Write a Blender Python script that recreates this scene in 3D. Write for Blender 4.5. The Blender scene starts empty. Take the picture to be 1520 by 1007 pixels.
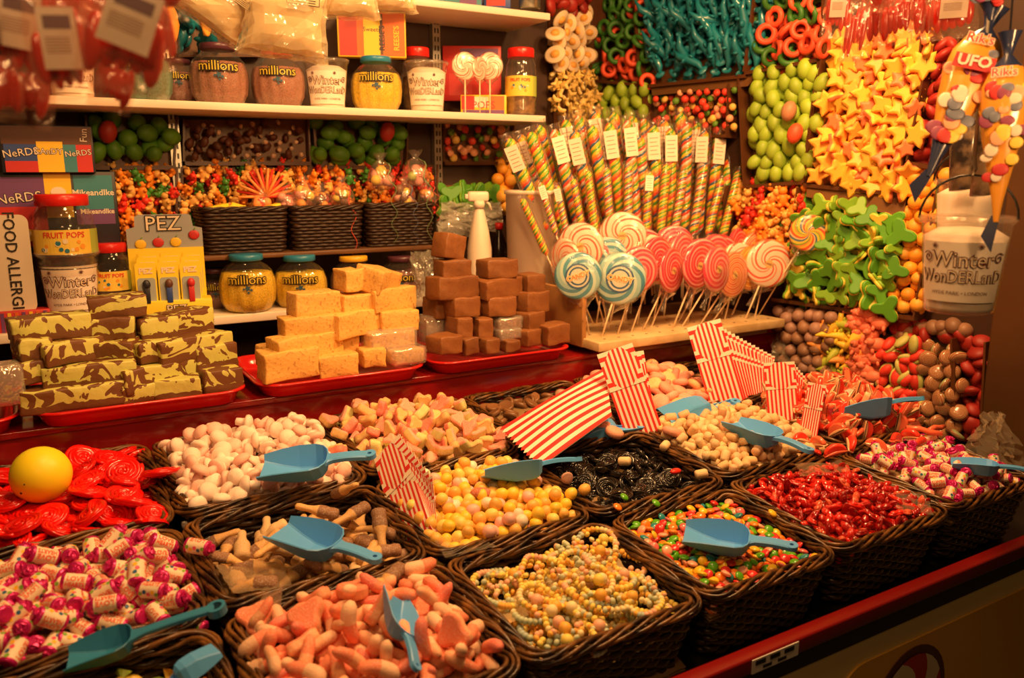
import bpy, bmesh, math, random
from mathutils import Vector, Matrix, Euler
PI = math.pi
random.seed(7)
SC = bpy.context.scene
COL = SC.collection

# ------------------------------------------------------------------ camera
FPX = 1217.0
PITCH = math.atan(247 / FPX)
YAW = math.radians(30.7)
CAM = Vector((0, 0, 1.6))
cd = bpy.data.cameras.new('camera')
cam = bpy.data.objects.new('camera', cd)
COL.objects.link(cam)
cam.location = CAM
cam.rotation_euler = (PI / 2 - PITCH, 0, -YAW)
cd.sensor_width = 36
cd.lens = FPX / 1520 * 36
cd.clip_start = 0.02
SC.cycles.transparent_max_bounces = 40
cd.dof.use_dof = True
cd.dof.focus_distance = 1.9
cd.dof.aperture_fstop = 3.6
SC.camera = cam
# ------------------------------------------------------------------ light
SC.view_settings.view_transform = 'Standard'
SC.view_settings.look = 'None'
SC.view_settings.gamma = 1
SC.view_settings.exposure = -0.10
w = bpy.data.worlds.new('night'); SC.world = w; w.use_nodes = True
w.node_tree.nodes['Background'].inputs[0].default_value = (1.0, 0.50, 0.18, 1)
w.node_tree.nodes['Background'].inputs[1].default_value = 0.05
WARM = (1.0, 0.51, 0.185)


def area(name, loc, target, size, power, col=WARM):
    l = bpy.data.lights.new(name, 'AREA'); l.shape = 'DISK'; l.size = size
    l.energy = power; l.color = col
    o = bpy.data.objects.new(name, l); COL.objects.link(o)
    o.location = loc
    o.rotation_euler = (Vector(target) - Vector(loc)).to_track_quat('-Z', 'Y').to_euler()
    return o


area('stall_and_fill_lamp', (1.35, 1.15, 2.62), (1.4, 1.75, 1.0), 0.22, 33)
area('stall_and_fill_lamp', (0.35, 1.25, 2.62), (0.4, 1.7, 1.0), 0.22, 16)
area('stall_and_fill_lamp', (1.75, 1.2, 2.55), (2.3, 2.1, 1.5), 0.20, 15)
area('stall_and_fill_lamp', (1.15, 1.0, 2.35), (1.75, 2.1, 1.35), 0.18, 1.2).data.spread = math.radians(60)  # added fill, aimed to brighten the lollipops
area('stall_and_fill_lamp', (0.55, 1.80, 2.50), (0.5, 2.5, 1.5), 0.15, 4.5)  # added fill behind the floss bags, lifts their shadow off the jars
area('front_fill_light', (0.95, 0.05, 1.95), (1.38, 0.80, 1.72), 0.15, 0.8).data.spread = math.radians(50)  # added fill for the near hanging tub, no real bulb
area('stall_and_fill_lamp', (0.6, 0.55, 2.6), (0.6, 1.3, 0.9), 0.25, 7)
area('front_fill_light', (0.95, 0.25, 2.12), (0.70, 2.5, 1.80), 0.30, 4.0).data.spread = math.radians(80)  # added fill for the shelves, narrowed to spare the basket fronts
area('front_fill_light', (-0.25, 0.05, 2.35), (0.0, .9, 1.95), 0.25, 2.6).data.spread = math.radians(120)  # added weak fill to lift the upper left packs

# ------------------------------------------------------------------ geometry of the view
_F = Vector((math.sin(YAW), math.cos(YAW), 0)); _R = Vector((math.cos(YAW), -math.sin(YAW), 0)); _Z = Vector((0, 0, 1))
_fw = _F * math.cos(PITCH) - _Z * math.sin(PITCH); _up = _F * math.sin(PITCH) + _Z * math.cos(PITCH)


def ray(x, y):
    return _fw + _R * ((x - 760) / FPX) + _up * ((503.5 - y) / FPX)


def atY(x, y, Y):
    r = ray(x, y); return CAM + r * (Y / r.y)


def atZ(x, y, z):
    r = ray(x, y); return CAM + r * ((z - CAM.z) / r.z)


SL = 0.104                                       # the counter climbs towards the back
SLA = math.atan(SL)


def surf(y): return 0.8 + SL * y                 # height of the basket rims


def atS(x, y, h=0.0):                            # point h above the plane of the rims
    r = ray(x, y); t = (0.8 + h - CAM.z) / (r.z - SL * r.y)
    return CAM + r * t


# side wall
W0 = Vector((2.21, 3.0, 0)); WD = Vector((0.0995, -0.995, 0)); WN = Vector((-0.995, -0.0995, 0))


def atW(x, y, off=0.0):                          # point on the right wall, off in front of it
    r = ray(x, y); t = ((W0 - CAM).dot(WN) + off) / r.dot(WN)
    return CAM + r * t


# ------------------------------------------------------------------ mesh helpers
class MB:
    def __init__(s): s.v = []; s.f = []; s.m = []; s.sm = []

    def add(s, vs, fs, m=0, M=None, smooth=True):
        b = len(s.v)
        for p in vs:
            p = Vector(p); s.v.append(tuple(M @ p) if M is not None else tuple(p))
        for f in fs: s.f.append([i + b for i in f]); s.m.append(m); s.sm.append(smooth)
        return s

    def box(s, lo, hi, m=0, M=None):
        x0, y0, z0 = lo; x1, y1, z1 = hi
        return s.add([(x0, y0, z0), (x1, y0, z0), (x1, y1, z0), (x0, y1, z0), (x0, y0, z1), (x1, y0, z1), (x1, y1, z1), (x0, y1, z1)],
                     [(3, 2, 1, 0), (4, 5, 6, 7), (0, 1, 5, 4), (1, 2, 6, 5), (2, 3, 7, 6), (3, 0, 4, 7)], m, M, False)

    def rbox(s, lo, hi, r=0.004, m=0, M=None, seg=2):       # box with rounded edges
        bm = bmesh.new(); bmesh.ops.create_cube(bm, size=1)
        c = [(a + b) / 2 for a, b in zip(lo, hi)]; d = [b - a for a, b in zip(lo, hi)]
        for v in bm.verts: v.co = Vector([v.co[i] * d[i] + c[i] for i in range(3)])
        bmesh.ops.bevel(bm, geom=bm.edges[:], offset=min(r, min(d) * .45), segments=seg, affect='EDGES', profile=.5)
        s.frombm(bm, m, M); bm.free(); return s

    def frombm(s, bm, m=0, M=None, smooth=True):
        bm.verts.index_update()
        return s.add([v.co.copy() for v in bm.verts], [[v.index for v in f.verts] for f in bm.faces], m, M, smooth)

    def tube(s, pts, r, n=6, m=0, M=None, closed=False, cap=True, flat=1.0):
        pts = [Vector(p) for p in pts]; N = len(pts)
        rr = r if isinstance(r, (list, tuple)) else [r] * N
        vs = []; up = Vector((0, 0, 1)); side = None
        for i, p in enumerate(pts):
            a = pts[(i + 1) % N] if (closed or i < N - 1) else p
            b = pts[(i - 1) % N] if (closed or i > 0) else p
            t = (a - b)
            t = t.normalized() if t.length > 1e-9 else Vector((0, 0, 1))
            if side is None:
                u0 = up if abs(t.z) < .95 else Vector((1, 0, 0))
                side = t.cross(u0).normalized()
            side = (side - t * side.dot(t))
            side = side.normalized() if side.length > 1e-6 else t.orthogonal().normalized()
            v2 = side.cross(t)
            for k in range(n):
                an = 2 * PI * k / n
                vs.append(p + (side * math.cos(an) + v2 * math.sin(an) * flat) * rr[i])
        fs = []
        for i in range(N if closed else N - 1):
            for k in range(n):
                a = i * n + k; b = i * n + (k + 1) % n; c = ((i + 1) % N) * n
                fs.append((a, b, c + (k + 1) % n, c + k))
        if cap and not closed:
            fs.append(tuple(reversed(range(n)))); fs.append(tuple(range((N - 1) * n, N * n)))
        return s.add(vs, fs, m, M)

    def lathe(s, prof, n=24, m=0, M=None, cap=True, fm=None, rad=None):   # prof: (r, z) from the bottom up
        vs = []
        for (r, z) in prof:
            for k in range(n):
                an = 2 * PI * k / n; q = r * (rad(an, z) if rad else 1)
                vs.append((q * math.cos(an), q * math.sin(an), z))
        P = len(prof)
        for i in range(P - 1):
            pass
        b = len(s.v)
        for p in vs: s.v.append(tuple(M @ Vector(p)) if M is not None else p)
        for i in range(P - 1):
            for k in range(n):
                s.f.append([b + i * n + k, b + i * n + (k + 1) % n, b + (i + 1) * n + (k + 1) % n, b + (i + 1) * n + k])
                s.m.append(fm(i) if fm else m); s.sm.append(True)
        if cap:
            if prof[0][0] > 1e-5: s.f.append([b + k for k in reversed(range(n))]); s.m.append(fm(0) if fm else m); s.sm.append(False)
            if prof[-1][0] > 1e-5: s.f.append([b + (P - 1) * n + k for k in range(n)]); s.m.append(fm(P - 2) if fm else m); s.sm.append(False)
        return s

    def ball(s, c, r, m=0, M=None, n=10, h=7):
        c = Vector(c); r = r if isinstance(r, (tuple, list)) else (r, r, r)
        vs = []; fs = []
        vs.append((c.x, c.y, c.z - r[2]))
        for i in range(1, h):
            ph = -PI / 2 + PI * i / h
            for k in range(n):
                a = 2 * PI * k / n
                vs.append((c.x + r[0] * math.cos(ph) * math.cos(a), c.y + r[1] * math.cos(ph) * math.sin(a), c.z + r[2] * math.sin(ph)))
        vs.append((c.x, c.y, c.z + r[2]))
        for k in range(n): fs.append((0, 1 + (k + 1) % n, 1 + k))
        for i in range(h - 2):
            for k in range(n):
                a = 1 + i * n
                fs.append((a + k, a + (k + 1) % n, a + n + (k + 1) % n, a + n + k))
        L = len(vs) - 1; a = 1 + (h - 2) * n
        for k in range(n): fs.append((a + k, a + (k + 1) % n, L))
        return s.add(vs, fs, m, M)

    def poly(s, pts, z0, z1, m=0, M=None, bev=0.0, mside=None):   # extruded outline, optionally with soft edges
        pts = [Vector((p[0], p[1])) for p in pts]; n = len(pts)
        cx = sum((p.x for p in pts)) / n; cy = sum((p.y for p in pts)) / n
        if bev <= 0:
            vs = [(p.x, p.y, z0) for p in pts] + [(p.x, p.y, z1) for p in pts]
            fs = [tuple(reversed(range(n))), tuple(range(n, 2 * n))]
            s.add(vs, fs, m, M, False)
            s.add(vs, [(k, (k + 1) % n, n + (k + 1) % n, n + k) for k in range(n)], m if mside is None else mside, M, False)
            return s
        rings = []
        for (z, q) in ((z0, bev), (z0 + bev * .3, bev * .3), (z0 + bev, 0), (z1 - bev, 0), (z1 - bev * .3, bev * .3), (z1, bev)):
            ring = []
            for k in range(n):
                a = pts[k - 1]; b = pts[(k + 1) % n]; t = (b - a); nn = Vector((t.y, -t.x)).normalized() if t.length > 0 else Vector((0, 0))
                p = pts[k] - nn * q; ring.append((p.x, p.y, z))
            rings.append(ring)
        vs = [p for r in rings for p in r]; fs = []
        for i in range(5):
            for k in range(n): fs.append((i * n + k, i * n + (k + 1) % n, (i + 1) * n + (k + 1) % n, (i + 1) * n + k))
        s.add(vs, fs[:3 * n], m if mside is None else mside, M); s.add(vs, fs[3 * n:], m, M)
        s.add(vs, [tuple(reversed(range(n)))], m if mside is None else mside, M); s.add(vs, [tuple(range(5 * n, 6 * n))], m, M)
        return s

    def jitter(s, a):
        s.v = [(x + random.uniform(-a, a), y + random.uniform(-a, a), z + random.uniform(-a, a)) for x, y, z in s.v]; return s

    def warp(s, fn): s.v = [tuple(fn(Vector(p))) for p in s.v]; return s

    def mesh(s, name, mats):
        me = bpy.data.meshes.new(name); me.from_pydata(s.v, [], s.f)
        for m in (mats if isinstance(mats, (list, tuple)) else [mats]): me.materials.append(m)
        me.polygons.foreach_set('material_index', s.m); me.polygons.foreach_set('use_smooth', s.sm)
        me.update(); return me

    def build(s, name, mats, parent=None, loc=None, rot=None):
        return inst(name, s.mesh(name, mats), parent, loc, rot)


def inst(name, me, parent=None, loc=None, rot=None, scale=None):
    o = bpy.data.objects.new(name, me); COL.objects.link(o)
    if parent is not None: o.parent = parent
    if loc is not None: o.location = loc
    if rot is not None: o.rotation_euler = rot
    if scale is not None: o.scale = scale if isinstance(scale, (tuple, list)) else (scale,) * 3
    return o


def tag(o, label, cat, group=None, kind=None):
    o['label'] = label; o['category'] = cat
    if group: o['group'] = group
    if kind: o['kind'] = kind
    return o


def thing(name, label, cat, loc=(0, 0, 0), rot=(0, 0, 0), group=None):
    o = bpy.data.objects.new(name, None); o.empty_display_size = .05; COL.objects.link(o); o.location = loc; o.rotation_euler = rot
    return tag(o, label, cat, group)


def copy_thing(r, loc=None, rot=None, label=None, group=None):
    c = r.copy(); COL.objects.link(c)
    if loc is not None: c.location = loc
    if rot is not None: c.rotation_euler = rot
    if label: c['label'] = label
    if group: c['group'] = group
    for ch in list(r.children):
        d = ch.copy(); COL.objects.link(d); d.parent = c
        for g in list(ch.children):
            e = g.copy(); COL.objects.link(e); e.parent = d
    return c


def struct(name, mb, m):
    o = mb.build(name, m); o['kind'] = 'structure'; return o


def bowed(M): return M


_tcache = {}


def textmb(txt, size, depth=0.0004, off=0.0, m=0, mb=None, M=None, sx=1.0, spacing=1.0, shear=0.0, warp=None):
    key = (txt, round(off / size, 4), spacing, shear)
    if key not in _tcache:
        cu = bpy.data.curves.new('t', 'FONT'); cu.body = txt; cu.size = 1; cu.align_x = 'CENTER'; cu.align_y = 'CENTER'
        cu.offset = off / size; cu.resolution_u = 2; cu.space_character = spacing; cu.shear = shear; cu.extrude = 0
        o = bpy.data.objects.new('t', cu); COL.objects.link(o)
        dg = bpy.context.evaluated_depsgraph_get(); dg.update()
        me = bpy.data.meshes.new_from_object(o.evaluated_get(dg))
        _tcache[key] = ([tuple(v.co) for v in me.vertices], [tuple(p.vertices) for p in me.polygons])
        bpy.data.objects.remove(o); bpy.data.curves.remove(cu); bpy.data.meshes.remove(me)
    vs, fs = _tcache[key]
    mb = mb or MB()
    P = [Vector((x * size * sx, y * size, depth)) for x, y, z in vs]
    if warp: P = [Vector(warp(p)) for p in P]
    mb.add(P, fs, m, M, False)
    return mb


def cylwrap(R, z0, taper=0.0, a0=-PI / 2):       # wrap flat lettering (x across, y up) round an upright cylinder
    def g(p):
        r = R + taper * p.y + p.z; a = a0 + p.x / R
        return (r * math.cos(a), r * math.sin(a), z0 + p.y)
    return g


# ------------------------------------------------------------------ materials
MATS = {}


def _new(name):
    m = bpy.data.materials.new(name); m.use_nodes = True
    nt = m.node_tree; return m, nt, nt.nodes['Principled BSDF']


def setp(b, **k):
    names = dict(rough='Roughness', metal='Metallic', coat='Coat Weight', sss='Subsurface Weight', trans='Transmission Weight', spec='Specular IOR Level',
                 emis='Emission Strength', sheen='Sheen Weight', alpha='Alpha', coatr='Coat Roughness')
    for a, v in k.items(): b.inputs[names[a]].default_value = v


def mat(name, col, rough=.5, bump=0, bscale=60, var=0.0, vary_obj=0.0, col2=None, nscale=8, sssr=None, thr=(.4, .6), **k):
    if name in MATS: return MATS[name]
    m, nt, b = _new(name); N = nt.nodes; L = nt.links
    setp(b, rough=rough, **k)
    if k.get('sss'): b.inputs['Subsurface Radius'].default_value = sssr or (.012, .006, .003); b.inputs['Subsurface Scale'].default_value = 1.0
    c4 = (*col, 1); b.inputs['Base Color'].default_value = c4
    src = None; tc = N.new('ShaderNodeTexCoord')
    if col2 is not None:
        nz = N.new('ShaderNodeTexNoise'); nz.inputs['Scale'].default_value = nscale; nz.inputs['Detail'].default_value = 4; L.new(tc.outputs['Object'], nz.inputs['Vector'])
        cr = N.new('ShaderNodeValToRGB'); cr.color_ramp.elements[0].position = thr[0]; cr.color_ramp.elements[1].position = thr[1]
        cr.color_ramp.elements[0].color = c4; cr.color_ramp.elements[1].color = (*col2, 1); L.new(nz.outputs[0], cr.inputs[0]); src = cr.outputs[0]
    if vary_obj or var:
        hs = N.new('ShaderNodeHueSaturation')
        if src: L.new(src, hs.inputs['Color'])
        else: hs.inputs['Color'].default_value = c4
        oi = N.new('ShaderNodeObjectInfo'); mr = N.new('ShaderNodeMapRange')
        mr.inputs['To Min'].default_value = 1 - vary_obj; mr.inputs['To Max'].default_value = 1 + vary_obj
        L.new(oi.outputs['Random'], mr.inputs['Value']); L.new(mr.outputs[0], hs.inputs['Value'])
        src = hs.outputs[0]
    if src: L.new(src, b.inputs['Base Color'])
    if bump:
        nb = N.new('ShaderNodeTexNoise'); nb.inputs['Scale'].default_value = bscale; nb.inputs['Detail'].default_value = 3; L.new(tc.outputs['Object'], nb.inputs['Vector'])
        bp = N.new('ShaderNodeBump'); bp.inputs['Strength'].default_value = bump; bp.inputs['Distance'].default_value = .002
        L.new(nb.outputs[0], bp.inputs['Height']); L.new(bp.outputs[0], b.inputs['Normal'])
    MATS[name] = m; return m


def film(name, col=(1, 1, 1), alpha=.25, rough=.12, bump=.6, bscale=30, haze=.12):
    # clear cellophane: mostly see-through, a wrinkled gloss on top
    if name in MATS: return MATS[name]
    m, nt, b = _new(name); N = nt.nodes; L = nt.links; N.remove(b)
    out = N['Material Output']
    tr = N.new('ShaderNodeBsdfTransparent'); tr.inputs[0].default_value = (*[1 - (1 - c) * .25 for c in col], 1)
    gl = N.new('ShaderNodeBsdfGlossy'); gl.inputs['Roughness'].default_value = rough; gl.inputs[0].default_value = (1, 1, 1, 1)
    df = N.new('ShaderNodeBsdfDiffuse'); df.inputs[0].default_value = (*col, 1)
    fr = N.new('ShaderNodeLayerWeight'); fr.inputs['Blend'].default_value = .5
    pw = N.new('ShaderNodeMath'); pw.operation = 'POWER'; pw.inputs[1].default_value = 4.0; L.new(fr.outputs['Facing'], pw.inputs[0])
    ad = N.new('ShaderNodeMath'); ad.operation = 'MULTIPLY_ADD'; ad.inputs[1].default_value = .7; ad.inputs[2].default_value = .045 + alpha * .3; ad.use_clamp = True
    m1 = N.new('ShaderNodeMixShader'); m2 = N.new('ShaderNodeMixShader'); m1.inputs[0].default_value = haze
    L.new(tr.outputs[0], m1.inputs[1]); L.new(df.outputs[0], m1.inputs[2]); L.new(pw.outputs[0], ad.inputs[0])
    L.new(ad.outputs[0], m2.inputs[0]); L.new(m1.outputs[0], m2.inputs[1]); L.new(gl.outputs[0], m2.inputs[2])
    tc = N.new('ShaderNodeTexCoord'); nb = N.new('ShaderNodeTexNoise'); nb.inputs['Scale'].default_value = bscale; L.new(tc.outputs['Object'], nb.inputs['Vector'])
    bp = N.new('ShaderNodeBump'); bp.inputs['Strength'].default_value = bump; bp.inputs['Distance'].default_value = .01
    L.new(nb.outputs[0], bp.inputs['Height']); L.new(bp.outputs[0], gl.inputs['Normal']); L.new(bp.outputs[0], fr.inputs['Normal'])
    L.new(m2.outputs[0], out.inputs[0]); MATS[name] = m; return m


def mathmat(name, cols, build, rough=.4, **k):
    # colour chosen by a scalar built from object coordinates; build(nodes, links, separate-xyz outputs) -> scalar output in 0..1
    if name in MATS: return MATS[name]
    m, nt, b = _new(name); N = nt.nodes; L = nt.links; setp(b, rough=rough, **k)
    tc = N.new('ShaderNodeTexCoord'); sp = N.new('ShaderNodeSeparateXYZ'); L.new(tc.outputs['Object'], sp.inputs[0])
    s = build(N, L, sp.outputs, tc)
    cr = N.new('ShaderNodeValToRGB'); cr.color_ramp.interpolation = 'CONSTANT' if k.get('_c', True) else 'LINEAR'
    e = cr.color_ramp.elements
    for i, (p, c) in enumerate(cols):
        if i < 2: e[i].position = p; e[i].color = (*c, 1)
        else: q = e.new(p); q.color = (*c, 1)
    L.new(s, cr.inputs[0]); L.new(cr.outputs[0], b.inputs['Base Color']); MATS[name] = m; return m


def nmath(N, L, op, a, b=None, c=None):
    n = N.new('ShaderNodeMath'); n.operation = op
    for i, v in enumerate((a, b, c)):
        if v is None: continue
        if isinstance(v, (int, float)): n.inputs[i].default_value = v
        else: L.new(v, n.inputs[i])
    return n.outputs[0]


RED_BOARD = mat('red_board', (.22, .006, .006), .16, bump=.05, bscale=6, coat=.3)
RED_TRAY = mat('red_tray', (.62, .012, .012), .22, coat=.3)
WOOD_DK = mat('brown_wood', (.13, .055, .02), .45, col2=(.17, .075, .028), nscale=5)
WOOD_LT = mat('pale_wood', (.66, .48, .25), .5, col2=(.52, .35, .16), nscale=14, bump=.1)
SHELF = mat('shelf_white', (.75, .68, .56), .45)
CREAM = mat('cream_paint', (.78, .62, .26), .5)
BLACK = mat('black_paint', (.012, .010, .009), .35)
STEEL = mat('steel', (.5, .48, .42), .3, metal=.9)
WALLM = mat('wall_brown', (.045, .018, .008), .55)
FLOORM = mat('floor_grey', (.06, .05, .04), .7, col2=(.04, .035, .03))

# ------------------------------------------------------------------ the setting
struct('floor', MB().box((-4, -3, -.1), (6, 5, 0)), FLOORM)
struct('ceiling', MB().box((-2.5, .35, 2.95), (3.2, 3.4, 3.0)), WOOD_DK)
struct('wall_back', MB().box((-2.5, 2.66, 0), (1.73, 2.72, 2.95)), WALLM)
b = MB()
for (p, q) in (((1.73, 2.66), (2.21, 3.0)),):
    d = Vector((q[0] - p[0], q[1] - p[1], 0)); n = Vector((-d.y, d.x, 0)).normalized() * .05
    p = Vector((*p, 0)); q = Vector((*q, 0))
    vs = [p, q, q + n, p + n]; vs = vs + [v + Vector((0, 0, 2.95)) for v in vs]
    b.add(vs, [(3, 2, 1, 0), (4, 5, 6, 7), (0, 1, 5, 4), (1, 2, 6, 5), (2, 3, 7, 6), (3, 0, 4, 7)], smooth=False)
struct('wall_corner', b, WALLM)
MW = Matrix(((WD.x, -WN.x, 0, W0.x), (WD.y, -WN.y, 0, W0.y), (0, 0, 1, 0), (0, 0, 0, 1)))  # wall frame: x along the wall towards the viewer, -y into the stall
struct('wall_right', MB().box((0, 0, 0), (2.2, .05, 2.95), M=MW), WALLM)
# counter: sloped bed, red step behind, red ledge in front, painted front
BH = 0.15                                             # basket height
cz = lambda y: surf(y) - BH - .006
b = MB(); vs = [(-1.6, .86, cz(.86)), (2.30, .86, cz(.86)), (2.30, 1.97, cz(1.97)), (-1.6, 1.97, cz(1.97))]
vs = vs + [(x, y, z - .03) for x, y, z in vs]
b.add(vs, [(0, 1, 2, 3), (7, 6, 5, 4), (0, 4, 5, 1), (1, 5, 6, 2), (2, 6, 7, 3), (3, 7, 4, 0)], smooth=False)
t = thing('market_counter', 'sloping sales counter with red step and cream painted front, carrying all the baskets', 'counter', (0, .85, 0))
off = Vector((0, -.85, 0))


def part(o, par): o.parent = par; o.matrix_parent_inverse = Matrix.Translation(-Vector(par.location)); return o


part(b.build('counter_bed', BLACK), t)
part(MB().rbox((-1.6, 1.97, .8), (2.29, 2.0, 1.058), .003).rbox((-1.6, 1.965, 1.045), (2.26, 2.34, 1.062), .003).build('red_step', RED_BOARD), t)
part(MB().rbox((-1.6, .835, .796), (2.34, .865, .826), .004).build('red_ledge', mat('ledge_red', (.20, .005, .005), .3)), t)
part(MB().box((-1.6, .85, .752), (2.34, .87, .797)).build('black_band', BLACK), t)
fr = part(MB().box((-1.6, .852, 0), (2.34, .89, .752)).build('front_panel', CREAM), t)


def rrect(x0, z0, x1, z1, r, n=6):
    o = []
    for (cx, cy, a0) in ((x1 - r, z0 + r, -90), (x1 - r, z1 - r, 0), (x0 + r, z1 - r, 90), (x0 + r, z0 + r, 180)):
        for i in range(n + 1):
            a = math.radians(a0 + 90 * i / n); o.append((cx + r * math.cos(a), cy + r * math.sin(a)))
    return o


MF = Matrix(((1, 0, 0, 0), (0, 0, -1, .852), (0, 1, 0, 0), (0, 0, 0, 1)))     # outline x,y -> x,z on the front panel, z outwards
OCH = mat('ochre_panel', (.66, .37, .05), .4)
for x0, x1 in ((.42, 1.16), (1.20, 1.94), (1.98, 2.32)):
    part(MB().poly(rrect(x0, .12, x1, .705, .07), 0, .004, M=MF).build('ochre_inset', OCH), t)


def swirl_mb(cx, cz_, R, z, n=8, twist=1.1, mats=(0, 1), rings=7, M=None, depth=None, mb=None):   # pinwheel sectors
    mb = mb or MB()
    for k in range(n):
        for i in range(rings):
            r0 = R * i / rings; r1 = R * (i + 1) / rings
            q = []
            for (r, s) in ((r0, 0), (r0, 1), (r1, 1), (r1, 0)):
                pass
            sub = 3
            for j in range(sub):
                a = lambda r, f: 2 * PI * (k + f) / n + twist * r / R
                f0 = j / sub; f1 = (j + 1) / sub
                zz = (lambda r: z) if depth is None else depth
                pts = [(cx + r0 * math.cos(a(r0, f0)), cz_ + r0 * math.sin(a(r0, f0)), zz(r0)), (cx + r1 * math.cos(a(r1, f0)), cz_ + r1 * math.sin(a(r1, f0)), zz(r1)),
                       (cx + r1 * math.cos(a(r1, f1)), cz_ + r1 * math.sin(a(r1, f1)), zz(r1)), (cx + r0 * math.cos(a(r0, f1)), cz_ + r0 * math.sin(a(r0, f1)), zz(r0))]
                mb.add(pts if i else pts[1:] + [pts[0]], [(0, 1, 2, 3)], mats[k % len(mats)], M)
    return mb


PRED = mat('painted_red', (.42, .02, .015), .4); PCRM = mat('painted_cream', (.62, .55, .36), .4); PDK = mat('painted_dark_ring', (.10, .03, .012), .5)  # the last one is the dark outer ring of the swirl
part(MB().poly([(1.42 + .115 * math.cos(i * PI / 16), .575 + .115 * math.sin(i * PI / 16)) for i in range(32)], .0035, .006, M=MF).build('dark_disc', PDK), t)
part(swirl_mb(1.42, .575, .098, .008, 8, 1.2, M=MF).build('painted_swirl', [PRED, PCRM]), t)
# small printed notice stuck on the ledge
st = MB().box((.95, .8335, .797), (1.06, .8352, .822)).build('price_sticker', [mat('sticker_white', (.7, .66, .6), .6)])
tag(st, 'small white sticker with tiny dark marks on the red ledge below the baskets', 'sticker')
mk = MB()
for i in range(3): mk.box((.957 + i * .034, .8325, .811), (.980 + i * .034, .8335, .819))
for i in range(2): mk.box((.975 + i * .035, .8325, .801), (.995 + i * .035, .8335, .806))
mk.build('printed_mark', BLACK, st)
# post at the right end of the stall
PU = (atW(1478, 420, .06) - W0).dot(WD)
struct('trim_1', MB().rbox((PU, -.06, 0), (PU + .45, .06, 2.95), .006, M=MW), mat('post_wood', (.11, .045, .012), .5, col2=(.08, .033, .010), nscale=3))
# ------------------------------------------------------------------ wicker baskets
def rr_path(w, d, r, n):
    # n points round a rounded rectangle with outward normals
    segs = []; L = []
    a, b_ = w / 2 - r, d / 2 - r
    tot = 4 * (a + b_) + 2 * PI * r; out = []
    for i in range(n):
        s = tot * i / n
        parts = [('l', (a + r, -b_), (0, 1), 2 * b_, (1, 0)), ('c', (a, b_), 0), ('l', (a, b_ + r), (-1, 0), 2 * a, (0, 1)), ('c', (-a, b_), 90),
                 ('l', (-a - r, b_), (0, -1), 2 * b_, (-1, 0)), ('c', (-a, -b_), 180), ('l', (-a, -b_ - r), (1, 0), 2 * a, (0, -1)), ('c', (a, -b_), 270)]
        for p in parts:
            ln = p[3] if p[0] == 'l' else PI * r / 2
            if s <= ln + 1e-9:
                if p[0] == 'l': out.append((p[1][0] + p[2][0] * s, p[1][1] + p[2][1] * s, *p[4], tot * i / n))
                else:
                    an = math.radians(p[2]) + s / r
                    out.append((p[1][0] + r * math.cos(an), p[1][1] + r * math.sin(an), math.cos(an), math.sin(an), tot * i / n))
                break
            s -= ln
    return out, tot


WICK = mat('wicker_rim', (.20, .085, .020), .30, col2=(.022, .010, .005), nscale=30, thr=(.36, .60), bump=.3, bscale=90, vary_obj=.15)  # rod tones, with orange highlights put into the colour
WICKD = mat('wicker_weave', (.040, .018, .008), .34, col2=(.014, .008, .005), nscale=22, thr=(.35, .65), bump=.3, bscale=90)
LINER = mat('basket_liner', (.30, .19, .09), .3, bump=.5, bscale=25)


def basket_meshes(w, d, h, seed, rim=1.0):
    R = random.Random(seed); out = []
    # rim: long rods twisted round each other
    rm = MB(); n = 150
    turns = round((2 * (w + d)) / .26)
    for k in range(6):
        path, tot = rr_path(w - .012, d - .012, .035, n); ps = []; rad = []
        ph0 = 2 * PI * k / 6; wob = [R.uniform(-.0034, .0034) for _ in range(14)]
        for i, (x, y, nx, ny, s) in enumerate(path):
            ph = ph0 + turns * 2 * PI * i / n
            q = wob[int(14 * i / n)] * math.sin(PI * ((14 * i / n) % 1))
            a = .0115 * rim * math.cos(ph) + q; z = .0070 * rim * math.sin(ph) + q * 1.5
            ps.append((x + nx * a, y + ny * a, h - .008 + z)); rad.append(.0037 * rim * (1 + .18 * math.sin(i * .35 + k * 2)))
        rm.tube(ps, rad, 6, 0, closed=True)
    out.append(('rim', rm, WICK))
    # woven wall
    wv = MB(); rows = int(h / .0115); n = 132
    for j in range(rows):
        z = .006 + (h - .026) * j / (rows - 1); f = .86 + .14 * (z / h)
        path, tot = rr_path(w * f - .012, d * f - .012, .035, n); ps = []
        for i, (x, y, nx, ny, s) in enumerate(path):
            a = .0042 * math.sin(22 * 2 * PI * i / n + PI * (j % 2) + .3 * j); dz = .002 * math.sin(i * .5 + j * 1.7)
            ps.append((x + nx * a, y + ny * a, z + dz))
        wv.tube(ps, .0062, 5, 0, closed=True)
    out.append(('woven_wall', wv, WICKD))
    sk = MB()
    p1, _ = rr_path(w * .86 - .012, d * .86 - .012, .033, 44); p2, _ = rr_path(w - .012, d - .012, .035, 44)
    for i in range(44):
        a, c = p1[i], p2[i]; sk.tube([(a[0], a[1], .003), (c[0], c[1], h - .012)], .0034, 5)
    out.append(('upright_rods', sk, WICKD))
    bs = MB(); p, _ = rr_path(w * .86 - .02, d * .86 - .02, .03, 40); bs.poly([(q[0], q[1]) for q in p], 0, .008)
    out.append(('base', bs, WICKD))
    return [(a, m.mesh('basket_' + a, ma)) for a, m, ma in out]


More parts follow.
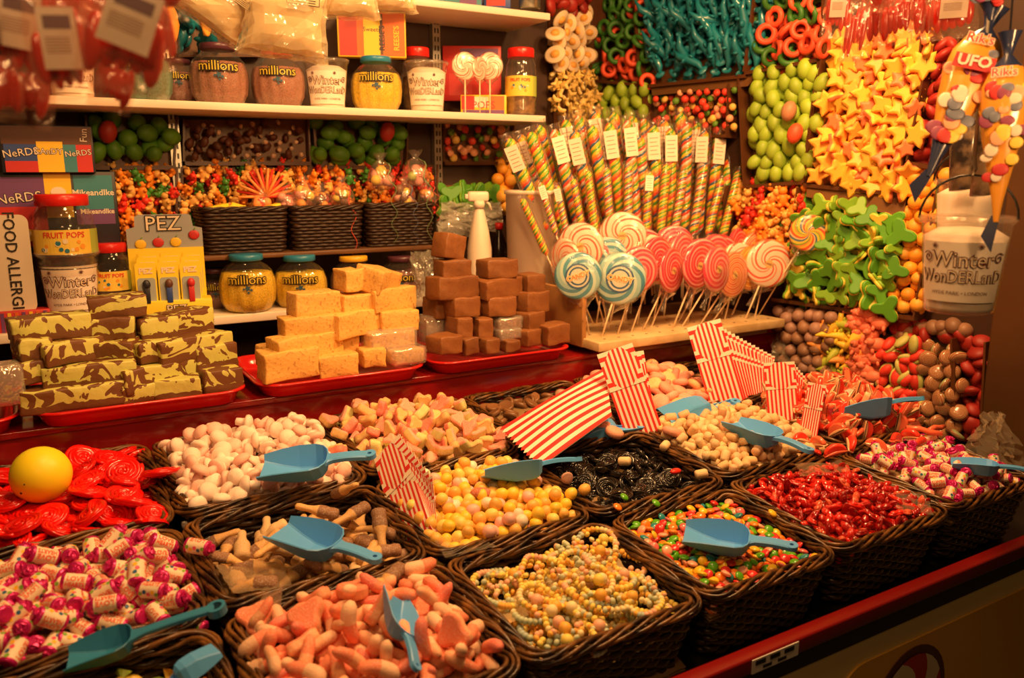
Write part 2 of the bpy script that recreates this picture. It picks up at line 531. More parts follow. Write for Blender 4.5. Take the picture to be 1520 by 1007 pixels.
GRID = {
    'A0': (-.20, .185, .895, 1.215), 'A1': (.208, .568, .915, 1.225), 'A2': (.582, .928, .915, 1.215), 'A3': (.943, 1.266, .92, 1.215), 'A4': (1.283, 1.640, .925, 1.23), 'A5': (1.656, 1.985, .93, 1.23),
    'B0': (-.20, .188, 1.238, 1.540), 'B1': (.205, .568, 1.245, 1.555), 'B2': (.580, .925, 1.235, 1.545), 'B3': (.940, 1.290, 1.235, 1.550), 'B4': (1.305, 1.690, 1.25, 1.585), 'B5': (1.706, 2.07, 1.25, 1.57),
    'C0': (-.20, .188, 1.565, 1.945), 'C1': (.205, .580, 1.575, 1.945), 'C2': (.598, .965, 1.575, 1.94), 'C3': (.985, 1.335, 1.57, 1.935), 'C4': (1.355, 1.70, 1.61, 1.94), 'C5': (1.72, 2.07, 1.60, 1.94)}
BLAB = {
    'A0': 'dark wicker basket at the bottom left corner, with wrapped sweets under two scoops', 'A1': 'dark wicker basket filled with pink fizzy sweets at the bottom of the photo',
    'A2': 'dark wicker basket holding beaded pastel candy necklaces', 'A3': 'dark wicker basket holding rainbow sugar coated chocolate beans',
    'A4': 'dark wicker basket heaped with shiny dark red jelly sweets', 'A5': 'dark wicker basket at the far right holding pink and white wrapped rolls',
    'B0': 'dark wicker basket at the left holding the nearer heap of pink and white wrapped rolls', 'B1': 'dark wicker basket holding large fizzy cola bottles', 'B2': 'dark wicker basket full of speckled pastel mini eggs',
    'B3': 'dark wicker basket holding black liquorice wheels', 'B4': 'dark wicker basket heaped with small tan sugared cylinders', 'B5': 'dark wicker basket overflowing with red and peach gummy slices',
    'C0': 'dark wicker basket of bright red liquorice wheels with the yellow ball', 'C1': 'dark wicker basket of pale pink foam mushrooms below the green and brown fudge', 'C2': 'dark wicker basket of pink and yellow fizzy hearts below the yellow fudge',
    'C3': 'dark wicker basket of flat brown wrapped discs behind the big striped paper bag', 'C4': 'dark wicker basket of pink sugared rounds between the two groups of striped bags', 'C5': 'dark wicker basket mostly hidden behind the long row of striped bags'}
_bm = [basket_meshes(.36, .31, BH, 1), basket_meshes(.36, .31, BH, 2), basket_meshes(.365, .37, BH, 3)]
BM = {}
RX = Matrix.Rotation(SLA, 4, 'X')
for i, (k, (x0, x1, y0, y1)) in enumerate(GRID.items()):
    w_, d_ = x1 - x0, y1 - y0
    src = _bm[2] if k[0] == 'C' else _bm[i % 2]; bw, bd = (.365, .37) if k[0] == 'C' else (.36, .31)
    cx, cy = (x0 + x1) / 2, (y0 + y1) / 2
    M0 = Matrix.Translation((cx, cy, surf(cy))) @ RX          # frame in the plane of the rim
    BM[k] = (M0, w_, d_)
    base = M0 @ Vector((0, 0, -BH))
    t = thing('wicker_basket', BLAB[k], 'basket', base, (SLA, 0, PI if i % 3 == 1 else 0) if False else (SLA, 0, 0), 'wicker sweet baskets on the counter')
    for nm, me in src: inst(nm, me, t, scale=(w_ / bw, d_ / bd, 1))

import numpy as np


def falloff(u, v, w, d):        # 1 in the middle, 0 at the rim
    return max(0.0, (1 - abs(2 * u / w) ** 5)) * max(0.0, (1 - abs(2 * v / d) ** 5))


PILED = {}


def where(lab, a, b, rows_):
    i = 0 if a < -.5 else (1 if a < .5 else 2); j = 0 if b < -.5 else (1 if b < .5 else 2)
    ph = ('left', '', 'right')[i]; r_ = rows_[j]
    s = ', in the ' + ('very centre' if (i == 1 and j == 1) else (r_ + ' ' + ph).strip())
    return lab + s if len((lab + s).split()) <= 16 else lab


def pile(key_, name, label, cat, group, variants, N, r, t, fill, seed=1, tilt=.5, region=None, stuff=0, stuffname=None, flat_first=False, vol=.62, scale=(.92, 1.08), labs=None, bed=LINER, spin=True, margin=.019, wt=None):
    """drop N sweets into a basket; fill(u, v) is the wished surface above the rim plane"""
    R = random.Random(seed); M0, w_, d_ = BM[key_]; g = .006; key = key_
    nu, nv = int(w_ / g) + 1, int(d_ / g) + 1
    us = (np.arange(nu) * g - w_ / 2); vs = (np.arange(nv) * g - d_ / 2)
    reg = region or (-w_ / 2 + margin, w_ / 2 - margin, -d_ / 2 + margin, d_ / 2 - margin)
    A = (reg[1] - reg[0]) * (reg[3] - reg[2])
    D = N * PI * r * r * t * vol / A
    H = np.array([[fill(u, v, w_, d_) for v in vs] for u in us]) - D
    H0 = H.copy(); UU, VV = np.meshgrid(us, vs, indexing='ij')
    F = H + D
    res = []
    for i in range(N):
        best = None
        for _ in range(7):
            u = R.uniform(reg[0], reg[1]); v = R.uniform(reg[2], reg[3])
            iu, iv = int((u + w_ / 2) / g), int((v + d_ / 2) / g); q = max(1, int(r * .55 / g))
            S = H[max(0, iu - q):iu + q + 1, max(0, iv - q):iv + q + 1]
            f = F[min(nu - 1, iu), min(nv - 1, iv)]
            z = S.mean() * .55 + S.max() * .45
            sc = z - f
            if best is None or sc < best[0]: best = (sc, u, v, z)
        _, u, v, z = best; z += t * .42
        q = int(r / g) + 1; iu, iv = int((u + w_ / 2) / g), int((v + d_ / 2) / g)
        sl = (slice(max(0, iu - q), iu + q + 1), slice(max(0, iv - q), iv + q + 1))
        dd = ((UU[sl] - u) ** 2 + (VV[sl] - v) ** 2) / (r * r)
        H[sl] = np.where(dd < 1, np.maximum(H[sl], z + t * .5 * np.sqrt(np.clip(1 - dd, 0, 1))), H[sl])
        res.append((u, v, z))
    PILED[key] = (H, us, vs)
    # liner under the sweets
    b = MB(); V = []; fs = []; st = 4
    ui = list(range(0, nu, st)); vi = list(range(0, nv, st))
    for a in ui:
        for c in vi:
            e = max(abs(us[a]) / (w_ / 2), abs(vs[c]) / (d_ / 2)); V.append((us[a] * .93, vs[c] * .93, min(H0[a, c] + .004, -.006) + .003 * R.random()))
    for a in range(len(ui) - 1):
        for c in range(len(vi) - 1):
            k = a * len(vi) + c; fs.append((k, k + len(vi), k + len(vi) + 1, k + 1))
    V2 = [(x, y, z - .006) for x, y, z in V]; n0 = len(V)
    b.add(V, fs); b.add(V2, [tuple(reversed(f)) for f in fs])
    o = b.build('liner_sheet', bed); o.matrix_world = M0
    tag(o, 'crumpled liner sheet under the %s' % (group or cat), 'liner')
    merged = MB(); k_st = 0
    objs = []
    for i, (u, v, z) in enumerate(res):
        e = Euler((R.gauss(0, tilt), R.gauss(0, tilt), R.uniform(0, 2 * PI) if spin else 0))
        M = M0 @ Matrix.Translation((u, v, z)) @ e.to_matrix().to_4x4()
        if wt: me = R.choices(variants, wt)[0]
        else: me = R.choice(variants)
        s = R.uniform(*scale)
        if i < stuff:
            for p in me.polygons: pass
            vs_ = [M @ (vv.co * s) for vv in me.vertices]; b0 = len(merged.v)
            merged.v += [tuple(p) for p in vs_]
            mi = variants.index(me)
            for p in me.polygons: merged.f.append([b0 + x for x in p.vertices]); merged.m.append(mi); merged.sm.append(True)
            continue
        o = bpy.data.objects.new(name, me); COL.objects.link(o); o.matrix_world = M @ Matrix.Scale(s, 4)
        tag(o, where((labs[variants.index(me)] + ' ' + label) if labs else label, 3 * u / w_, -3 * v / d_, ('back', 'middle', 'front')), cat, group); objs.append(o)
    if stuff:
        o = merged.build(stuffname or name, [m.materials[0] for m in variants]); tag(o, 'lower layer of the ' + group, cat, None, 'stuff')
    return objs


def extra(name, me, px, py, h, label, cat, group=None, rot=(0, 0, 0), s=1.0):
    o = inst(name, me, None, atS(px, py, h), rot, s); return tag(o, label, cat, group)


# ------------------------------------------------------------------ sweets
def sugar(name, c, **k): return mat(name, c, .6, bump=.5, bscale=420, vary_obj=.12, sss=.10, col2=tuple(min(.97, q * .55 + .42 * w_) for q, w_ in zip(c, (1, .86, .72))), nscale=420, thr=(.50, .74), **k)


def gummy(name, c, **k): return mat(name, c, .28, vary_obj=.12, sss=.25, coat=.3, **k)


# red and black liquorice wheels: a spiral of cord
def wheel_mesh(R_, cord, turns, m, th=1.0):
    b = MB(); n = int(26 * turns); ps = []
    for i in range(n + 1):
        f = i / n; a = 2 * PI * turns * f; r = cord * .9 + (R_ - cord * 1.9) * f
        ps.append((r * math.cos(a), r * math.sin(a), .0012 * math.sin(a * 3.3)))
    b.tube(ps, cord, 6, 0, flat=th)
    b.poly([(R_ * .93 * math.cos(2 * PI * k / 20), R_ * .93 * math.sin(2 * PI * k / 20)) for k in range(20)], -cord * th * .45, cord * th * .45)
    return b.mesh('wheel', m)


RGUM = mat('red_liquorice', (.80, .008, .006), .25, vary_obj=.18, coat=.4, sss=.1)
BGUM = mat('black_liquorice', (.010, .008, .007), .22, vary_obj=.2, coat=.4)
rw = [wheel_mesh(.037, .0042, 5, RGUM, 2.1), wheel_mesh(.035, .0039, 5, RGUM, 1.7)]
pile('C0', 'red_liquorice_wheel', 'bright red liquorice wheel lying in the left back basket', 'sweet', 'red liquorice wheels', rw, 92, .033, .017,
     lambda u, v, w, d: -.035 + .035 * falloff(u, v, w, d) + .02 * (u / w), 11, .33)
extra('red_liquorice_wheel', rw[0], 237, 702, .022, 'single red liquorice wheel spilled on the rims beside the pink foam mushrooms', 'sweet', None, (-.25, .1, .3))
bw = [wheel_mesh(.027, .0027, 5, BGUM, 1.6), wheel_mesh(.025, .0025, 5, BGUM, 2.0)]
pile('B3', 'black_liquorice_wheel', 'shiny black liquorice wheel heaped in the middle basket', 'sweet', 'black liquorice wheels', bw, 92, .026, .011,
     lambda u, v, w, d: -.062 + .030 * falloff(u, v, w, d) + .01 * (v / d), 12, .55)
ya = MB().ball((0, 0, 0), .054, n=24, h=16)
yb = tag(ya.build('bouncy_ball', mat('ball_yellow', (.97, .80, .02), .42, bump=.05, bscale=40, sss=.1), None, atS(61, 705, .05)), 'large smooth yellow ball resting on the red liquorice wheels', 'ball')
mk = MB(); mk.ball((-.035, -.036, -.018), .0022); mk.ball((-.028, -.046, .001), .0015); mk.build('dark_speck', BLACK, yb)


# foam mushrooms
def mushroom():
    b = MB(); b.lathe([(0.002, -.022), (.0085, -.020), (.0095, -.010), (.0085, 0), (.0095, .001), (.018, .001), (.0195, .006), (.017, .012), (.010, .0165), (0, .018)], 12, cap=True)
    return b


FOAM = mat('foam_pink_white', (.95, .74, .64), .6, vary_obj=.08, sss=.2, col2=(.95, .84, .76), nscale=20)
FOAM2 = mat('foam_pink', (.95, .60, .52), .6, vary_obj=.08, sss=.2)
ms = [mushroom().mesh('mushroom', m) for m in (FOAM, FOAM, FOAM2)]
pile('C1', 'foam_mushroom', 'pale foam mushroom in the basket below the green fudge', 'sweet', 'pale foam mushrooms', ms, 290, .019, .030,
     lambda u, v, w, d: -.022 + .045 * falloff(u, v, w, d) + .012 * (v / d), 13, 1.2)


# pink and yellow fizzy hearts: a rounded wedge with two coloured halves
def heartwedge(L=.052, W=.036, T=.021):
    b = MB(); out = []
    for i in range(20):
        a = 2 * PI * i / 20; r = 1 + .10 * math.cos(a) + .24 * math.cos(3 * a)
        out.append((L * .42 * r * math.cos(a), W * .5 * r * math.sin(a)))
    b.poly(out, -T / 2, T / 2, 0, bev=.005, mside=1); return b.warp(lambda p: p + Vector((0, 0, .10 * p.x * p.x / .02)))


SPK = sugar('sugar_pink', (.86, .27, .20)); SYL = sugar('sugar_yellow', (.78, .50, .18)); SPL = sugar('sugar_pale_pink', (.88, .38, .28))
SGR = sugar('sugar_lime', (.72, .68, .26))
hv = [heartwedge().mesh('heart', [SPK, SYL]), heartwedge().mesh('heart', [SPL, SYL]), heartwedge(.046, .032).mesh('heart', [SYL, SPK]), heartwedge(.05, .03, .026).mesh('heart', [SPL, SGR])]
pile('C2', 'fizzy_heart', 'sugared fizzy sweet in the basket below the yellow fudge', 'sweet', 'pink and yellow fizzy hearts', hv, 165, .024, .022,
     lambda u, v, w, d: -.025 + .05 * falloff(u, v, w, d), 14, .8, labs=('deep pink and yellow', 'pale pink and yellow', 'yellow and pink narrow', 'thick pink and lime'))
for (x, y, r, v) in ((487, 625, .5, 0), (503, 645, 1.4, 1), (503, 668, 2.4, 2)):
    extra('fizzy_heart', hv[v], x, y, .022, 'pink and yellow fizzy heart spilled onto the rim beside the foam mushrooms', 'sweet', 'spilled fizzy hearts', (.5, .3, r))

# flat brown wrapped discs
FILMC = film('cellophane', (.95, .85, .7), .3, .15, .8, 40, .10)
BRD = mat('brown_disc', (.24, .11, .045), .4, vary_obj=.2)


def disc():
    b = MB(); b.lathe([(0, -.006), (.02, -.006), (.0225, -.003), (.0225, .003), (.02, .006), (.017, .0045), (0, .0045)], 18); return b


pile('C3', 'brown_sweet_disc', 'flat round brown sweet behind the large striped bag', 'sweet', 'flat round brown sweets', [disc().mesh('disc', BRD)], 70, .024, .012, lambda u, v, w, d: -.04 + .02 * falloff(u, v, w, d), 15, .5)

# pink sugared rounds
def roundsweet(r=.024, t=.02):
    return MB().lathe([(0, -t / 2), (r * .7, -t / 2), (r * .95, -t * .3), (r, 0), (r * .95, t * .3), (r * .7, t / 2), (r * .3, t * .55), (0, t * .55)], 16)


pr = [roundsweet().mesh('round', m) for m in (sugar('sugar_salmon', (.92, .40, .28)), SPL, sugar('sugar_orange', (.93, .50, .22)))]
pr.append(MB().tube([(-.02, 0, 0), (-.008, .004, .002), (.008, .002, 0), (.02, -.004, 0)], [.009, .011, .011, .008], 8).mesh('round', SPK))
pile('C4', 'sugared_round', 'sugared sweet in the basket under the upturned scoop', 'sweet', 'pink sugared rounds', pr, 95, .023, .02, lambda u, v, w, d: -.02 + .05 * falloff(u, v, w, d), 16, .5, labs=('salmon round', 'pale pink round', 'orange round', 'pink stick shaped'))
for (x, y, r) in ((868, 622, .5), (893, 632, 1.9), (912, 642, .2), (997, 641, 1.1), (852, 612, 2.2)):
    extra('sugared_round', pr[int(x) % 4], x, y, .020, 'pink sugared sweet spilled onto the rims beside the folded paper bags', 'sweet', 'spilled pink sugared sweets', (.3, .2, r))
pile('C5', 'brown_sweet_disc', 'flat brown sweet in the hidden basket behind the row of bags', 'sweet', 'flat brown sweets behind the row of bags', [disc().mesh('disc', BRD)], 26, .024, .014, lambda u, v, w, d: -.06, 17, .6)


# love heart rolls: paper wrapped tube with twisted magenta ends and printed lettering
PAPER = mat('roll_paper', (.88, .74, .55), .5, bump=.1, bscale=60)
MAG = mat('magenta_foil', (.62, .02, .20), .26, metal=.35, bump=.7, bscale=140)
ORL = mat('roll_lettering', (.85, .13, .06), .5)
SPG = mat('dot_green', (.22, .45, .05), .5); SPB = mat('dot_blue', (.02, .12, .30), .5); SPY = mat('dot_yellow', (.95, .55, .02), .5); SPP = mat('dot_pink', (.85, .08, .20), .5)


def heartroll(v=0, knot=True, L=.040, r=.0132):
    R = random.Random(90 + v); b = MB()
    MX = Matrix.Rotation(PI / 2, 4, 'Y')
    b.lathe([(r * .75, -L / 2 - .002), (r, -L / 2), (r, -L / 2 + .004), (r, -L / 2 + .0041), (r, L / 2 - .0041), (r, L / 2 - .004), (r, L / 2), (r * .75, L / 2 + .002)], 14, M=MX,
            fm=lambda i: 1 if i in (0, 1, 2, 4 + 1, 6) and i != 3 else 0)
    for sx in (-1, 1):
        if (v % 3 == 0 and sx > 0) or (v % 3 == 1 and sx < 0) or not knot: continue
        vs = MB().ball((0, 0, 0), (.005, r * .62, r * .62), n=9, h=6).jitter(.0022)
        b.add(vs.v, vs.f, 1, Matrix.Translation((sx * (L / 2 + .004), 0, 0)), False)
    # lettering on two lines and row of dots round the tube
    def wrap(a0):
        return lambda p: (p.x, (r + .0004) * math.cos(a0 + p.y / r), (r + .0004) * math.sin(a0 + p.y / r))
    for q in range(2):
        a0 = v * 1.1 + q * PI
        textmb('LOVE', .0105, 0, .0003, 2, b, sx=1.05, warp=lambda p, a=a0: wrap(a)(Vector((-p.x, p.y + .005))))
        textmb('HEARTS', .0095, 0, .0003, 2, b, sx=.85, warp=lambda p, a=a0: wrap(a)(Vector((-p.x, p.y - .004))))
        for j, mi in enumerate((3, 5, 6, 4, 3)):
            a = a0 + PI / 2 + .25 * (j % 2); x = -.014 + .007 * j
            vs = []
            for k in range(8):
                an = 2 * PI * k / 8; yy = a + .0034 * math.sin(an) / r
                vs.append((x + .0034 * math.cos(an), (r + .0003) * math.cos(yy), (r + .0003) * math.sin(yy)))
            b.add(vs, [tuple(range(8))], mi, smooth=False)
    return b


HR = [heartroll(v).mesh('heart_roll', [PAPER, MAG, ORL, SPG, SPB, SPY, SPP]) for v in range(6)]
pile('B0', 'wrapped_sweet_roll', 'paper wrapped sweet roll with magenta ends in the left basket', 'sweet', 'wrapped rolls in the left basket', HR, 150, .020, .026,
     lambda u, v, w, d: -.020 + .05 * falloff(u, v, w, d) + .01 * u / w, 18, .45, vol=.7)
extra('wrapped_sweet_roll', HR[1], 294, 812, .02, 'single wrapped sweet roll lying on the rims beside the fizzy cola bottles', 'sweet', None, (.2, .1, -.7))
pile('A5', 'wrapped_sweet_roll', 'paper wrapped sweet roll with magenta ends in the far right basket', 'sweet', 'wrapped rolls in the far right basket', HR, 120, .019, .024,
     lambda u, v, w, d: -.02 + .04 * falloff(u, v, w, d), 19, .5, scale=(.82, .92), vol=.7)


# fizzy cola bottles, half tan half brown
def colabottle(L=.085, r=.0145, bend=.0, mats=(0, 1)):
    b = MB(); prof = [(0, 0), (.45, .03), (.55, .1), (.5, .28), (.62, .42), (.95, .55), (1, .68), (.9, .78), (1, .88), (.9, .97), (.5, 1), (0, 1)]
    n = 12; vs = []; fs = []
    fm = lambda i: mats[0] if i < 5 else mats[1]
    b.lathe([(q * r, z * L - L / 2) for q, z in prof], n, fm=fm, cap=False)
    b.warp(lambda p: Vector((p.z, p.x, p.y * .8 + bend * math.sin((p.z / L + .5) * PI))))
    return b


CT = sugar('sugar_tan', (.72, .42, .15)); CB = sugar('sugar_cola', (.26, .13, .07)); CP = sugar('sugar_beige', (.78, .54, .28))
CM = [colabottle().mesh('cola', [CT, CB]), colabottle(.078, .013, .008).mesh('cola', [CT, CB]), colabottle(.08, .014, -.006).mesh('cola', [CT, CT]), colabottle(.065, .014, .004).mesh('cola', [CP, CP])]
pile('B1', 'fizzy_cola_bottle', 'sugared cola bottle sweet in the basket by the striped bags', 'sweet', 'fizzy cola bottles', CM, 66, .024, .024,
     lambda u, v, w, d: -.055 + .035 * falloff(u, v, w, d) + .02 * (-v / d), 20, .35, margin=.045, labs=('tan and brown straight', 'tan and brown curved', 'all tan', 'short beige'))
for (x, y, rz, ry, lab) in ((513, 727, 1.9, .5, 'cola bottle sweet standing up against the foam mushroom basket'), (565, 787, 1.3, -.7, 'cola bottle sweet leaning upright beside the striped bags'),
                            (470, 758, -.6, .2, 'cola bottle sweet above the scoop, pointing to the left rim'), (520, 765, .3, -.15, 'cola bottle sweet lying across just behind the scoop'),
                            (560, 820, -.1, .1, 'cola bottle sweet lying in front of the striped bags at the basket corner')):
    extra('fizzy_cola_bottle', CM[0], x, y, .02, lab, 'sweet', None, (0, ry, rz))


# speckled mini eggs
def egg(r=.0126, L=.029): return MB().lathe([(0, -L * .47)] + [(r * math.sin(PI * i / 9) * (1 - .12 * math.cos(PI * i / 9) * -1), -L * .47 * math.cos(PI * i / 9)) for i in range(1, 9)] + [(0, L * .47)], 12, cap=False)


def eggm(n, c): return mat(n, c, .42, vary_obj=.07, col2=tuple(q * .72 for q in c), nscale=230, thr=(.68, .76))


EM = [egg().mesh('egg', eggm(n, c)) for n, c in (('egg_yellow', (.95, .64, .06)), ('egg_orange', (.88, .50, .11)), ('egg_lemon', (.93, .72, .18)), ('egg_pink', (.90, .52, .45)), ('egg_white', (.92, .80, .66)))]
pile('B2', 'mini_egg', 'speckled mini egg in the middle basket', 'sweet', 'speckled mini eggs', EM, 298, .0128, .023,
     lambda u, v, w, d: -.020 + .035 * falloff(u, v, w, d) + .01 * (v / d), 21, 1.2, wt=(5, 6, 2.2, 1.1, 1.1), labs=('yellow', 'orange', 'pale lemon', 'pink', 'white'))
for x, y, v in ((842, 710, 3), (868, 727, 1), (848, 733, 0), (716, 735, 1)):
    extra('mini_egg', EM[v], x, y, .016, 'speckled mini egg that rolled onto the rim beside the black liquorice', 'sweet', 'rolled away mini eggs', (.7, .5, 1))
HB = MB().ball((0, 0, 0), (.024, .013, .010), n=12, h=8)
o = HB.build('chewed_red_sweet', sugar('sugar_red_brown', (.50, .13, .06)), None, atS(715, 732, .028), (.2, .1, -.3)); tag(o, 'reddish brown sugared sweet lying among the mini eggs', 'sweet')

# tan sugared cylinders
TC = [MB().lathe([(0, -.014), (.0085, -.0135), (.0105, -.010), (.0105, .010), (.0085, .0135), (0, .014)], 10, cap=False).mesh('tan', m) for m in
      (sugar('sugar_sand', (.80, .52, .24)), sugar('sugar_cream', (.84, .62, .34)), sugar('sugar_peach', (.80, .48, .26)))]
pile('B4', 'sugared_cylinder', 'sugared cylinder sweet right of the black liquorice', 'sweet', 'tan sugared cylinders', TC, 298, .0145, .020,
     lambda u, v, w, d: -.016 + .045 * falloff(u, v, w, d), 22, 1.4, labs=('sand coloured', 'cream coloured', 'peach coloured'))
for x, y, r in ((927, 685, .6), (987, 662, 2.0), (1041, 704, 1.1)):
    extra('sugared_cylinder', TC[1], x, y, .008, 'tan sugared cylinder that fell among the black liquorice wheels', 'sweet', 'tan cylinders fallen on the liquorice', (1.4, .2, r))
o = MB().ball((0, 0, 0), (.018, .009, .007), n=12, h=8).build('red_jelly_sweet', mat('jelly_loose_red', (.75, .03, .02), .3), None, atS(1003, 700, .0), (.1, .1, .2)); tag(o, 'single red jelly sweet lying on the black liquorice', 'sweet')


# red and peach gummy slices
def slice_mb():
    b = MB(); out = []
    for i in range(14):
        a = PI * i / 13; out.append((.027 * math.cos(a), .022 * math.sin(a)))
    out += [(-.016, -.004), (0, -.006), (.016, -.004)]
    b.poly(out, -.006, .006, 0, bev=.004)
    inn = [(x * 1.04, y * .42 - .004) for x, y in out]
    b.poly(inn, -.0078, .0078, 1, bev=.003); return b


SLR = gummy('gummy_red', (.86, .055, .03)); SLP = gummy('gummy_peach', (.92, .50, .27)); SLO = gummy('gummy_coral', (.90, .17, .08))
SLM = [slice_mb().mesh('slice', [SLR, SLP]), slice_mb().mesh('slice', [SLO, SLP]), slice_mb().mesh('slice', [SLR, SLO])]
SLM.append(MB().tube([(-.035, 0, 0), (-.01, .003, .002), (.01, .0, 0), (.035, .004, 0)], [.005, .006, .006, .005], 7).mesh('slice', SLO))
pile('B5', 'gummy_slice', 'gummy slice in the overflowing right basket', 'sweet', 'red and peach gummy slices', SLM, 190, .024, .015,
     lambda u, v, w, d: -.005 + .055 * falloff(u, v, w, d) + .05 * max(0, v / d), 23, 1.0, wt=(4, 4, 2, .4), labs=('red and peach', 'coral and peach', 'red and coral', 'long thin coral'))
for i, (x, y) in enumerate(((1190, 655), (1215, 660), (1240, 672), (1262, 660), (1300, 664), (1330, 655), (1352, 648), (1232, 590), (1262, 578), (1290, 600), (1225, 625), (1246, 575), (1362, 660))):
    extra('gummy_slice', SLM[i % 3], x, y, .022, 'red and peach gummy slice spilled over the front of its basket', 'sweet', 'spilled gummy slices', (1.1 + .2 * (i % 3), .3, i * 1.3))
for i, (x, y, r) in enumerate(((1372, 640, -.9), (1392, 636, .1))):
    extra('gummy_slice', SLM[3], x, y, .03, ('long red gummy strip pointing down to the wrapped rolls', 'long red gummy strip lying level above the wrapped rolls')[i], 'sweet', None, (0, .1, r), 1.2)


# pink fizzy fingers
def finger(L, r, bend, m2=True):
    ps = []; rr = []
    for i in range(9):
        f = i / 8 - .5; ps.append((L * f, bend * (1 - 4 * f * f), 0)); rr.append(r * (.35 + .65 * math.sqrt(max(0, 1 - (2 * f) ** 4))) * (1 + .25 * f))
    b = MB().tube(ps, rr, 9, 0); n = 9
    for i in range(len(b.f)):
        cx = sum(b.v[k][0] for k in b.f[i]) / len(b.f[i])
        if cx > L * .05 and m2: b.m[i] = 1
    return b


F1 = sugar('fizzy_coral', (.93, .27, .15)); F2 = sugar('fizzy_peach', (.93, .46, .26)); F3 = sugar('fizzy_pink', (.90, .22, .17)); F4 = sugar('fizzy_pale', (.94, .58, .38))
FM = [finger(.055, .0095, .004).mesh('finger', [F1, F2]), finger(.06, .010, -.006).mesh('finger', [F3, F1]), finger(.048, .009, .003).mesh('finger', [F2, F4]), finger(.06, .0115, .008).mesh('finger', [F1, F4]), heartwedge(.056, .05, .02).mesh('finger', [F1, F2])]
pile('A1', 'fizzy_finger', 'fizzy sweet in the front basket', 'sweet', 'pink fizzy fingers', FM, 165, .0235, .021,
     lambda u, v, w, d: -.024 + .045 * falloff(u, v, w, d) - .01 * (v / d), 24, .6, wt=(3, 3, 3, 3, 2), margin=.028, labs=('coral and peach finger shaped', 'pink and coral finger shaped', 'peach and cream finger shaped', 'thick coral and cream finger shaped', 'broad rounded coral'))
extra('fizzy_cola_bottle', CM[0], 575, 862, .020, 'cola bottle sweet that fell onto the pink fizzy sweets', 'sweet', None, (0, -.15, .55), 1.0)
extra('fizzy_cola_bottle', CM[2], 553, 885, .016, 'tan cola bottle sweet at the back of the pink fizzy sweets', 'sweet', None, (0, -.1, .8), 1.0)

# rainbow chocolate beans
MMC = dict(bean_green=(.10, .42, .015), bean_orange=(.90, .24, .02), bean_red=(.72, .03, .03), bean_yellow=(.93, .60, .03), bean_teal=(.02, .26, .30), bean_pink=(.85, .16, .16), bean_salmon=(.90, .42, .28))
len_ = lambda: MB().lathe([(0, -.0044), (.005, -.0039), (.0085, -.0022), (.0104, 0), (.0085, .0022), (.005, .0039), (0, .0044)], 12, cap=False)
MM = [len_().mesh('bean', mat(n, c, .26, vary_obj=.08, coat=.3)) for n, c in MMC.items()]
pile('A3', 'chocolate_bean', 'sugar coated chocolate bean in the rainbow basket', 'sweet', 'rainbow chocolate beans', MM, 800, .0100, .0092,
     lambda u, v, w, d: -.034 + .016 * falloff(u, v, w, d) + .01 * (v / d), 25, .4, stuff=502, stuffname='chocolate_beans_below', wt=(4, 4, 2.6, 3, 1.8, 1.6, 2), labs=('green', 'orange', 'red', 'yellow', 'teal', 'pink', 'salmon'))
for x, y, v in ((974, 747, 0), (917, 753, 1), (1147, 762, 3), (927, 738, 0)):
    extra('chocolate_bean', MM[v], x, y, .010, 'chocolate bean lying outside the heap on the basket rims', 'sweet', 'stray chocolate beans on the rims', (.5, .3, 0))

# shiny red jelly sweets
JR = mat('jelly_red', (.40, .006, .004), .10, vary_obj=.35, coat=1.0, sss=.10); JR2 = mat('jelly_bright', (.66, .02, .010), .10, vary_obj=.25, coat=1.0, sss=.12); JR3 = mat('jelly_light', (.75, .11, .05), .15, coat=.6, sss=.3)


def lips():
    b = MB(); b.ball((0, 0, 0), (.0205, .0090, .0045), n=12, h=7); b.ball((-.006, 0, .003), (.009, .0075, .004), n=8, h=5); b.ball((.007, 0, .003), (.009, .0075, .004), n=8, h=5); return b


JM = [lips().mesh('jelly', m) for m in (JR, JR, JR2, JR3)]
pile('A4', 'jelly_lips', 'jelly sweet in the shiny red heap at the right', 'sweet', 'shiny red jelly sweets', JM, 298, .0152, .0135,
     lambda u, v, w, d: -.020 + .022 * falloff(u, v, w, d), 26, .7, labs=('dark red', 'dark red', 'bright red', 'light red'), wt=(4, 3, 4, .7), bed=mat('jelly_liner', (.35, .02, .01), .25, bump=.4, bscale=30))
for x, y in ((1213, 672), (1140, 735), (1148, 742), (1205, 775)):
    extra('jelly_lips', JM[2], x, y, .008, 'red jelly sweet stuck on the rim left of its basket', 'sweet', 'stray red jelly sweets on the rim', (.5, .2, 1))

# candy necklaces: rings of small beads
NC = [mat(n, c, .5, bump=.1, bscale=100) for n, c in (('bead_yellow', (.93, .74, .16)), ('bead_cream', (.90, .78, .42)), ('bead_orange', (.93, .50, .08)), ('bead_pink', (.90, .50, .34)), ('bead_mint', (.56, .64, .44)), ('bead_blue', (.45, .55, .50)))]


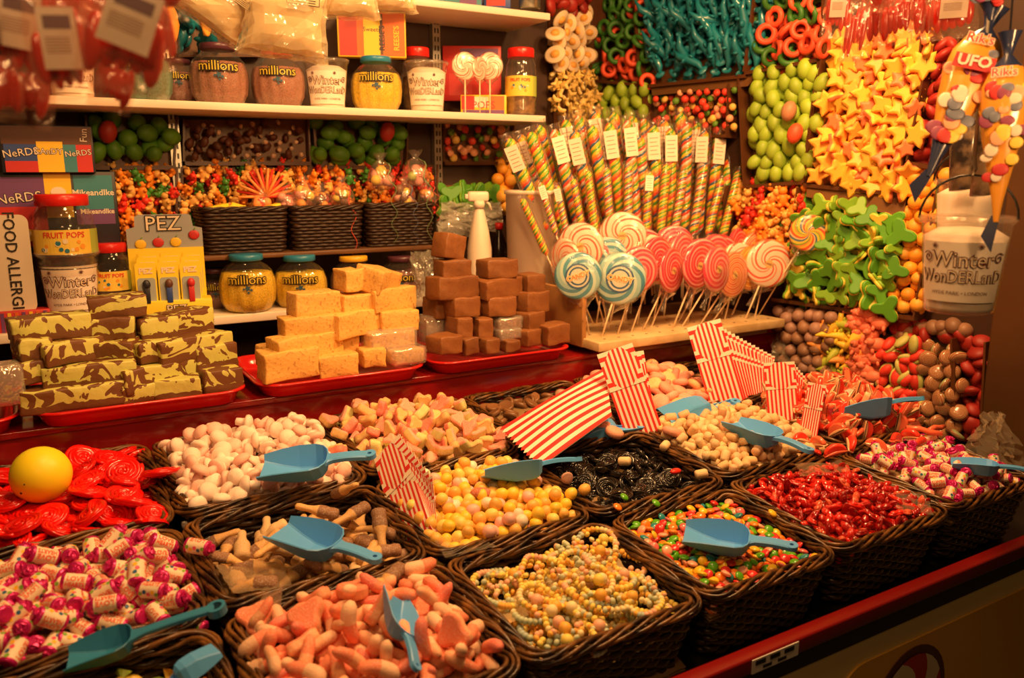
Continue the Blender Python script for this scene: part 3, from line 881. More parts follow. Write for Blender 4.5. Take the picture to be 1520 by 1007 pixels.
def necklace(seed, squash=.45):
    R = random.Random(seed); b = MB(); nb = 36; rad = nb * .0086 / (2 * PI); run = 0; c = 0
    for i in range(nb):
        a = 2 * PI * i / nb
        p = Vector((rad * 1.25 * math.cos(a), rad * .75 * math.sin(a) * (1 + .25 * math.sin(2 * a + seed)), .0018 * math.sin(3 * a + seed)))
        t = Vector((-math.sin(a) * 1.25, math.cos(a) * .75, 0)).to_track_quat('Z', 'Y').to_matrix().to_4x4()
        if run <= 0: c = R.choices(range(6), (5, 4, 3, 2.4, 1.4, .8))[0]; run = R.choice((1, 1, 2, 3, 4))
        run -= 1
        b.lathe([(.0012, -.0042), (.0050, -.0035), (.0062, 0), (.0050, .0035), (.0012, .0042)], 8, c, Matrix.Translation(p) @ t, cap=True)
    return b


NM = [necklace(s).mesh('necklace', NC) for s in range(10)]
objs = pile('A2', 'candy_necklace', 'pastel beaded candy necklace in the heap of necklaces', 'candy necklace', 'pastel candy necklaces', NM, 74, .050, .0125,
            lambda u, v, w, d: -.048 + .026 * falloff(u, v, w, d) + .022 * (u / w) + .012 * (v / d), 27, .12, margin=.062, vol=.5, scale=(.95, 1.05))
big = [MB().ball((0, 0, 0), .0105, n=12, h=9).mesh('big', NC[k]) for k in (0, 2, 3, 1)]
PR = random.Random(5)
H, us, vs = PILED['A2']; M0, w_, d_ = BM['A2']
for i in range(17):
    iu = PR.randrange(6, len(us) - 6); iv = PR.randrange(6, len(vs) - 6)
    p = M0 @ Vector((us[iu], vs[iv], H[iu, iv] + .004)); o = inst('large_candy_bead', big[PR.randrange(4)], None, p); tag(o, where('large round bead lying loose on the candy necklaces', 3 * us[iu] / w_, -3 * vs[iv] / d_, ('back', 'middle', 'front')), 'sweet', 'large loose beads')
sm_ = [MB().ball((0, 0, 0), (.0058, .0058, .0044), n=8, h=6).mesh('bead', NC[k]) for k in range(5)]
for i in range(290):
    iu = PR.randrange(4, len(us) - 4); iv = PR.randrange(4, len(vs) - 4)
    p = M0 @ Vector((us[iu], vs[iv], max(H[iu, iv] + .001, -.085))); kc = PR.randrange(5); o = inst('small_candy_bead', sm_[kc], None, p, (PR.random() * 3, PR.random() * 3, 0)); tag(o, where('small %s bead broken off a candy necklace' % ('yellow', 'cream', 'orange', 'pink', 'mint')[kc], 3 * us[iu] / w_, -3 * vs[iv] / d_, ('back', 'middle', 'front')), 'sweet', 'small loose necklace beads')

# bottom left wrapped sweets
WR = [mat('wrap_green', (.30, .42, .05), .3, bump=.4, bscale=80), mat('wrap_yellow', (.80, .55, .08), .3, bump=.4, bscale=80), mat('wrap_orange', (.75, .25, .05), .3, bump=.4, bscale=80)]


def wrapped():
    b = MB(); b.ball((0, 0, 0), (.017, .010, .010), n=10, h=6, m=0)
    for s in (-1, 1):
        vs = [(s * .015, 0, 0)] + [(s * (.028 + .002 * (k % 2)), .011 * math.cos(k * PI / 4), .004 * math.sin(k * PI / 2) + .006 * math.sin(k * PI / 4)) for k in range(9)]
        b.add(vs, [(0, k, k + 1) for k in range(1, 9)], 1, smooth=False)
    return b


WM = [wrapped().mesh('wrapped', [WR[a], WR[c]]) for a, c in ((0, 1), (1, 1), (2, 1), (1, 0))]
pile('A0', 'twist_wrapped_sweet', 'twist wrapped sweet at the bottom left', 'sweet', 'twist wrapped sweets at the bottom left', WM, 110, .02, .02, lambda u, v, w, d: -.05 + .02 * falloff(u, v, w, d), 28, .5, labs=('green and yellow', 'all yellow', 'orange and yellow', 'yellow and green'))
# ------------------------------------------------------------------ scoops
SCB = mat('scoop_blue', (.10, .40, .92), .38, vary_obj=.08, sss=.05)
SCD = mat('scoop_teal', (.03, .22, .42), .35)


def scoop_parts(hole=True, long=False):
    bm = bmesh.new(); st = [(-.066, .006, .026, .012, .040), (-.062, .014, .014, .028, .041), (-.052, .022, .004, .042, .0415), (-.035, .027, 0, .050, .042), (.0, .028, 0, .051, .042), (.035, .031, .008, .048, .039), (.072, .036, .019, .043, .033)]
    rings = []
    for (x, wf, zf, wr, zr) in st:
        pts = []
        for f in (0, .25, .5, .75): pts.append((x, -(wr + (wf - wr) * f), zr + (zf + .004 - zr) * f))
        pts.append((x, -wf * .98, zf + .003)); pts.append((x, -wf * .85, zf)); pts.append((x, 0, zf))
        pts += [(p[0], -p[1], p[2]) for p in reversed(pts[:-1])]
        rings.append([bm.verts.new(p) for p in pts])
    for a, c in zip(rings, rings[1:]):
        for k in range(len(a) - 1): bm.faces.new((a[k], a[k + 1], c[k + 1], c[k]))
    bm.faces.new(list(reversed(rings[0])))
    bmesh.ops.recalc_face_normals(bm, faces=bm.faces[:])
    bmesh.ops.solidify(bm, geom=bm.faces[:], thickness=.0026)
    bowl = MB().frombm(bm, smooth=False); bm.free()
    bm = None
    h = MB(); L = .095 if not long else .19
    # bar with a turned down edge along each side
    x0 = -.062; x1 = x0 - L + .012; wd = lambda f: .017 + .010 * max(0, 1 - f * 5) ** 2
    for s in (-1, 1):
        pass
    n = 12; vs = []; fs = []
    prof = [(-1, -.008), (-1, 0), (-.75, .002), (.75, .002), (1, 0), (1, -.008), (.82, -.008), (.82, -.002), (-.82, -.002), (-.82, -.008)]
    for i in range(n + 1):
        f = i / n; x = x0 + (x1 - x0) * f; w_ = wd(f) * .75
        for (a, z) in prof: vs.append((x, a * w_, .036 + z + .003 * math.sin(f * PI)))
    m = len(prof)
    for i in range(n):
        for k in range(m): fs.append((i * m + k, i * m + (k + 1) % m, (i + 1) * m + (k + 1) % m, (i + 1) * m + k))
    h.add(vs, fs, smooth=False)
    # rounded end with its hanging hole
    cx = x1 - .004; ro = .0132 if not long else .022; ri = .0042 if not long else .014; k_ = 20; V = []
    for (r, z) in ((ro, .028 if not long else .018), (ro, .038), (ri, .038), (ri, .028 if not long else .018)):
        for k in range(k_): V.append((cx + r * math.cos(2 * PI * k / k_), r * math.sin(2 * PI * k / k_), z))
    Fs = []
    for i in range(4):
        for k in range(k_): Fs.append((i * k_ + k, i * k_ + (k + 1) % k_, ((i + 1) % 4) * k_ + (k + 1) % k_, ((i + 1) % 4) * k_ + k))
    h.add(V, Fs, smooth=False)
    return bowl, h, .072 + L + .062 + (0 if not long else .01)


_sb, _sh, SLEN = scoop_parts(); SB_ = _sb.mesh('scoop_bowl', SCB); SH_ = _sh.mesh('scoop_handle', SCB)
_tb, _th, TLEN = scoop_parts(long=True); TB_ = _tb.mesh('scoop_bowl', SCD); TH_ = _th.mesh('scoop_handle', SCD)
NRM = Vector((0, -SL, 1)).normalized()


def scoop(pm, hm, ph, hh, roll, label, long=False, grp='blue plastic scoops'):
    P1 = atS(*pm, hm); P2 = atS(*ph, hh); X = (P1 - P2); L = X.length; X.normalize()
    Zv = (NRM - X * NRM.dot(X)).normalized(); Zv = Matrix.Rotation(math.radians(roll), 3, X) @ Zv; Y = Zv.cross(X)
    s = L / (TLEN if long else SLEN); M = Matrix((X, Y, Zv)).transposed().to_4x4()
    org = P1 - (M @ Vector((.072 * s, 0, .02 * s)))
    o = thing('plastic_scoop', label, 'scoop', group=grp); o.matrix_world = Matrix.Translation(org) @ M @ Matrix.Scale(s, 4)
    inst('scoop_bowl', TB_ if long else SB_, o); inst('scoop_handle', TH_ if long else SH_, o)
    return o


scoop((388, 700), .045, (556, 683), .075, -8, 'blue plastic scoop lying on the pale foam mushrooms, mouth to the left')
scoop((412, 790), .035, (562, 840), .030, -2, 'blue plastic scoop lying on the fizzy cola bottles')
scoop((716, 708), .040, (862, 690), .055, 28, 'blue plastic scoop seen side on above the mini eggs')
scoop((1015, 795), .010, (1180, 820), .020, -6, 'blue plastic scoop lying open side up on the rainbow beans')
scoop((1084, 630), .050, (1203, 678), .050, 4, 'blue plastic scoop lying open side up on the tan sugared cylinders')
scoop((985, 616), .025, (1096, 590), .050, 172, 'blue plastic scoop turned upside down on the pink sugared rounds')
scoop((1242, 617), .045, (1370, 600), .070, 30, 'blue plastic scoop resting on the red and peach gummy slices')
scoop((1412, 690), .030, (1530, 704), .045, 8, 'blue plastic scoop stuck into the wrapped rolls at the right edge of the photo')
scoop((855, 640), .010, (955, 628), .022, 160, 'blue plastic scoop half hidden under the big striped bag')
scoop((583, 885), .055, (612, 1000), .030, 42, 'blue plastic scoop standing on the pink fizzy sweets, handle towards the viewer')
scoop((100, 985), .010, (335, 905), .055, 0, 'large teal scoop with a ringed handle at the bottom left corner', True, None)
scoop((320, 962), .03, (215, 1030), .01, 175, 'teal scoop cut off by the bottom edge of the photo', False, None)
scoop((1180, 580), -.01, (1243, 567), .015, 0, 'blue scoop showing only its handle end behind the row of striped bags')

# ------------------------------------------------------------------ striped paper bags
BR_ = mat('bag_red', (.72, .025, .02), .6); BW_ = mat('bag_white', (.90, .78, .64), .6)


def bag_meshes(w=.14, L=.27, n=15):
    b = MB(); c = w / n
    rr = random.Random(3)
    for k in range(n):
        x0 = -w / 2 + c * k; x1 = x0 + c
        for (y, fl) in ((-.0008, 0), (.0008, 1)):
            q = [(x0, y, 0), (x1, y, 0), (x1, y, L * .5), (x0, y, L * .5), (x1, y, L), (x0, y, L)]
            b.add(q, [(0, 1, 2, 3), (3, 2, 4, 5)] if not fl else [(3, 2, 1, 0), (5, 4, 2, 3)], k % 2, smooth=False)
        # pinked edge
        b.add([(x0, 0, 0), (x0 + c / 2, 0, -c * .5), (x1, 0, 0)], [(0, 1, 2)], k % 2, smooth=False)
        # red and white edges
        b.add([(x0, -.0008, L), (x1, -.0008, L), (x1, .0008, L), (x0, .0008, L)], [(0, 1, 2, 3)], k % 2, smooth=False)
    for s in (-1, 1): b.add([(s * w / 2, -.0008, 0), (s * w / 2, .0008, 0), (s * w / 2, .0008, L), (s * w / 2, -.0008, L)], [(0, 1, 2, 3)], 1, smooth=False)
    f = MB(); H = w * .86; z0 = L - H; y = -.0022
    for k in range(n):                                     # middle leaf, stripes along the bag
        x0 = -w / 2 + c * k; x1 = x0 + c
        cut = lambda x: max(0.0, (abs(x) - w * .16)) * 1.0
        f.add([(x0, y, z0 + cut(x0)), (x1, y, z0 + cut(x1)), (x1, y, L - cut(x1)), (x0, y, L - cut(x0))], [(0, 1, 2, 3)], k % 2, smooth=False)
    m = 9
    for s in (-1, 1):                                      # side triangles, stripes across
        for k in range(m):
            za = z0 + H * k / m; zb = z0 + H * (k + 1) / m
            e = lambda z: min(w * .5, w * .16 + min(z - z0, L - z))
            xa, xb = e(za), e(zb)
            q = [(s * w / 2, y - .0004, za), (s * min(xa, w / 2), y - .0004, za), (s * min(xb, w / 2), y - .0004, zb), (s * w / 2, y - .0004, zb)]
            f.add(q, [(0, 1, 2, 3)], (k + 1) % 2, smooth=False)
            xi = w * .20 + .004
    for k in range(n):                                     # turned over lip just below
        x0 = -w / 2 + c * (k + .5); x1 = x0 + c * .5
        if x1 < w / 2 * .8 and x0 > -w / 2 * .8: f.add([(x0, y - .0008, z0 + .012), (x1, y - .0008, z0 + .012), (x1, y - .0008, z0 + .030), (x0, y - .0008, z0 + .030)], [(0, 1, 2, 3)], k % 2, smooth=False)
    return b.mesh('bag_sheet', [BR_, BW_]), f.mesh('folded_base', [BR_, BW_])


BG1, BG2 = bag_meshes()


def place_bag(bot, top, wd, label, group=None, flip=False, ws=1.0, base=True):
    Z = (top - bot); L = Z.length; Z.normalize(); X = (wd - Z * wd.dot(Z)).normalized(); Y = Z.cross(X)
    M = Matrix((X, Y, Z)).transposed().to_4x4(); s = L / .27
    o = thing('striped_paper_bag', label, 'paper bag', group=group); o.matrix_world = Matrix.Translation(bot) @ M @ Matrix.Diagonal((s * ws, s * (-1 if False else 1), s, 1))
    inst('bag_sheet', BG1, o)
    if base: inst('folded_base', BG2, o)
    return o


RIGHT = _R.copy()
def stand(tx, ty, bx, by, back=0.0):
    bt = atS(bx, by, -.005); D = (bt - CAM).dot(_fw); return bt + _F * back, CAM + ray(tx, ty) * (D + .015) + _F * back


# near stack by the cola bottles
for i in range(10):
    f = i / 9
    top = atS(575 + 58 * f, 664 + 47 * f, .065); bot = atS(618 + 8 * f, 802 - 2 * f, -.02)
    bot = bot + RIGHT * .0035 * i * .6
    wd = (RIGHT * .55 + Vector((_F.x, _F.y, 0)) * .84)
    place_bag(bot, top, Vector((.25 + .1 * f, -.97, 0)) if False else (RIGHT * .62 - _F * .78), 'red and white striped bag, %s from the left in the fan by the mini eggs' % ('first second third fourth fifth sixth seventh eighth ninth tenth'.split()[i]), 'striped bags fanned by the mini eggs', ws=.62)
# large loose bag: a limp sheet, nearly flat at its left end and standing on edge at the right
def limp_bag(c, label, n=15, k=12, bow=.012):
    TL, TR, BR2, BL = c; b = MB(); N0 = (TR - TL).cross(BL - TL).normalized()
    if N0.dot(CAM - TL) < 0: N0 = -N0

    def P(u, v, o=0): return (TL * (1 - u) + TR * u) * (1 - v) + (BL * (1 - u) + BR2 * u) * v + N0 * (bow * math.sin(u * PI) * math.sin(v * PI * .9 + .2) + o)
    for j in range(n):
        for i in range(k):
            for o in (0, -.0015):
                q = [P(i / k, j / n, o), P((i + 1) / k, j / n, o), P((i + 1) / k, (j + 1) / n, o), P(i / k, (j + 1) / n, o)]
                b.add(q, [(0, 1, 2, 3) if not o else (3, 2, 1, 0)], j % 2)
        b.add([P(0, j / n), P(0, (j + 1) / n), P(-.03, (j + .5) / n)], [(0, 1, 2)], j % 2, smooth=False)
    for (a_, c_) in (((0, 0), (1, 0)), ((1, 0), (1, 1)), ((0, 1), (1, 1))): b.add([P(*a_), P(*c_), P(*c_, -.0015), P(*a_, -.0015)], [(0, 1, 2, 3)], 1, smooth=False)
    t = thing('striped_paper_bag', label, 'paper bag', TL); b.warp(lambda p: p - TL); b.build('bag_sheet', [BR_, BW_], t); return t


limp_bag((atS(745, 634, .045), atS(898, 546, .125), atS(908, 617, .055), atS(804, 692, .035)), 'large flat striped paper bag lying loose across the middle baskets')
limp_bag((atS(770, 655, .028), atS(893, 590, .06), atS(893, 625, .03), atS(802, 694, .018)), 'second striped bag peeping out beneath the large loose bag', bow=.004)
# pair standing behind
place_bag(*stand(912, 518, 957, 645), RIGHT, 'striped bag with folded base, upright behind the large loose bag', None, ws=.80)
place_bag(*stand(934, 528, 960, 645, .012), RIGHT * .95 + _F * .2, 'second upright striped bag, just behind the one with the clear fold', None, ws=.62)
place_bag(*stand(942, 526, 963, 643, .024), RIGHT * .9 + _F * .3, 'third upright striped bag, rear of the small upright group', None, ws=.55)
# long row
rb = random.Random(4)
q = 0
for (tx, ty, bx, by, n, dx, dy, bdx, wsx) in ((1044, 480, 1080, 600, 15, 8.0, 3.6, 5.0, .80), (1156, 538, 1164, 628, 6, 6.0, 4.5, 3.0, 1.02), (1213, 570, 1198, 654, 5, 3.0, 2.6, 1.0, .62)):
    for i in range(n):
        w_ = wsx if i == 0 else wsx * .92
        lab = 'striped bag tucked behind the %s face of the long row, %s one back' % (('tall left', 'broad middle', 'narrow right')[q], 'first second third fourth fifth sixth seventh eighth ninth tenth eleventh twelfth thirteenth fourteenth fifteenth'.split()[i - 1])
        if i == 0: lab = ('tall first striped bag at the left end of the long row', 'broad striped bag facing the viewer in the middle of the long row', 'narrow striped bag facing the viewer at the right end of the long row')[q]
        bo, to = stand(tx + dx * i, ty + dy * i * (1 if i else 0) + (8 if (q == 0 and i) else 0), bx + bdx * i, by - i * .8, .007 * i)
        place_bag(bo, to, RIGHT + _F * rb.uniform(-.06, .10), lab, 'striped bags in the long row', ws=w_)
    q += 1

# ------------------------------------------------------------------ red trays with fudge
def tray_mb(w, d, h=.034):
    b = MB(); L = []
    for (e, z) in ((-.010, .0), (-.004, h * .55), (.006, h - .006), (.012, h - .003), (.012, h), (.008, h + .002), (.0, h), (-.008, h * .5), (-.016, .004)):
        L.append([(x, y, z) for x, y in rrect(-w / 2 - e, -d / 2 - e, w / 2 + e, d / 2 + e, .055 + e * .5, 8)])
    n = len(L[0]); vs = [p for r in L for p in r]; fs = []
    for i in range(len(L) - 1):
        for k in range(n): fs.append((i * n + k, i * n + (k + 1) % n, (i + 1) * n + (k + 1) % n, (i + 1) * n + k))
    fs.append(tuple(reversed(range(n)))); fs.append(tuple(range((len(L) - 1) * n, len(L) * n)))
    return b.add(vs, fs)


TY0, TY1 = 1.925, 2.31; TZ = 1.064
for (pa, pb, lab) in (((-150, 640), (28, 618), 'red plastic tray cut off at the left edge, beside the green fudge tray'), ((44, 612), (372, 570), 'red plastic tray carrying the green and brown fudge'),
                      ((386, 566), (640, 538), 'red plastic tray carrying the yellow fudge'), ((650, 535), (857, 508), 'red plastic tray carrying the plain brown fudge')):
    xa = atY(*pa, TY0).x + .012; xb = atY(*pb, TY0).x - .012
    o = tray_mb(xb - xa, TY1 - TY0 - .03).build('red_tray', RED_TRAY, None, ((xa + xb) / 2, (TY0 + TY1) / 2, TZ), None); tag(o, lab, 'tray', 'red plastic trays on the step')


def fudge_mat(kind):
    if kind == 'mint':
        m, nt, b = _new('mint_fudge'); N = nt.nodes; L = nt.links; setp(b, rough=.5, sss=.05)
        tc = N.new('ShaderNodeTexCoord'); sp = N.new('ShaderNodeSeparateXYZ'); L.new(tc.outputs['Object'], sp.inputs[0])
        oi = N.new('ShaderNodeObjectInfo'); ad = N.new('ShaderNodeVectorMath'); ad.operation = 'ADD'; L.new(tc.outputs['Object'], ad.inputs[0])
        mu = N.new('ShaderNodeVectorMath'); mu.operation = 'SCALE'; mu.inputs[0].default_value = (7, 3, 5); L.new(oi.outputs['Random'], mu.inputs['Scale']); L.new(mu.outputs[0], ad.inputs[1])
        nz = N.new('ShaderNodeTexNoise'); nz.inputs['Scale'].default_value = 14; nz.inputs['Distortion'].default_value = 2.2; nz.inputs['Detail'].default_value = 2; L.new(ad.outputs[0], nz.inputs[0])
        # lower layer is brown; above it green with brown marbling towards the top
        zz = nmath(N, L, 'MULTIPLY', sp.outputs[2], 30.0)
        lo = nmath(N, L, 'LESS_THAN', nmath(N, L, 'ADD', zz, nmath(N, L, 'MULTIPLY', nz.outputs[0], .9)), .22)
        hi = nmath(N, L, 'GREATER_THAN', nmath(N, L, 'ADD', nz.outputs[0], nmath(N, L, 'MULTIPLY', sp.outputs[2], 2.6)), .55)
        mx = nmath(N, L, 'MAXIMUM', lo, hi)
        cr = N.new('ShaderNodeValToRGB'); cr.color_ramp.elements[0].color = (.60, .58, .15, 1); cr.color_ramp.elements[1].color = (.16, .062, .02, 1); L.new(mx, cr.inputs[0])
        L.new(cr.outputs[0], b.inputs['Base Color'])
        nb = N.new('ShaderNodeTexNoise'); nb.inputs['Scale'].default_value = 60; L.new(tc.outputs['Object'], nb.inputs[0]); bp = N.new('ShaderNodeBump'); bp.inputs['Strength'].default_value = .5; bp.inputs['Distance'].default_value = .003
        L.new(nb.outputs[0], bp.inputs['Height']); L.new(bp.outputs[0], b.inputs['Normal']); return m
    if kind == 'yellow': return mat('yellow_fudge', (.76, .44, .11), .65, bump=1.0, bscale=110, col2=(.48, .24, .06), nscale=110, thr=(.56, .68), vary_obj=.08, sss=.05)
    return mat('brown_fudge', (.25, .094, .026), .55, bump=1.0, bscale=60, col2=(.21, .075, .022), nscale=20, vary_obj=.15)


FD = {k: fudge_mat(k) for k in ('mint', 'yellow', 'brown')}
FLAB = dict(mint=('marbled green and brown fudge block', 'green and brown fudge'), yellow=('yellow fudge block with nutty flecks', 'yellow fudge'), brown=('plain brown fudge block', 'plain brown fudge'))


def noise3(p, s): return math.sin(p.x * 61 + s) * math.cos(p.y * 53 + s * 2) + math.sin(p.z * 83 + p.x * 31 + s * 3) * .7


def brick(kind, x0, y0, x1, y1, Y, rz=0.0, dep=.07, rx=0.0, label=None, ry=0.0):
    c = atY((x0 + x1) / 2, (y0 + y1) / 2, Y); z = (c - CAM).dot(_fw)
    wpx = (x1 - x0) * z / FPX; ca = math.cos(YAW); wv = wpx / max(.5, math.cos(YAW + rz)) * (1.0 if abs(rz) < .2 else 1) - .0
    hgt = (y1 - y0) * z / FPX * .97
    wv = max(.04, wv - dep * .45 * (1 if rz >= -.2 else .2))
    bm = bmesh.new(); bmesh.ops.create_cube(bm, size=1)
    for v in bm.verts: v.co = Vector((v.co.x * wv, v.co.y * dep, v.co.z * hgt))
    bmesh.ops.bevel(bm, geom=bm.edges[:], offset=.0035, segments=2, affect='EDGES', profile=.5)
    bmesh.ops.subdivide_edges(bm, edges=[e for e in bm.edges if e.calc_length() > .02], cuts=4, use_grid_fill=True)
    s = x0 * .37 + y0
    for v in bm.verts: v.co += Vector((1, .8, .6)) * .0022 * noise3(v.co, s) + Vector((noise3(v.co * 2.3, s + 4), noise3(v.co * 2, s + 9), noise3(v.co * 1.9, s + 2))) * .0009
    o = MB().frombm(bm).build('fudge_block', FD[kind], None, (c.x, c.y + dep / 2, c.z), (rx, ry, rz)); bm.free()
    row = label or FLAB[kind][0]
    return tag(o, row, 'fudge', FLAB[kind][1])


MINT = [  # rows from the tray upwards: outline in the photo, depth, turn
    ((40, 575, 178, 611), 1.945, 0), ((178, 572, 236, 601), 1.955, .25), ((228, 563, 306, 597), 1.955, -.12), ((300, 549, 360, 583), 1.965, .15),
    ((18, 541, 48, 576), 2.03, 0), ((24, 537, 74, 573), 1.975, .3), ((70, 541, 200, 578), 1.965, -.05), ((198, 539, 295, 576), 1.985, .4), ((288, 512, 346, 555), 2.02, .3),
    ((24, 504, 74, 539), 1.99, .2), ((72, 507, 132, 542), 1.99, .45), ((124, 508, 206, 543), 2.0, -.35), ((202, 507, 248, 541), 1.995, .4), ((244, 500, 330, 538), 2.01, .35),
    ((25, 470, 124, 507), 2.02, .15), ((120, 472, 208, 509), 2.03, -.15), ((206, 472, 262, 508), 2.03, .2), ((255, 462, 302, 502), 2.07, .5),
    ((134, 440, 218, 473), 2.04, 0)]
mp = ['front of the bottom row, long', 'bottom row, short, second from the left', 'bottom row, third from the left', 'bottom row at the right end']
rows = ['bottom row'] * 4 + ['second row'] * 5 + ['third row'] * 5 + ['fourth row'] * 4 + ['very top']
posn = ['left end', 'second from left', 'third from left', 'right end', 'far left rear', 'left', 'long middle', 'right of middle', 'right end', 'left end', 'second from left', 'middle', 'right of middle', 'right end', 'left end', 'second from left', 'third from left', 'right end', '']
for (bx, Y, rz), r_, p_ in zip(MINT, rows, posn):
    brick('mint', *bx, Y, rz, label='marbled green and brown fudge block, ' + r_ + (', ' + p_ if p_ else ' of the pile'))
YEL = [((392, 520, 474, 566), 1.945, .1, 'bottom row, left end'), ((388, 516, 420, 548), 2.03, .2, 'bottom row, rear left corner'), ((470, 527, 538, 562), 1.95, .0, 'bottom row, middle'), ((534, 518, 584, 547), 1.96, -.1, 'bottom row, right of middle'),
       ((414, 498, 504, 538), 1.97, .25, 'second row, left end'), ((498, 496, 538, 528), 2.02, .1, 'second row, middle'),
       ((420, 470, 502, 504), 1.99, 0, 'third row, left end'), ((498, 462, 564, 501), 2.0, .35, 'third row, middle'), ((562, 462, 630, 493), 2.0, -.1, 'third row, right end'),
       ((436, 434, 508, 472), 2.01, .1, 'fourth row, left end'), ((504, 438, 562, 473), 2.02, .15, 'fourth row, middle'), ((552, 428, 616, 464), 2.03, .3, 'fourth row, right end'),
       ((506, 400, 543, 434), 2.04, .2, 'small cube near the top')]
for bx, Y, rz, l in YEL: brick('yellow', *bx, Y, rz, label='yellow flecked fudge block, ' + l)
brick('yellow', 548, 400, 590, 438, 2.03, .7, .085, .25, 'yellow flecked fudge block tilted on the very top', .15)
BRN = [((646, 500, 690, 527), 1.95, .2, 'bottom row, left end'), ((684, 502, 718, 529), 1.955, 0, 'bottom row, second from left'), ((715, 504, 748, 526), 1.955, .1, 'bottom row, third from left'), ((745, 506, 780, 523), 1.955, 0, 'bottom row, low one in the middle'),
       ((774, 490, 806, 516), 1.97, .3, 'bottom row, small cube right of middle'), ((806, 482, 852, 513), 1.96, .15, 'bottom row, right end'),
       ((672, 472, 708, 504), 1.98, .1, 'second row, left'), ((704, 473, 740, 504), 1.985, 0, 'second row, beside the wrapped blocks'), ((776, 464, 812, 494), 1.99, .3, 'second row, right'),
       ((640, 444, 672, 474), 2.05, .2, 'third row, rear left'), ((667, 442, 718, 472), 2.0, .1, 'third row, left'), ((718, 442, 774, 471), 2.0, 0, 'third row, middle'), ((774, 434, 820, 466), 2.01, .2, 'third row, right end'),
       ((645, 411, 715, 445), 2.01, .15, 'fourth row, left'), ((714, 414, 778, 444), 2.02, .3, 'fourth row, middle'), ((775, 408, 816, 436), 2.03, .1, 'fourth row, right end'),
       ((652, 386, 708, 413), 2.03, 0, 'fifth row, left'), ((717, 386, 776, 414), 2.03, 0, 'fifth row, right')]
for bx, Y, rz, l in BRN: brick('brown', *bx, Y, rz, label='plain brown fudge block, ' + l)
brick('brown', 655, 348, 692, 386, 2.05, .3, .06, 0, 'plain brown fudge block tilted on the very top', .2)
# blocks wrapped in cellophane
FILM = film('clear_wrap', (.95, .88, .78), .5, .12, 1.0, 35, .22)


def wrapped_block(x0, y0, x1, y1, Y, kind, label):
    c = atY((x0 + x1) / 2, (y0 + y1) / 2, Y); z = (c - CAM).dot(_fw); w_ = (x1 - x0) * z / FPX * .95; h = (y1 - y0) * z / FPX * .9
    t = thing('wrapped_fudge_block', label, 'fudge', (c.x, c.y + .03, c.z), (0, 0, .1), 'fudge wrapped in clear film')
    MB().rbox((-w_ / 2, -.03, -h / 2), (w_ / 2, .03, h / 2), .006).build('fudge_bar', FD[kind], t)
    b = MB().rbox((-w_ / 2 - .006, -.036, -h / 2 - .005), (w_ / 2 + .006, .036, h / 2 + .005), .01, seg=3)
    bm_ = MB(); bm_.v = b.v; bm_.f = b.f; bm_.m = b.m; bm_.sm = b.sm; bm_.jitter(.0025); bm_.build('clear_film', FILM, t)


wrapped_block(546, 492, 622, 518, 1.985, 'yellow', 'film wrapped pale fudge block low in the yellow pile')
wrapped_block(580, 518, 634, 542, 1.95, 'yellow', 'film wrapped pale fudge block on the right rim of the yellow tray')
wrapped_block(736, 473, 778, 490, 2.0, 'brown', 'film wrapped block in the second row of brown fudge')
wrapped_block(738, 490, 776, 505, 1.99, 'brown', 'film wrapped block low in the brown fudge pile')
wrapped_block(628, 470, 668, 512, 2.06, 'brown', 'film wrapped block between the yellow and the brown piles')
wrapped_block(-40, 545, 26, 606, 1.95, 'brown', 'film wrapped fudge block cut off by the left edge')

# ------------------------------------------------------------------ lollipop stand
PX0, PX1, PY0, PY1, PZ = 1.415, 2.20, 1.885, 2.16, 1.112
t = thing('lollipop_stand', 'pale wooden board with holes, full of lollipop sticks', 'display stand', ((PX0 + PX1) / 2, (PY0 + PY1) / 2, PZ - .028))
c0 = Vector(t.location)
MB().rbox((PX0 - c0.x, PY0 - c0.y, 0), (PX1 - c0.x, PY1 - c0.y, .028), .003).build('board', WOOD_LT, t)
MB().rbox((PX0 - c0.x + .03, PY1 - c0.y, -.04), (PX1 - c0.x - .02, PY1 - c0.y + .19, .03), .004).build('rear_block', WOOD_DK, t)
MB().rbox((PX0 - c0.x - .004, PY0 - c0.y + .08, 0), (PX0 - c0.x + .012, PY1 - c0.y + .18, .17), .003).build('side_cheek', mat('orange_wood', (.42, .20, .06), .5, col2=(.32, .14, .04), nscale=8), t)
hb = MB(); holes = []
for i in range(14):
    for j in range(3):
        x = PX0 + .05 + i * .0535; y = PY0 + .04 + j * .075; holes.append((x, y)); hb.lathe([(.0045, 0), (.0045, .0006)], 10, M=Matrix.Translation((x - c0.x, y - c0.y, .028)))
hb.build('drilled_holes', mat('hole_dark', (.10, .06, .03), .7), t)['kind'] = 'stuff'
bk = MB().rbox((PX0 + .06, PY0 + .03, 1.064), (PX1 - .05, PY1, PZ - .029), .003).build('support_block', WOOD_DK); tag(bk, 'dark wooden block carrying the lollipop board', 'block')


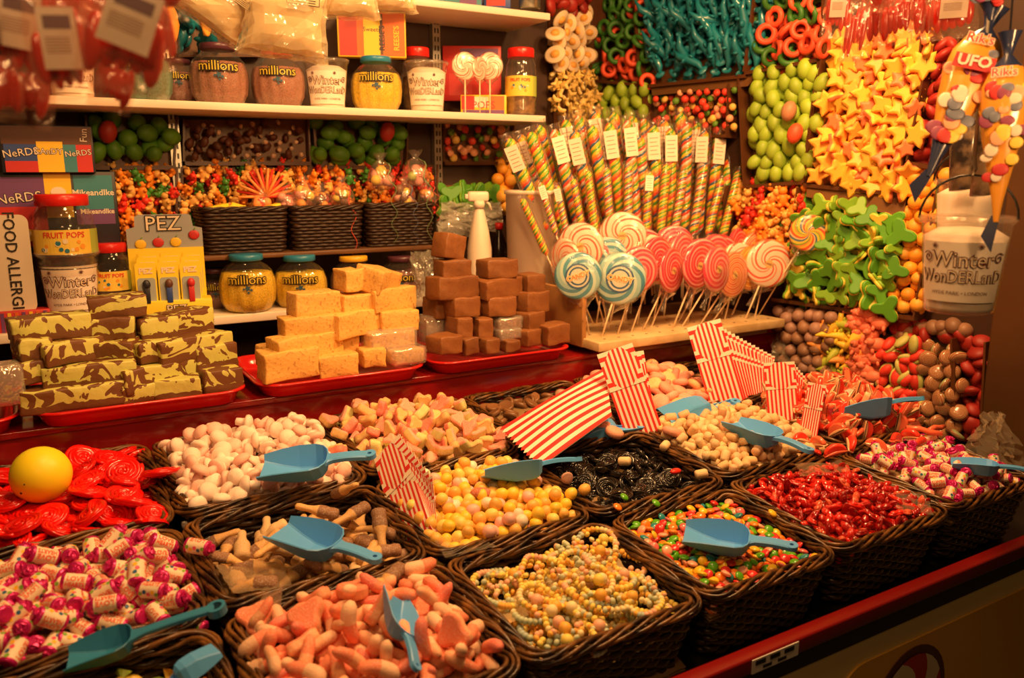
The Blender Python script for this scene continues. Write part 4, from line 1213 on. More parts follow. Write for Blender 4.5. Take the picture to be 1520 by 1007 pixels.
def spiral_mat(name, cols, arms, k, **kw):
    def bld(N, L, o, tc):
        r = nmath(N, L, 'SQRT', nmath(N, L, 'ADD', nmath(N, L, 'MULTIPLY', o[0], o[0]), nmath(N, L, 'MULTIPLY', o[1], o[1])))
        a = nmath(N, L, 'ARCTAN2', o[1], o[0])
        v = nmath(N, L, 'ADD', nmath(N, L, 'MULTIPLY', a, arms / (2 * PI)), nmath(N, L, 'MULTIPLY', r, k))
        nz = N.new('ShaderNodeTexNoise'); nz.inputs['Scale'].default_value = 12; L.new(tc.outputs['Object'], nz.inputs[0])
        return nmath(N, L, 'FRACT', nmath(N, L, 'ADD', v, nmath(N, L, 'MULTIPLY', nz.outputs[0], .15)))
    return mathmat(name, cols, bld, .22, coat=.4)


W_ = (.84, .70, .58)
LS = dict(
    blue=spiral_mat('lolly_blue', [(0, (.30, .55, .58)), (.22, (.05, .26, .40)), (.42, (.42, .64, .62)), (.6, (.08, .32, .45)), (.82, (.50, .68, .64))], 2, 17),
    striped=spiral_mat('lolly_red_white', [(0, W_), (.30, (.80, .12, .07)), (.48, W_), (.68, (.84, .26, .17)), (.82, W_)], 4, 26),
    pink=spiral_mat('lolly_pink', [(0, (.80, .07, .12)), (.3, (.88, .24, .26)), (.5, (.74, .04, .09)), (.75, (.88, .38, .38))], 2, 30),
    red=spiral_mat('lolly_dark_pink', [(0, (.66, .02, .06)), (.35, (.84, .16, .18)), (.5, (.68, .03, .07)), (.8, (.88, .34, .34))], 2, 34),
    orange=spiral_mat('lolly_orange', [(0, (.84, .24, .10)), (.3, (.88, .48, .28)), (.5, (.78, .12, .05)), (.8, (.88, .42, .22))], 3, 60),
    amber=spiral_mat('lolly_amber', [(0, (.80, .30, .03)), (.4, (.93, .50, .08)), (.7, (.72, .22, .03))], 3, 60),
    rainbow=spiral_mat('lolly_rainbow', [(0, (.90, .58, .05)), (.17, (.85, .12, .03)), (.34, (.92, .60, .35)), (.45, (.08, .22, .30)), (.62, (.93, .66, .05)), (.78, (.24, .45, .04)), (.9, (.90, .28, .05))], 4, 14))
STICK = mat('lolly_stick', (.90, .70, .46), .5)
WRAP = film('lolly_wrap', (1, .90, .78), .0, .16, .5, 45, .03)
LABB = mat('label_blue', (.02, .11, .26), .4); LABW = mat('label_pale', (.60, .62, .52), .4); LABO = mat('label_orange', (.92, .25, .04), .4)
LR = .080


def lolly_meshes(R_=LR):
    prof = [(0, -.0085), (R_ * .88, -.0085), (R_ * .97, -.005), (R_, 0), (R_ * .97, .005), (R_ * .88, .0085), (0, .0095)]
    d = MB().lathe(prof, 40, cap=False)
    wr = MB(); rr = random.Random(2)
    wr.lathe([(0, -.0125), (R_ * .8, -.012), (R_ * 1.04, -.003), (R_ * 1.05, .003), (R_ * .8, .0125), (0, .0135)], 28, cap=False).jitter(.0012)
    sk = MB(); prof2 = [(R_ * .55, -R_ * .93), (R_ * .28, -R_ * 1.15), (.006, -R_ * 1.42), (.011, -R_ * 1.75), (.014, -R_ * 1.95)]   # gathered neck of the wrapper
    vs = []; n = 14
    for (r, y) in prof2:
        for k in range(n):
            q = r * (1 + .22 * (-1) ** k); vs.append((q * math.cos(2 * PI * k / n), y, .45 * q * math.sin(2 * PI * k / n)))
    fs = []
    for i in range(len(prof2) - 1):
        for k in range(n): fs.append((i * n + k, i * n + (k + 1) % n, (i + 1) * n + (k + 1) % n, (i + 1) * n + k))
    wr.add(vs, fs)
    st = MB().tube([(0, -.04, 0), (0, -.30, 0)], .0030, 8)
    return d, wr, st


_ld, _lw, _ls = lolly_meshes()
LDM = {k: _ld.mesh('disc', m) for k, m in LS.items()}; LWM = _lw.mesh('wrapper', WRAP); LSM = _ls.mesh('stick', STICK)
lab = MB(); ring = lambda r0, r1, z, m: lab.lathe([(r0, z), (r1, z)], 28, m, cap=False)
ring(0.0001, .043, .0102, 0); ring(.0001, .037, .0106, 1); ring(.0001, .031, .0110, 0); ring(.0001, .0255, .0113, 1)
lab2 = MB(); lab2.v, lab2.f, lab2.m, lab2.sm = list(lab.v), list(lab.f), list(lab.m), list(lab.sm)
textmb('CANDY', .0225, .0125, .0022, 2, lab, sx=1.0, M=Matrix.Rotation(.12, 4, 'Z')); textmb('CANDY', .0225, .0129, .0004, 3, lab, M=Matrix.Rotation(.12, 4, 'Z'))
textmb('SWIRL', .008, .0125, 0, 1, lab, M=Matrix.Translation((0, .034, 0)))
LABM = lab.mesh('label', [LABB, LABW, mat('label_cream', (.9, .8, .5), .4), LABO])
LAB2 = MB().lathe([(0.0001, .0102), (.014, .0102)], 20, 0, cap=False); textmb('CANDY', .010, .0108, .0002, 1, LAB2); LAB2 = LAB2.mesh('label', [mat('label_yellow', (.85, .55, .20), .4), mat('label_brown', (.25, .08, .04), .4)])


def lolly(px, py, rpx, kind, foot, label, group, yaw=0.0, face=None, lean=None, lab=None, z=None, dyo=.02):
    """disc centre seen at a pixel; foot is where its stick enters the board"""
    r = ray(px, py); D = min(foot[1] + dyo, 2.13) / r.y; c = CAM + r * D; sc = rpx * D / FPX / LR
    f = Vector(foot); up = (c - f).normalized()
    vd = (CAM - c).normalized(); vd.z *= .45; Zv = (Matrix.Rotation(yaw, 3, 'Z') @ vd).normalized(); Y = (up - Zv * up.dot(Zv)).normalized(); X = Y.cross(Zv)
    M = Matrix((X, Y, Zv)).transposed().to_4x4() @ Matrix.Scale(sc, 4)
    o = thing('swirl_lollipop', label, 'lollipop', group=group); o.matrix_world = Matrix.Translation(c) @ M
    inst('swirl_disc', LDM[kind], o); inst('clear_wrapper', LWM, o)
    a = M.inverted() @ (Matrix.Translation(-c) @ f); a = Vector(a); q = a.normalized(); s0 = q * .05
    MB().tube([s0, a], .0030, 8).build('stick', STICK, o)
    if lab: inst('round_label', LABM if lab == 1 else LAB2, o)
    return o


def foot_at(px, py): p = atZ(px, py, PZ); return (min(max(p.x, PX0 + .02), PX1 - .015), min(max(p.y, PY0 + .02), PY1 - .02), PZ - .01)


grp = 'swirl lollipops on the wooden board'
LOL = [  # px, py, radius px, kind, foot px, yaw, label sticker, description
    (838, 388, 34, 'striped', (870, 478), -.9, 2, 'red and white striped lollipop seen edge on at the left'), (862, 366, 35, 'striped', (880, 475), -.25, 2, 'red and white striped lollipop between two others at the top left'), (924, 350, 35, 'striped', (905, 470), 0, 2, 'topmost red and white striped lollipop'),
    (900, 385, 33, 'blue', (880, 480), -.2, 0, 'pale blue lollipop half hidden behind the front blue one'), (858, 410, 35.5, 'blue', (876, 497), 0, 1, 'pale blue lollipop at the left front with CANDY label'), (920, 414, 39, 'blue', (892, 500), .05, 1, 'largest blue lollipop at the front with CANDY label'),
    (948, 400, 34, 'pink', (915, 497), .5, 2, 'pink lollipop just right of the large blue one'), (975, 385, 33, 'red', (935, 494), .7, 0, 'deep pink lollipop behind the first pink ones'), (997, 402, 33, 'red', (952, 490), .85, 2, 'deep pink lollipop turned aside in the middle'),
    (1012, 380, 32, 'pink', (965, 485), .8, 0, 'pink lollipop in the rear middle'), (1036, 395, 34, 'red', (997, 487), .75, 2, 'deep pink lollipop right of the middle'), (1060, 380, 32, 'pink', (1005, 478), .6, 0, 'pink lollipop at the rear right of the middle'),
    (1064, 400, 34, 'pink', (1010, 485), .8, 2, 'pink lollipop in front, right of the middle'), (1088, 408, 33.5, 'orange', (1038, 480), .75, 2, 'orange striped lollipop at the right front'), (1115, 398, 33, 'amber', (1056, 476), .7, 2, 'amber lollipop behind the orange one'),
    (1140, 392, 35, 'striped', (1105, 474), .4, 2, 'red and white striped lollipop at the right end'), (1125, 376, 33, 'orange', (1085, 468), .5, 0, 'orange lollipop behind the right end one'), (1000, 365, 30, 'pink', (985, 470), .2, 0, 'pink lollipop lying low at the back'),
    (1095, 370, 31, 'red', (1070, 468), .9, 0, 'deep pink lollipop at the back right'), (875, 392, 33, 'blue', (862, 484), -.4, 0, 'pale blue lollipop tucked behind the two front blue ones'), (955, 372, 32, 'pink', (925, 478), .3, 0, 'pink lollipop at the rear behind the blue ones')]
for px, py, rp, kd, ft, yw, lb, ds in LOL:
    lolly(px, py, rp, kd, foot_at(*ft), ds, grp, yw * (1.22 if yw > .4 else 1), lab=lb, dyo=.12 if kd == 'striped' and px < 1000 else (-.02 if lb else .04))
lolly(1200, 346, 27 * 1.0, 'rainbow', foot_at(1168, 462), 'rainbow swirl lollipop standing alone at the right end of the board', None, .1, dyo=-.17)
# a bundle of bare sticks whose sweets are hidden: they belong to lollipops further back
for i, (fx, fy) in enumerate(((865, 470), (905, 480), (945, 482), (968, 480), (1020, 478), (1048, 470), (1075, 474), (1120, 470))):
    lolly(fx + 20, 392 - (i % 3) * 6, 31.5, ('pink', 'red', 'striped', 'orange')[i % 4], foot_at(fx, fy), ('pink', 'deep pink', 'red and white striped', 'orange')[i % 4] + ' lollipop mostly hidden in the back rows', 'half hidden back row lollipops', .5)

# ------------------------------------------------------------------ twisted lollipops
TW = [mat(n, c, .25, coat=.4) for n, c in (('twist_yellow', (.90, .56, .02)), ('twist_green', (.08, .36, .02)), ('twist_red', (.76, .05, .02)), ('twist_white', (.78, .66, .54)), ('twist_blue', (.01, .12, .24)), ('twist_orange', (.88, .24, .015)))]


def twist_mb(order, L=.272, pitch=.044):
    b = MB(); ns = len(order); n = 90
    for k, c in enumerate(order):
        ps = []; rr = []
        for i in range(n + 1):
            f = i / n; a = 2 * PI * (k / ns) + 2 * PI * L * f / pitch; e = min(1, f * 12, (1 - f) * 14 + .35); r = .0118 * e
            ps.append((r * math.cos(a), r * math.sin(a), L * f)); rr.append((.0064 if ns > 5 else .0078) * (.4 + .6 * e))
        b.tube(ps, rr, 6, c)
    return b


TWM = [twist_mb(o).mesh('twist', TW) for o in ((0, 1, 2, 3, 4, 5), (0, 5, 2, 4, 0, 1), (0, 1, 5, 2, 0, 1), (1, 0, 4, 2, 3, 5))]
TWW = MB().lathe([(.004, -.05), (.014, -.015), (.0215, 0), (.0215, .262), (.019, .285), (.021, .288)], 10, cap=False, rad=lambda a, z: 1 + .12 * math.cos(4 * a)).jitter(.0007).mesh('sleeve', WRAP)
TWS = MB().tube([(0, 0, .01), (0, 0, -.17)], .0032, 8).mesh('stick', STICK)
LBW = mat('sticker_cream', (.88, .75, .60), .55); LBT = mat('sticker_print', (.30, .14, .08), .6)
lb_ = MB().box((-.019, -.0228, 0), (.019, -.0222, .066), 0)
for i in range(5): lb_.box((-.013, -.0232, .012 + i * .010), (.013 - .004 * (i % 2), -.0228, .0135 + i * .010), 1)
LBM = lb_.mesh('sticker', [LBW, LBT])


def twist(top, bot, Y, v, label, stick=True, st=True, s=1.0):
    T = atY(*top, Y + .03); B = atY(*bot, Y); Z = (T - B); L = Z.length; Z.normalize()
    vd = CAM - T; vd.z = 0; rr = random.Random(int(top[0] * 7 + top[1])); vd = Matrix.Rotation(rr.uniform(-.35, .35), 3, 'Z') @ vd; Yv = -(vd - Z * vd.dot(Z)).normalized(); X = Yv.cross(Z)
    M = Matrix((X, Yv, Z)).transposed().to_4x4(); q = L / .285
    o = thing('twisted_lollipop', label, 'lollipop', group='twisted rainbow lollipops'); o.matrix_world = Matrix.Translation(B) @ M @ Matrix.Diagonal((s * min(q, 1.12), s * min(q, 1.12), q, 1))
    inst('candy_twist', TWM[v % 4], o); inst('clear_sleeve', TWW, o); inst('stick', TWS, o)
    if st: inst('paper_sticker', LBM, o, loc=(0, 0, .19))
    return o


ORD = ('first second third fourth fifth sixth seventh eighth ninth tenth eleventh twelfth thirteenth fourteenth fifteenth sixteenth seventeenth').split()
back = [(770, 195), (798, 180), (838, 172), (857, 165), (882, 158), (910, 160), (938, 166), (955, 170), (985, 172), (1010, 160), (1034, 178), (1058, 182), (1078, 186), (1100, 180)]
for i, (x, y) in enumerate(back):
    bx = 812 + (x - 770) * .83; twist((x, y), (bx, 335 + 4 * (i % 2)), 2.34, i, 'tall twisted rainbow lollipop, ' + ORD[i] + ' from the left in the back row', st=i % 2 == 0)
mid = [(752, 200), (785, 190), (820, 186), (850, 188), (877, 180), (903, 176), (930, 172), (948, 196), (970, 180), (995, 185), (1020, 178), (1046, 188), (1068, 192), (1090, 186), (1112, 198), (1128, 204)]
for i, (x, y) in enumerate(mid):
    bx = 812 + (x - 752) * .76; twist((x, y), (bx, 350), 2.26, i + 1, 'tall twisted rainbow lollipop, ' + ORD[i] + ' from the left in the middle row', st=i % 3 != 1)
frt = [(773, 292, 812, 380), (800, 268, 826, 350), (826, 272, 842, 352), (850, 262, 866, 352), (872, 250, 884, 350), (900, 245, 906, 348), (933, 240, 932, 346), (965, 252, 958, 350), (990, 240, 980, 350), (1016, 250, 1000, 352), (1046, 240, 1028, 352), (1072, 262, 1050, 352), (1098, 250, 1072, 354), (1138, 288, 1108, 358)]
for i, (x, y, a, c) in enumerate(frt):
    twist((x, y), (a, c), 2.19, i + 2, 'shorter twisted rainbow lollipop, ' + ORD[i] + ' from the left in the front row', st=i in (1, 2, 7), s=.9)
# ------------------------------------------------------------------ shelves on the back wall
def shelf(x0, x1, y0, y1, z0, z1, label, m=SHELF):
    o = MB().rbox((x0, y0, z0), (x1, y1, z1), .003).build('shelf', m); return tag(o, label, 'shelf', 'white wall shelves')


SY = 2.38
shelf(-1.4, 1.545, SY, 2.655, 1.765, 1.787, 'upper white shelf carrying the jars and white tubs')
shelf(-1.4, 1.22, SY, 2.655, 1.178, 1.203, 'lower white shelf behind the fudge trays')
shelf(.95, 1.56, SY, 2.655, 2.090, 2.112, 'topmost short white shelf at the upper middle')
shelf(.38, 1.16, 2.46, 2.655, 1.352, 1.366, 'narrow dark shelf under the three small wicker baskets', WOOD_DK)
for px in (262, 649):
    x = atY(px, 250, 2.64).x; b = MB()
    b.box((x - .014, 2.628, 1.0), (x + .014, 2.655, 2.9))
    o = b.build('slotted_rail', STEEL); tag(o, 'slotted steel upright rail on the back wall, ' + ('left one' if px < 400 else 'right one'), 'rail')
    s_ = MB()
    for i in range(46): s_.box((x - .008, 2.6265, 1.22 + i * .028), (x - .003, 2.6279, 1.236 + i * .028)); s_.box((x + .003, 2.6265, 1.22 + i * .028), (x + .008, 2.6279, 1.236 + i * .028))
    s_.build('slots', BLACK, o)

INK = mat('print_brown', (.12, .035, .03), .5); INKW = mat('print_cream', (.82, .66, .48), .5); BLK = mat('print_black', (.02, .015, .01), .5)
CLEAR = film('clear_plastic', (1, .93, .82), .05, .12, .15, 8, .035)
JARCLEAR = film('jar_plastic', (1, .93, .82), .0, .10, .15, 8, .02)


def jar_body(scale=1.0): pass


def millions(px, py, wpx, Y, colr, lidc, label, name='sweet_jar', darker=False, text=True):
    c = atY(px, py, Y); dz = (c - CAM).dot(_fw); R_ = wpx / 2 * dz / FPX; H = R_ * 2.12
    c.z = {0: c.z}.get(0)
    yaw = math.atan2(c.x, c.y)
    t = thing(name, label, 'jar', c, (0, 0, -yaw), 'round sweet jars')
    lob = lambda a, z: 1 + .030 * math.cos(14 * a)
    prof = [(.62, 0), (.80, .05), (.95, .2), (1.0, .42), (.98, .6), (.88, .76), (.70, .87), (.50, .93), (.50, .98)]
    fillp = [(.60, .015), (.78, .06), (.93, .2), (.975, .42), (.955, .6), (.85, .745), (.6, .75), (0, .75)]
    MB().lathe([(r * R_, z * H * .93) for r, z in fillp], 56, rad=lob).build('sweets_inside', colr, t)
    MB().lathe([(r * R_, z * H * .93) for r, z in prof], 56, rad=lob, cap=False).build('clear_body', JARCLEAR, t)
    lid = MB(); lid.lathe([(.56 * R_, .895 * H), (.60 * R_, .905 * H), (.60 * R_, .99 * H), (.57 * R_, H), (0, H)], 40, rad=lambda a, z: 1 + .012 * math.cos(40 * a) * (z < .985 * H)); lid.build('lid', lidc, t)
    if text:
        q = MB(); wf = cylwrap(R_ * 1.035, H * .60)
        textmb('millions', R_ * .46, 0, R_ * .034, 0, q, sx=1.02, warp=wf, spacing=.98)
        textmb('millions', R_ * .46, .0012, .0, 1, q, sx=1.02, warp=wf, spacing=.98)
        for (dx, dy, r) in ((.0, -.30, .13), (.12, -.36, .07), (-.14, -.32, .06), (.02, -.45, .06)):
            vs = [wf(Vector((R_ * (dx + r * math.cos(k * PI / 5) * (1 if k % 2 else .5)), R_ * (dy + r * math.sin(k * PI / 5) * (1 if k % 2 else .5)), .0005))) for k in range(10)]
            q.add(vs, [tuple(range(10))], 2, smooth=False)
        q.build('lettering', [BLK, mat('print_yellow', (.75, .55, .05), .5), mat('print_blue', (.03, .10, .16), .5)], t)
    return t


def sprinkle(n, c): return mat(n, c, .45, bump=.9, bscale=330, col2=tuple(q * .62 for q in c), nscale=260, thr=(.35, .65))


MY = sprinkle('sprinkles_yellow', (.95, .66, .04)); MP = sprinkle('sprinkles_pink', (.42, .19, .13)); MPU = sprinkle('sprinkles_mauve', (.36, .17, .15)); MT = sprinkle('sprinkles_mint', (.22, .40, .30))
LB = mat('lid_blue', (.03, .24, .42), .35); LR_ = mat('lid_red', (.70, .02, .015), .3); LY = mat('lid_yellow', (.80, .48, .03), .35); LP = mat('lid_plum', (.10, .03, .05), .35)
for a in ((370, 462, 80, 2.44, MY, LB, 'left one of two round yellow jars with blue lids on the lower shelf'), (448, 459, 76, 2.46, MY, LB, 'right one of two round yellow jars with blue lids on the lower shelf'),
          (527, 452, 68, 2.47, MP, LY, 'round jar of brownish pink sweets with yellow lid behind the yellow fudge'), (597, 450, 66, 2.47, MPU, LP, 'round jar of mauve sweets with plum lid behind the fudge cubes'), (322, 460, 58, 2.56, MPU, LP, 'round mauve jar mostly hidden behind the left yellow jar'),
          (560, 167, 74, 2.47, MY, LB, 'round jar of yellow sweets with blue lid between two white tubs on the upper shelf'), (415, 160, 76, 2.47, MP, LR_, 'round pink jar with red lid under the large candy floss bag'), (328, 157, 82, 2.47, MP, LP, 'round pink jar with plum lid and yellow lettering on the upper shelf'),
          (268, 155, 60, 2.56, MPU, LP, 'round mauve jar squeezed between the mint and the pink plum lidded jar'), (215, 153, 82, 2.45, MT, LP, 'round jar of mint green sweets on the upper shelf under the hanging red bags')):
    millions(*a)


def tub(px, py, wpx, Y, label, hang=False, label_on=True, group='white printed tubs', contents=True):
    """px, py: middle of the bottom; wpx: width at the rim"""
    c = atY(px, py, Y); dz = (c - CAM).dot(_fw); R_ = wpx / 2 * dz / FPX; H = R_ * 2 * 1.12
    yaw = math.atan2(c.x, c.y)
    t = thing('plastic_tub', label, 'tub', c, (0, 0, -yaw), group)
    rz = lambda z: R_ * (.76 + .20 * z / H)
    MB().lathe([(R_ * .70, 0), (R_ * .76, .004), (rz(H * .93), H * .93), (R_ * 1.0, H * .935), (R_ * 1.0, H), (R_ * .96, H)], 48, cap=True).build('clear_bucket', CLEAR, t)
    FL = mat('tub_filling', (.86, .76, .66), .8, bump=.6, bscale=40)
    MB().lathe([(R_ * .72, .005), (rz(0) * .96, .01), (rz(H * .80) * .965, H * .80), (R_ * .6, H * .88), (0, H * .90)], 40).build('white_filling', FL, t)
    MB().lathe([(R_ * 1.01, H * .955), (R_ * 1.03, H * .965), (R_ * 1.03, H * 1.0), (R_ * .98, H * 1.015), (0, H * 1.012)], 48).build('lid', CLEAR, t)
    if label_on:
        q = MB(); z0, z1 = H * .14, H * .76; n = 20; amax = 1.12
        LBLM = mat('tub_label', (.88, .78, .66), .5)
        vs = []
        for k in range(n + 1):
            a = -PI / 2 + amax * (2 * k / n - 1)
            for z in (z0, z1): r = rz(z) + .001; vs.append((r * math.cos(a), r * math.sin(a), z))
        q.add(vs, [(2 * k, 2 * k + 2, 2 * k + 3, 2 * k + 1) for k in range(n)]); lb = q.build('paper_label', LBLM, t)
        wt_ = MB(); tp = R_ * .20 / H
        wf = lambda zc: cylwrap(rz(zc) + .0022, zc, tp)
        for (s, size, zc, sx, sh) in (('Winter', R_ * .50, H * .575, .92, 0), ('WonDERLanD', R_ * .40, H * .40, .76, 0)):
            textmb(s, size, 0, size * .036, 0, wt_, sx=sx, warp=wf(zc)); textmb(s, size, .0012, -size * .004, 1, wt_, sx=sx, warp=wf(zc))
        textmb('HYDE PARK • LONDON', R_ * .115, 0, 0, 0, wt_, warp=wf(H * .235))
        # curls each side of the upper word
        for s in (-1, 1):
            ps = []
            for k in range(22):
                a = k * .42; r = R_ * (.025 + .0052 * k)
                ps.append(wf(H * .575)(Vector((s * (R_ * .80 - .0) + r * math.cos(a) * s * -1, R_ * .05 + r * math.sin(a), .001))))
            wt_.tube(ps, R_ * .014, 5, 0)
        for s in (-.62, .34):                                   # little stars
            for k in range(4):
                a = k * PI / 4; p0 = Vector((R_ * (s + .07 * math.cos(a)), R_ * (.33 + .07 * math.sin(a)), .001)); p1 = Vector((R_ * (s - .07 * math.cos(a)), R_ * (.33 - .07 * math.sin(a)), .001))
                wt_.tube([wf(H * .575)(p0), wf(H * .575)(p1)], R_ * .009, 4, 0)
        wt_.build('lettering', [INK, INKW], lb)
    return t, R_, H, c


for a in ((110, 152, 74, 2.46, 'white printed tub at the left end of the upper shelf'), (487, 167, 66, 2.46, 'white printed tub on the upper shelf, left of the yellow jar'), (634, 168, 64, 2.46, 'white printed tub on the upper shelf, right of the yellow jar'),
          (110, 470, 86, 2.44, 'white printed tub on the lower shelf under the tall fruit sweet jar')):
    tub(*a)
# hanging tubs at the front of the stall
HR_ = 1.36


def at_depth(x, y, d): return CAM + ray(x, y) * d


# ------------------------------------------------------------------ screw jars with printed label
FR = mat('jar_fill_dark', (.03, .03, .035), .4, col2=(.10, .05, .03), nscale=40); FB = mat('jar_fill_brown', (.12, .06, .025), .5, col2=(.25, .14, .05), nscale=40)


def screw_jar(px, py, wpx, hpx, Y, label, lid=LR_, fillm=FR, lab=True, onz=None):
    c = atY(px, py, Y); dz = (c - CAM).dot(_fw); R_ = wpx / 2 * dz / FPX; H = hpx * dz / FPX
    yaw = math.atan2(c.x, c.y); t = thing('screw_top_jar', label, 'jar', c, (0, 0, -yaw), 'clear screw top jars')
    body = [(.88, 0), (.97, .02), (.97, .10), (.93, .13), (.99, .17), (.93, .21), (1.0, .27), (1.0, .60), (.94, .63), (.98, .67), (.92, .71), (.95, .75), (.80, .83), (.76, .88)]
    MB().lathe([(r * R_, z * H) for r, z in body], 40, cap=False).build('clear_body', JARCLEAR, t)
    MB().lathe([(r * R_ * .95, z * H * .86 + .003) for r, z in body[:9]] + [(0, .5 * H)], 32).build('sweets_inside', fillm, t)
    MB().lathe([(.82 * R_, .86 * H), (.84 * R_, .865 * H), (.84 * R_, .985 * H), (.80 * R_, H), (0, H)], 40, rad=lambda a, z: 1 + .01 * math.cos(44 * a)).build('lid', lid, t)
    if lab:
        q = MB(); n = 24; vs = []
        for k in range(n + 1):
            a = -PI / 2 + 1.45 * (2 * k / n - 1)
            for z in (.28 * H, .58 * H): vs.append((R_ * 1.012 * math.cos(a), R_ * 1.012 * math.sin(a), z))
        for k in range(n): q.add([vs[2 * k], vs[2 * k + 2], vs[2 * k + 3], vs[2 * k + 1]], [(0, 1, 2, 3)], 1 if k > 18 else 0)
        l = q.build('paper_label', [mat('label_yellow2', (.85, .60, .08), .5), mat('label_green', (.42, .50, .08), .5)], t)
        w_ = MB(); wf = cylwrap(R_ * 1.02, H * .43)
        textmb('FRUIT POPS', R_ * .27, .0006, .0004, 0, w_, sx=.95, warp=lambda p: wf(p + Vector((-.05 * R_, H * .085, 0))))
        rr = random.Random(int(px))
        for k in range(12):
            x = rr.uniform(-.8, .55) * R_; y = rr.uniform(-.12, .02) * H; r = R_ * rr.uniform(.06, .11)
            w_.add([wf(Vector((x + r * math.cos(j * PI / 4), y + r * math.sin(j * PI / 4), .0004 + k * .00004))) for j in range(8)], [tuple(range(8))], 1 + k % 3, smooth=False)
        w_.build('label_print', [mat('print_red', (.70, .05, .03), .5), mat('print_orange', (.85, .35, .03), .5), mat('print_pale', (.85, .72, .45), .5), mat('print_teal', (.03, .18, .25), .5)], l)
    return t


screw_jar(103, 408, 84, 118, 2.44, 'large clear jar with red lid and fruit label standing on the white tub')
screw_jar(170, 455, 56, 94, 2.50, 'smaller red lidded fruit jar half hidden right of the tall one', fillm=FR)
screw_jar(773, 172, 46, 95, 2.47, 'clear jar with red lid and yellow label at the right end of the upper shelf', fillm=FB)
screw_jar(620, 168, 44, 92, 2.58, 'red lidded jar behind the second white tub of the upper shelf', fillm=FB, lab=False)

# ------------------------------------------------------------------ printed boxes
def pbox(name, px0, py0, px1, py1, Y, dep, label, cols, cat='box', group=None, tilt=0.0, yaw=None):
    """front face spans the pixels; cols: list of (x0,y0,x1,y1,material) in 0..1 face coordinates"""
    a = atY((px0 + px1) / 2, py1, Y); dz = (a - CAM).dot(_fw); yw = math.atan2(a.x, a.y) if yaw is None else yaw
    w = (px1 - px0) * dz / FPX; h = (py1 - py0) * dz / FPX
    t = thing(name, label, cat, a, (tilt, 0, -yw), group)
    MB().rbox((-w / 2, 0, 0), (w / 2, dep, h), .002).build('carton', cols[0], t)
    b = MB(); ms = []
    for i, (x0, y0, x1, y1, m) in enumerate(cols[1]):
        if m not in ms: ms.append(m)
        b.box(((x0 - .5) * w, -.0008 - .0002 * i, y0 * h), ((x1 - .5) * w, -.0002, y1 * h), ms.index(m))
    if cols[1]: b.build('printed_face', ms, t)
    return t, w, h


def words(t, items, mats, name='lettering'):
    b = MB()
    for (s, size, x, z, off, mi, ang) in items:
        M = Matrix.Translation((x, -.0022 - .0004 * mi, z)) @ Matrix.Rotation(PI / 2, 4, 'X') @ Matrix.Rotation(ang, 4, 'Z')
        textmb(s, size, 0, off, mi, b, M=M)
    return b.build(name, mats, t)


K = lambda n, c: mat('card_' + n, c, .45)
CR, CBU, CYL, COR, CTL, CPP, CDK, CWT, CGR = K('red', (.55, .03, .03)), K('blue', (.03, .07, .28)), K('yellow', (.85, .55, .03)), K('orange', (.70, .14, .02)), K('teal', (.04, .22, .28)), K('purple', (.16, .06, .20)), K('dark', (.02, .02, .03)), K('white', (.80, .70, .56)), K('brown', (.12, .05, .03))
# upper pair of theatre boxes pack
t, w, h = pbox('sweet_gift_pack', 14, 188, 136, 257, 2.5, .04, 'clear fronted pack of three colourful sweet boxes at the upper left', (CDK, [(.02, .60, .98, .97, CGR), (.04, .02, .38, .60, CBU), (.04, .02, .38, .25, CR), (.38, .02, .66, .66, CYL), (.66, .02, .80, .60, CTL), (.80, .02, .97, .60, CR)]))
words(t, [('NeRDS', h * .22, -w * .29, h * .42, .0012, 0, .12), ('NeRDS', h * .22, -w * .29, h * .42, 0, 1, .12), ('CAnDY', h * .17, 0, h * .45, .0011, 0, 0), ('CAnDY', h * .17, 0, h * .45, 0, 1, 0), ('NeRDS', h * .17, w * .32, h * .42, .001, 0, .1), ('NeRDS', h * .17, w * .32, h * .42, 0, 1, .1), ('Fun', h * .2, w * .40, h * .80, 0, 1, 1.5)], [CDK, CWT])
# lower larger pack
t, w, h = pbox('sweet_gift_pack', 6, 257, 172, 368, 2.52, .05, 'large clear fronted pack of sweet boxes behind the tall fruit jar', (CDK, [(.04, .03, .43, .93, CR), (.04, .55, .43, .93, CPP), (.43, .40, .64, .99, CYL), (.66, .50, .97, .95, CTL), (.66, .30, .97, .50, CPP)]))
words(t, [('NeRDS', h * .17, -w * .27, h * .66, .0014, 0, .1), ('NeRDS', h * .17, -w * .27, h * .66, 0, 1, .1), ('MikeandIke', h * .11, w * .31, h * .72, .0004, 1, 0), ('MikeandIke', h * .09, w * .33, h * .47, .0004, 1, 0)], [CDK, CWT])
b = MB()
for (x, z, r, m) in ((-.27, .18, .13, 0), (-.27, .20, .09, 1), (.535 - .5, .73, .09, 1), (.535 - .5, .62, .07, 1)):
    b.add([(x * w + r * h * math.cos(k * PI / 8), -.003 - .0003 * m, z * h + r * h * .8 * math.sin(k * PI / 8)) for k in range(16)], [tuple(range(16))], m, smooth=False)
b.build('printed_spots', [CYL, CWT], t)
# orange pack on the upper shelf
t, w, h = pbox('sweet_gift_pack', 503, 20, 603, 85, 2.50, .04, 'orange pack of chocolate bars hanging above the blue lidded yellow jar', (CYL, [(.02, .03, .98, .97, COR), (.03, .03, .28, .97, CR), (.38, .03, .62, .96, CYL), (.62, .06, .66, .94, CGR), (.82, .12, .95, .9, COR)]))
words(t, [("REESE'S", h * .17, w * .15, h * .42, .0004, 0, 1.57), ("REESE'S", h * .17, w * .36, h * .42, .0004, 1, 1.57), ('Sweets', h * .14, 0, h * .6, 0, 0, 0)], [CDK, CYL])
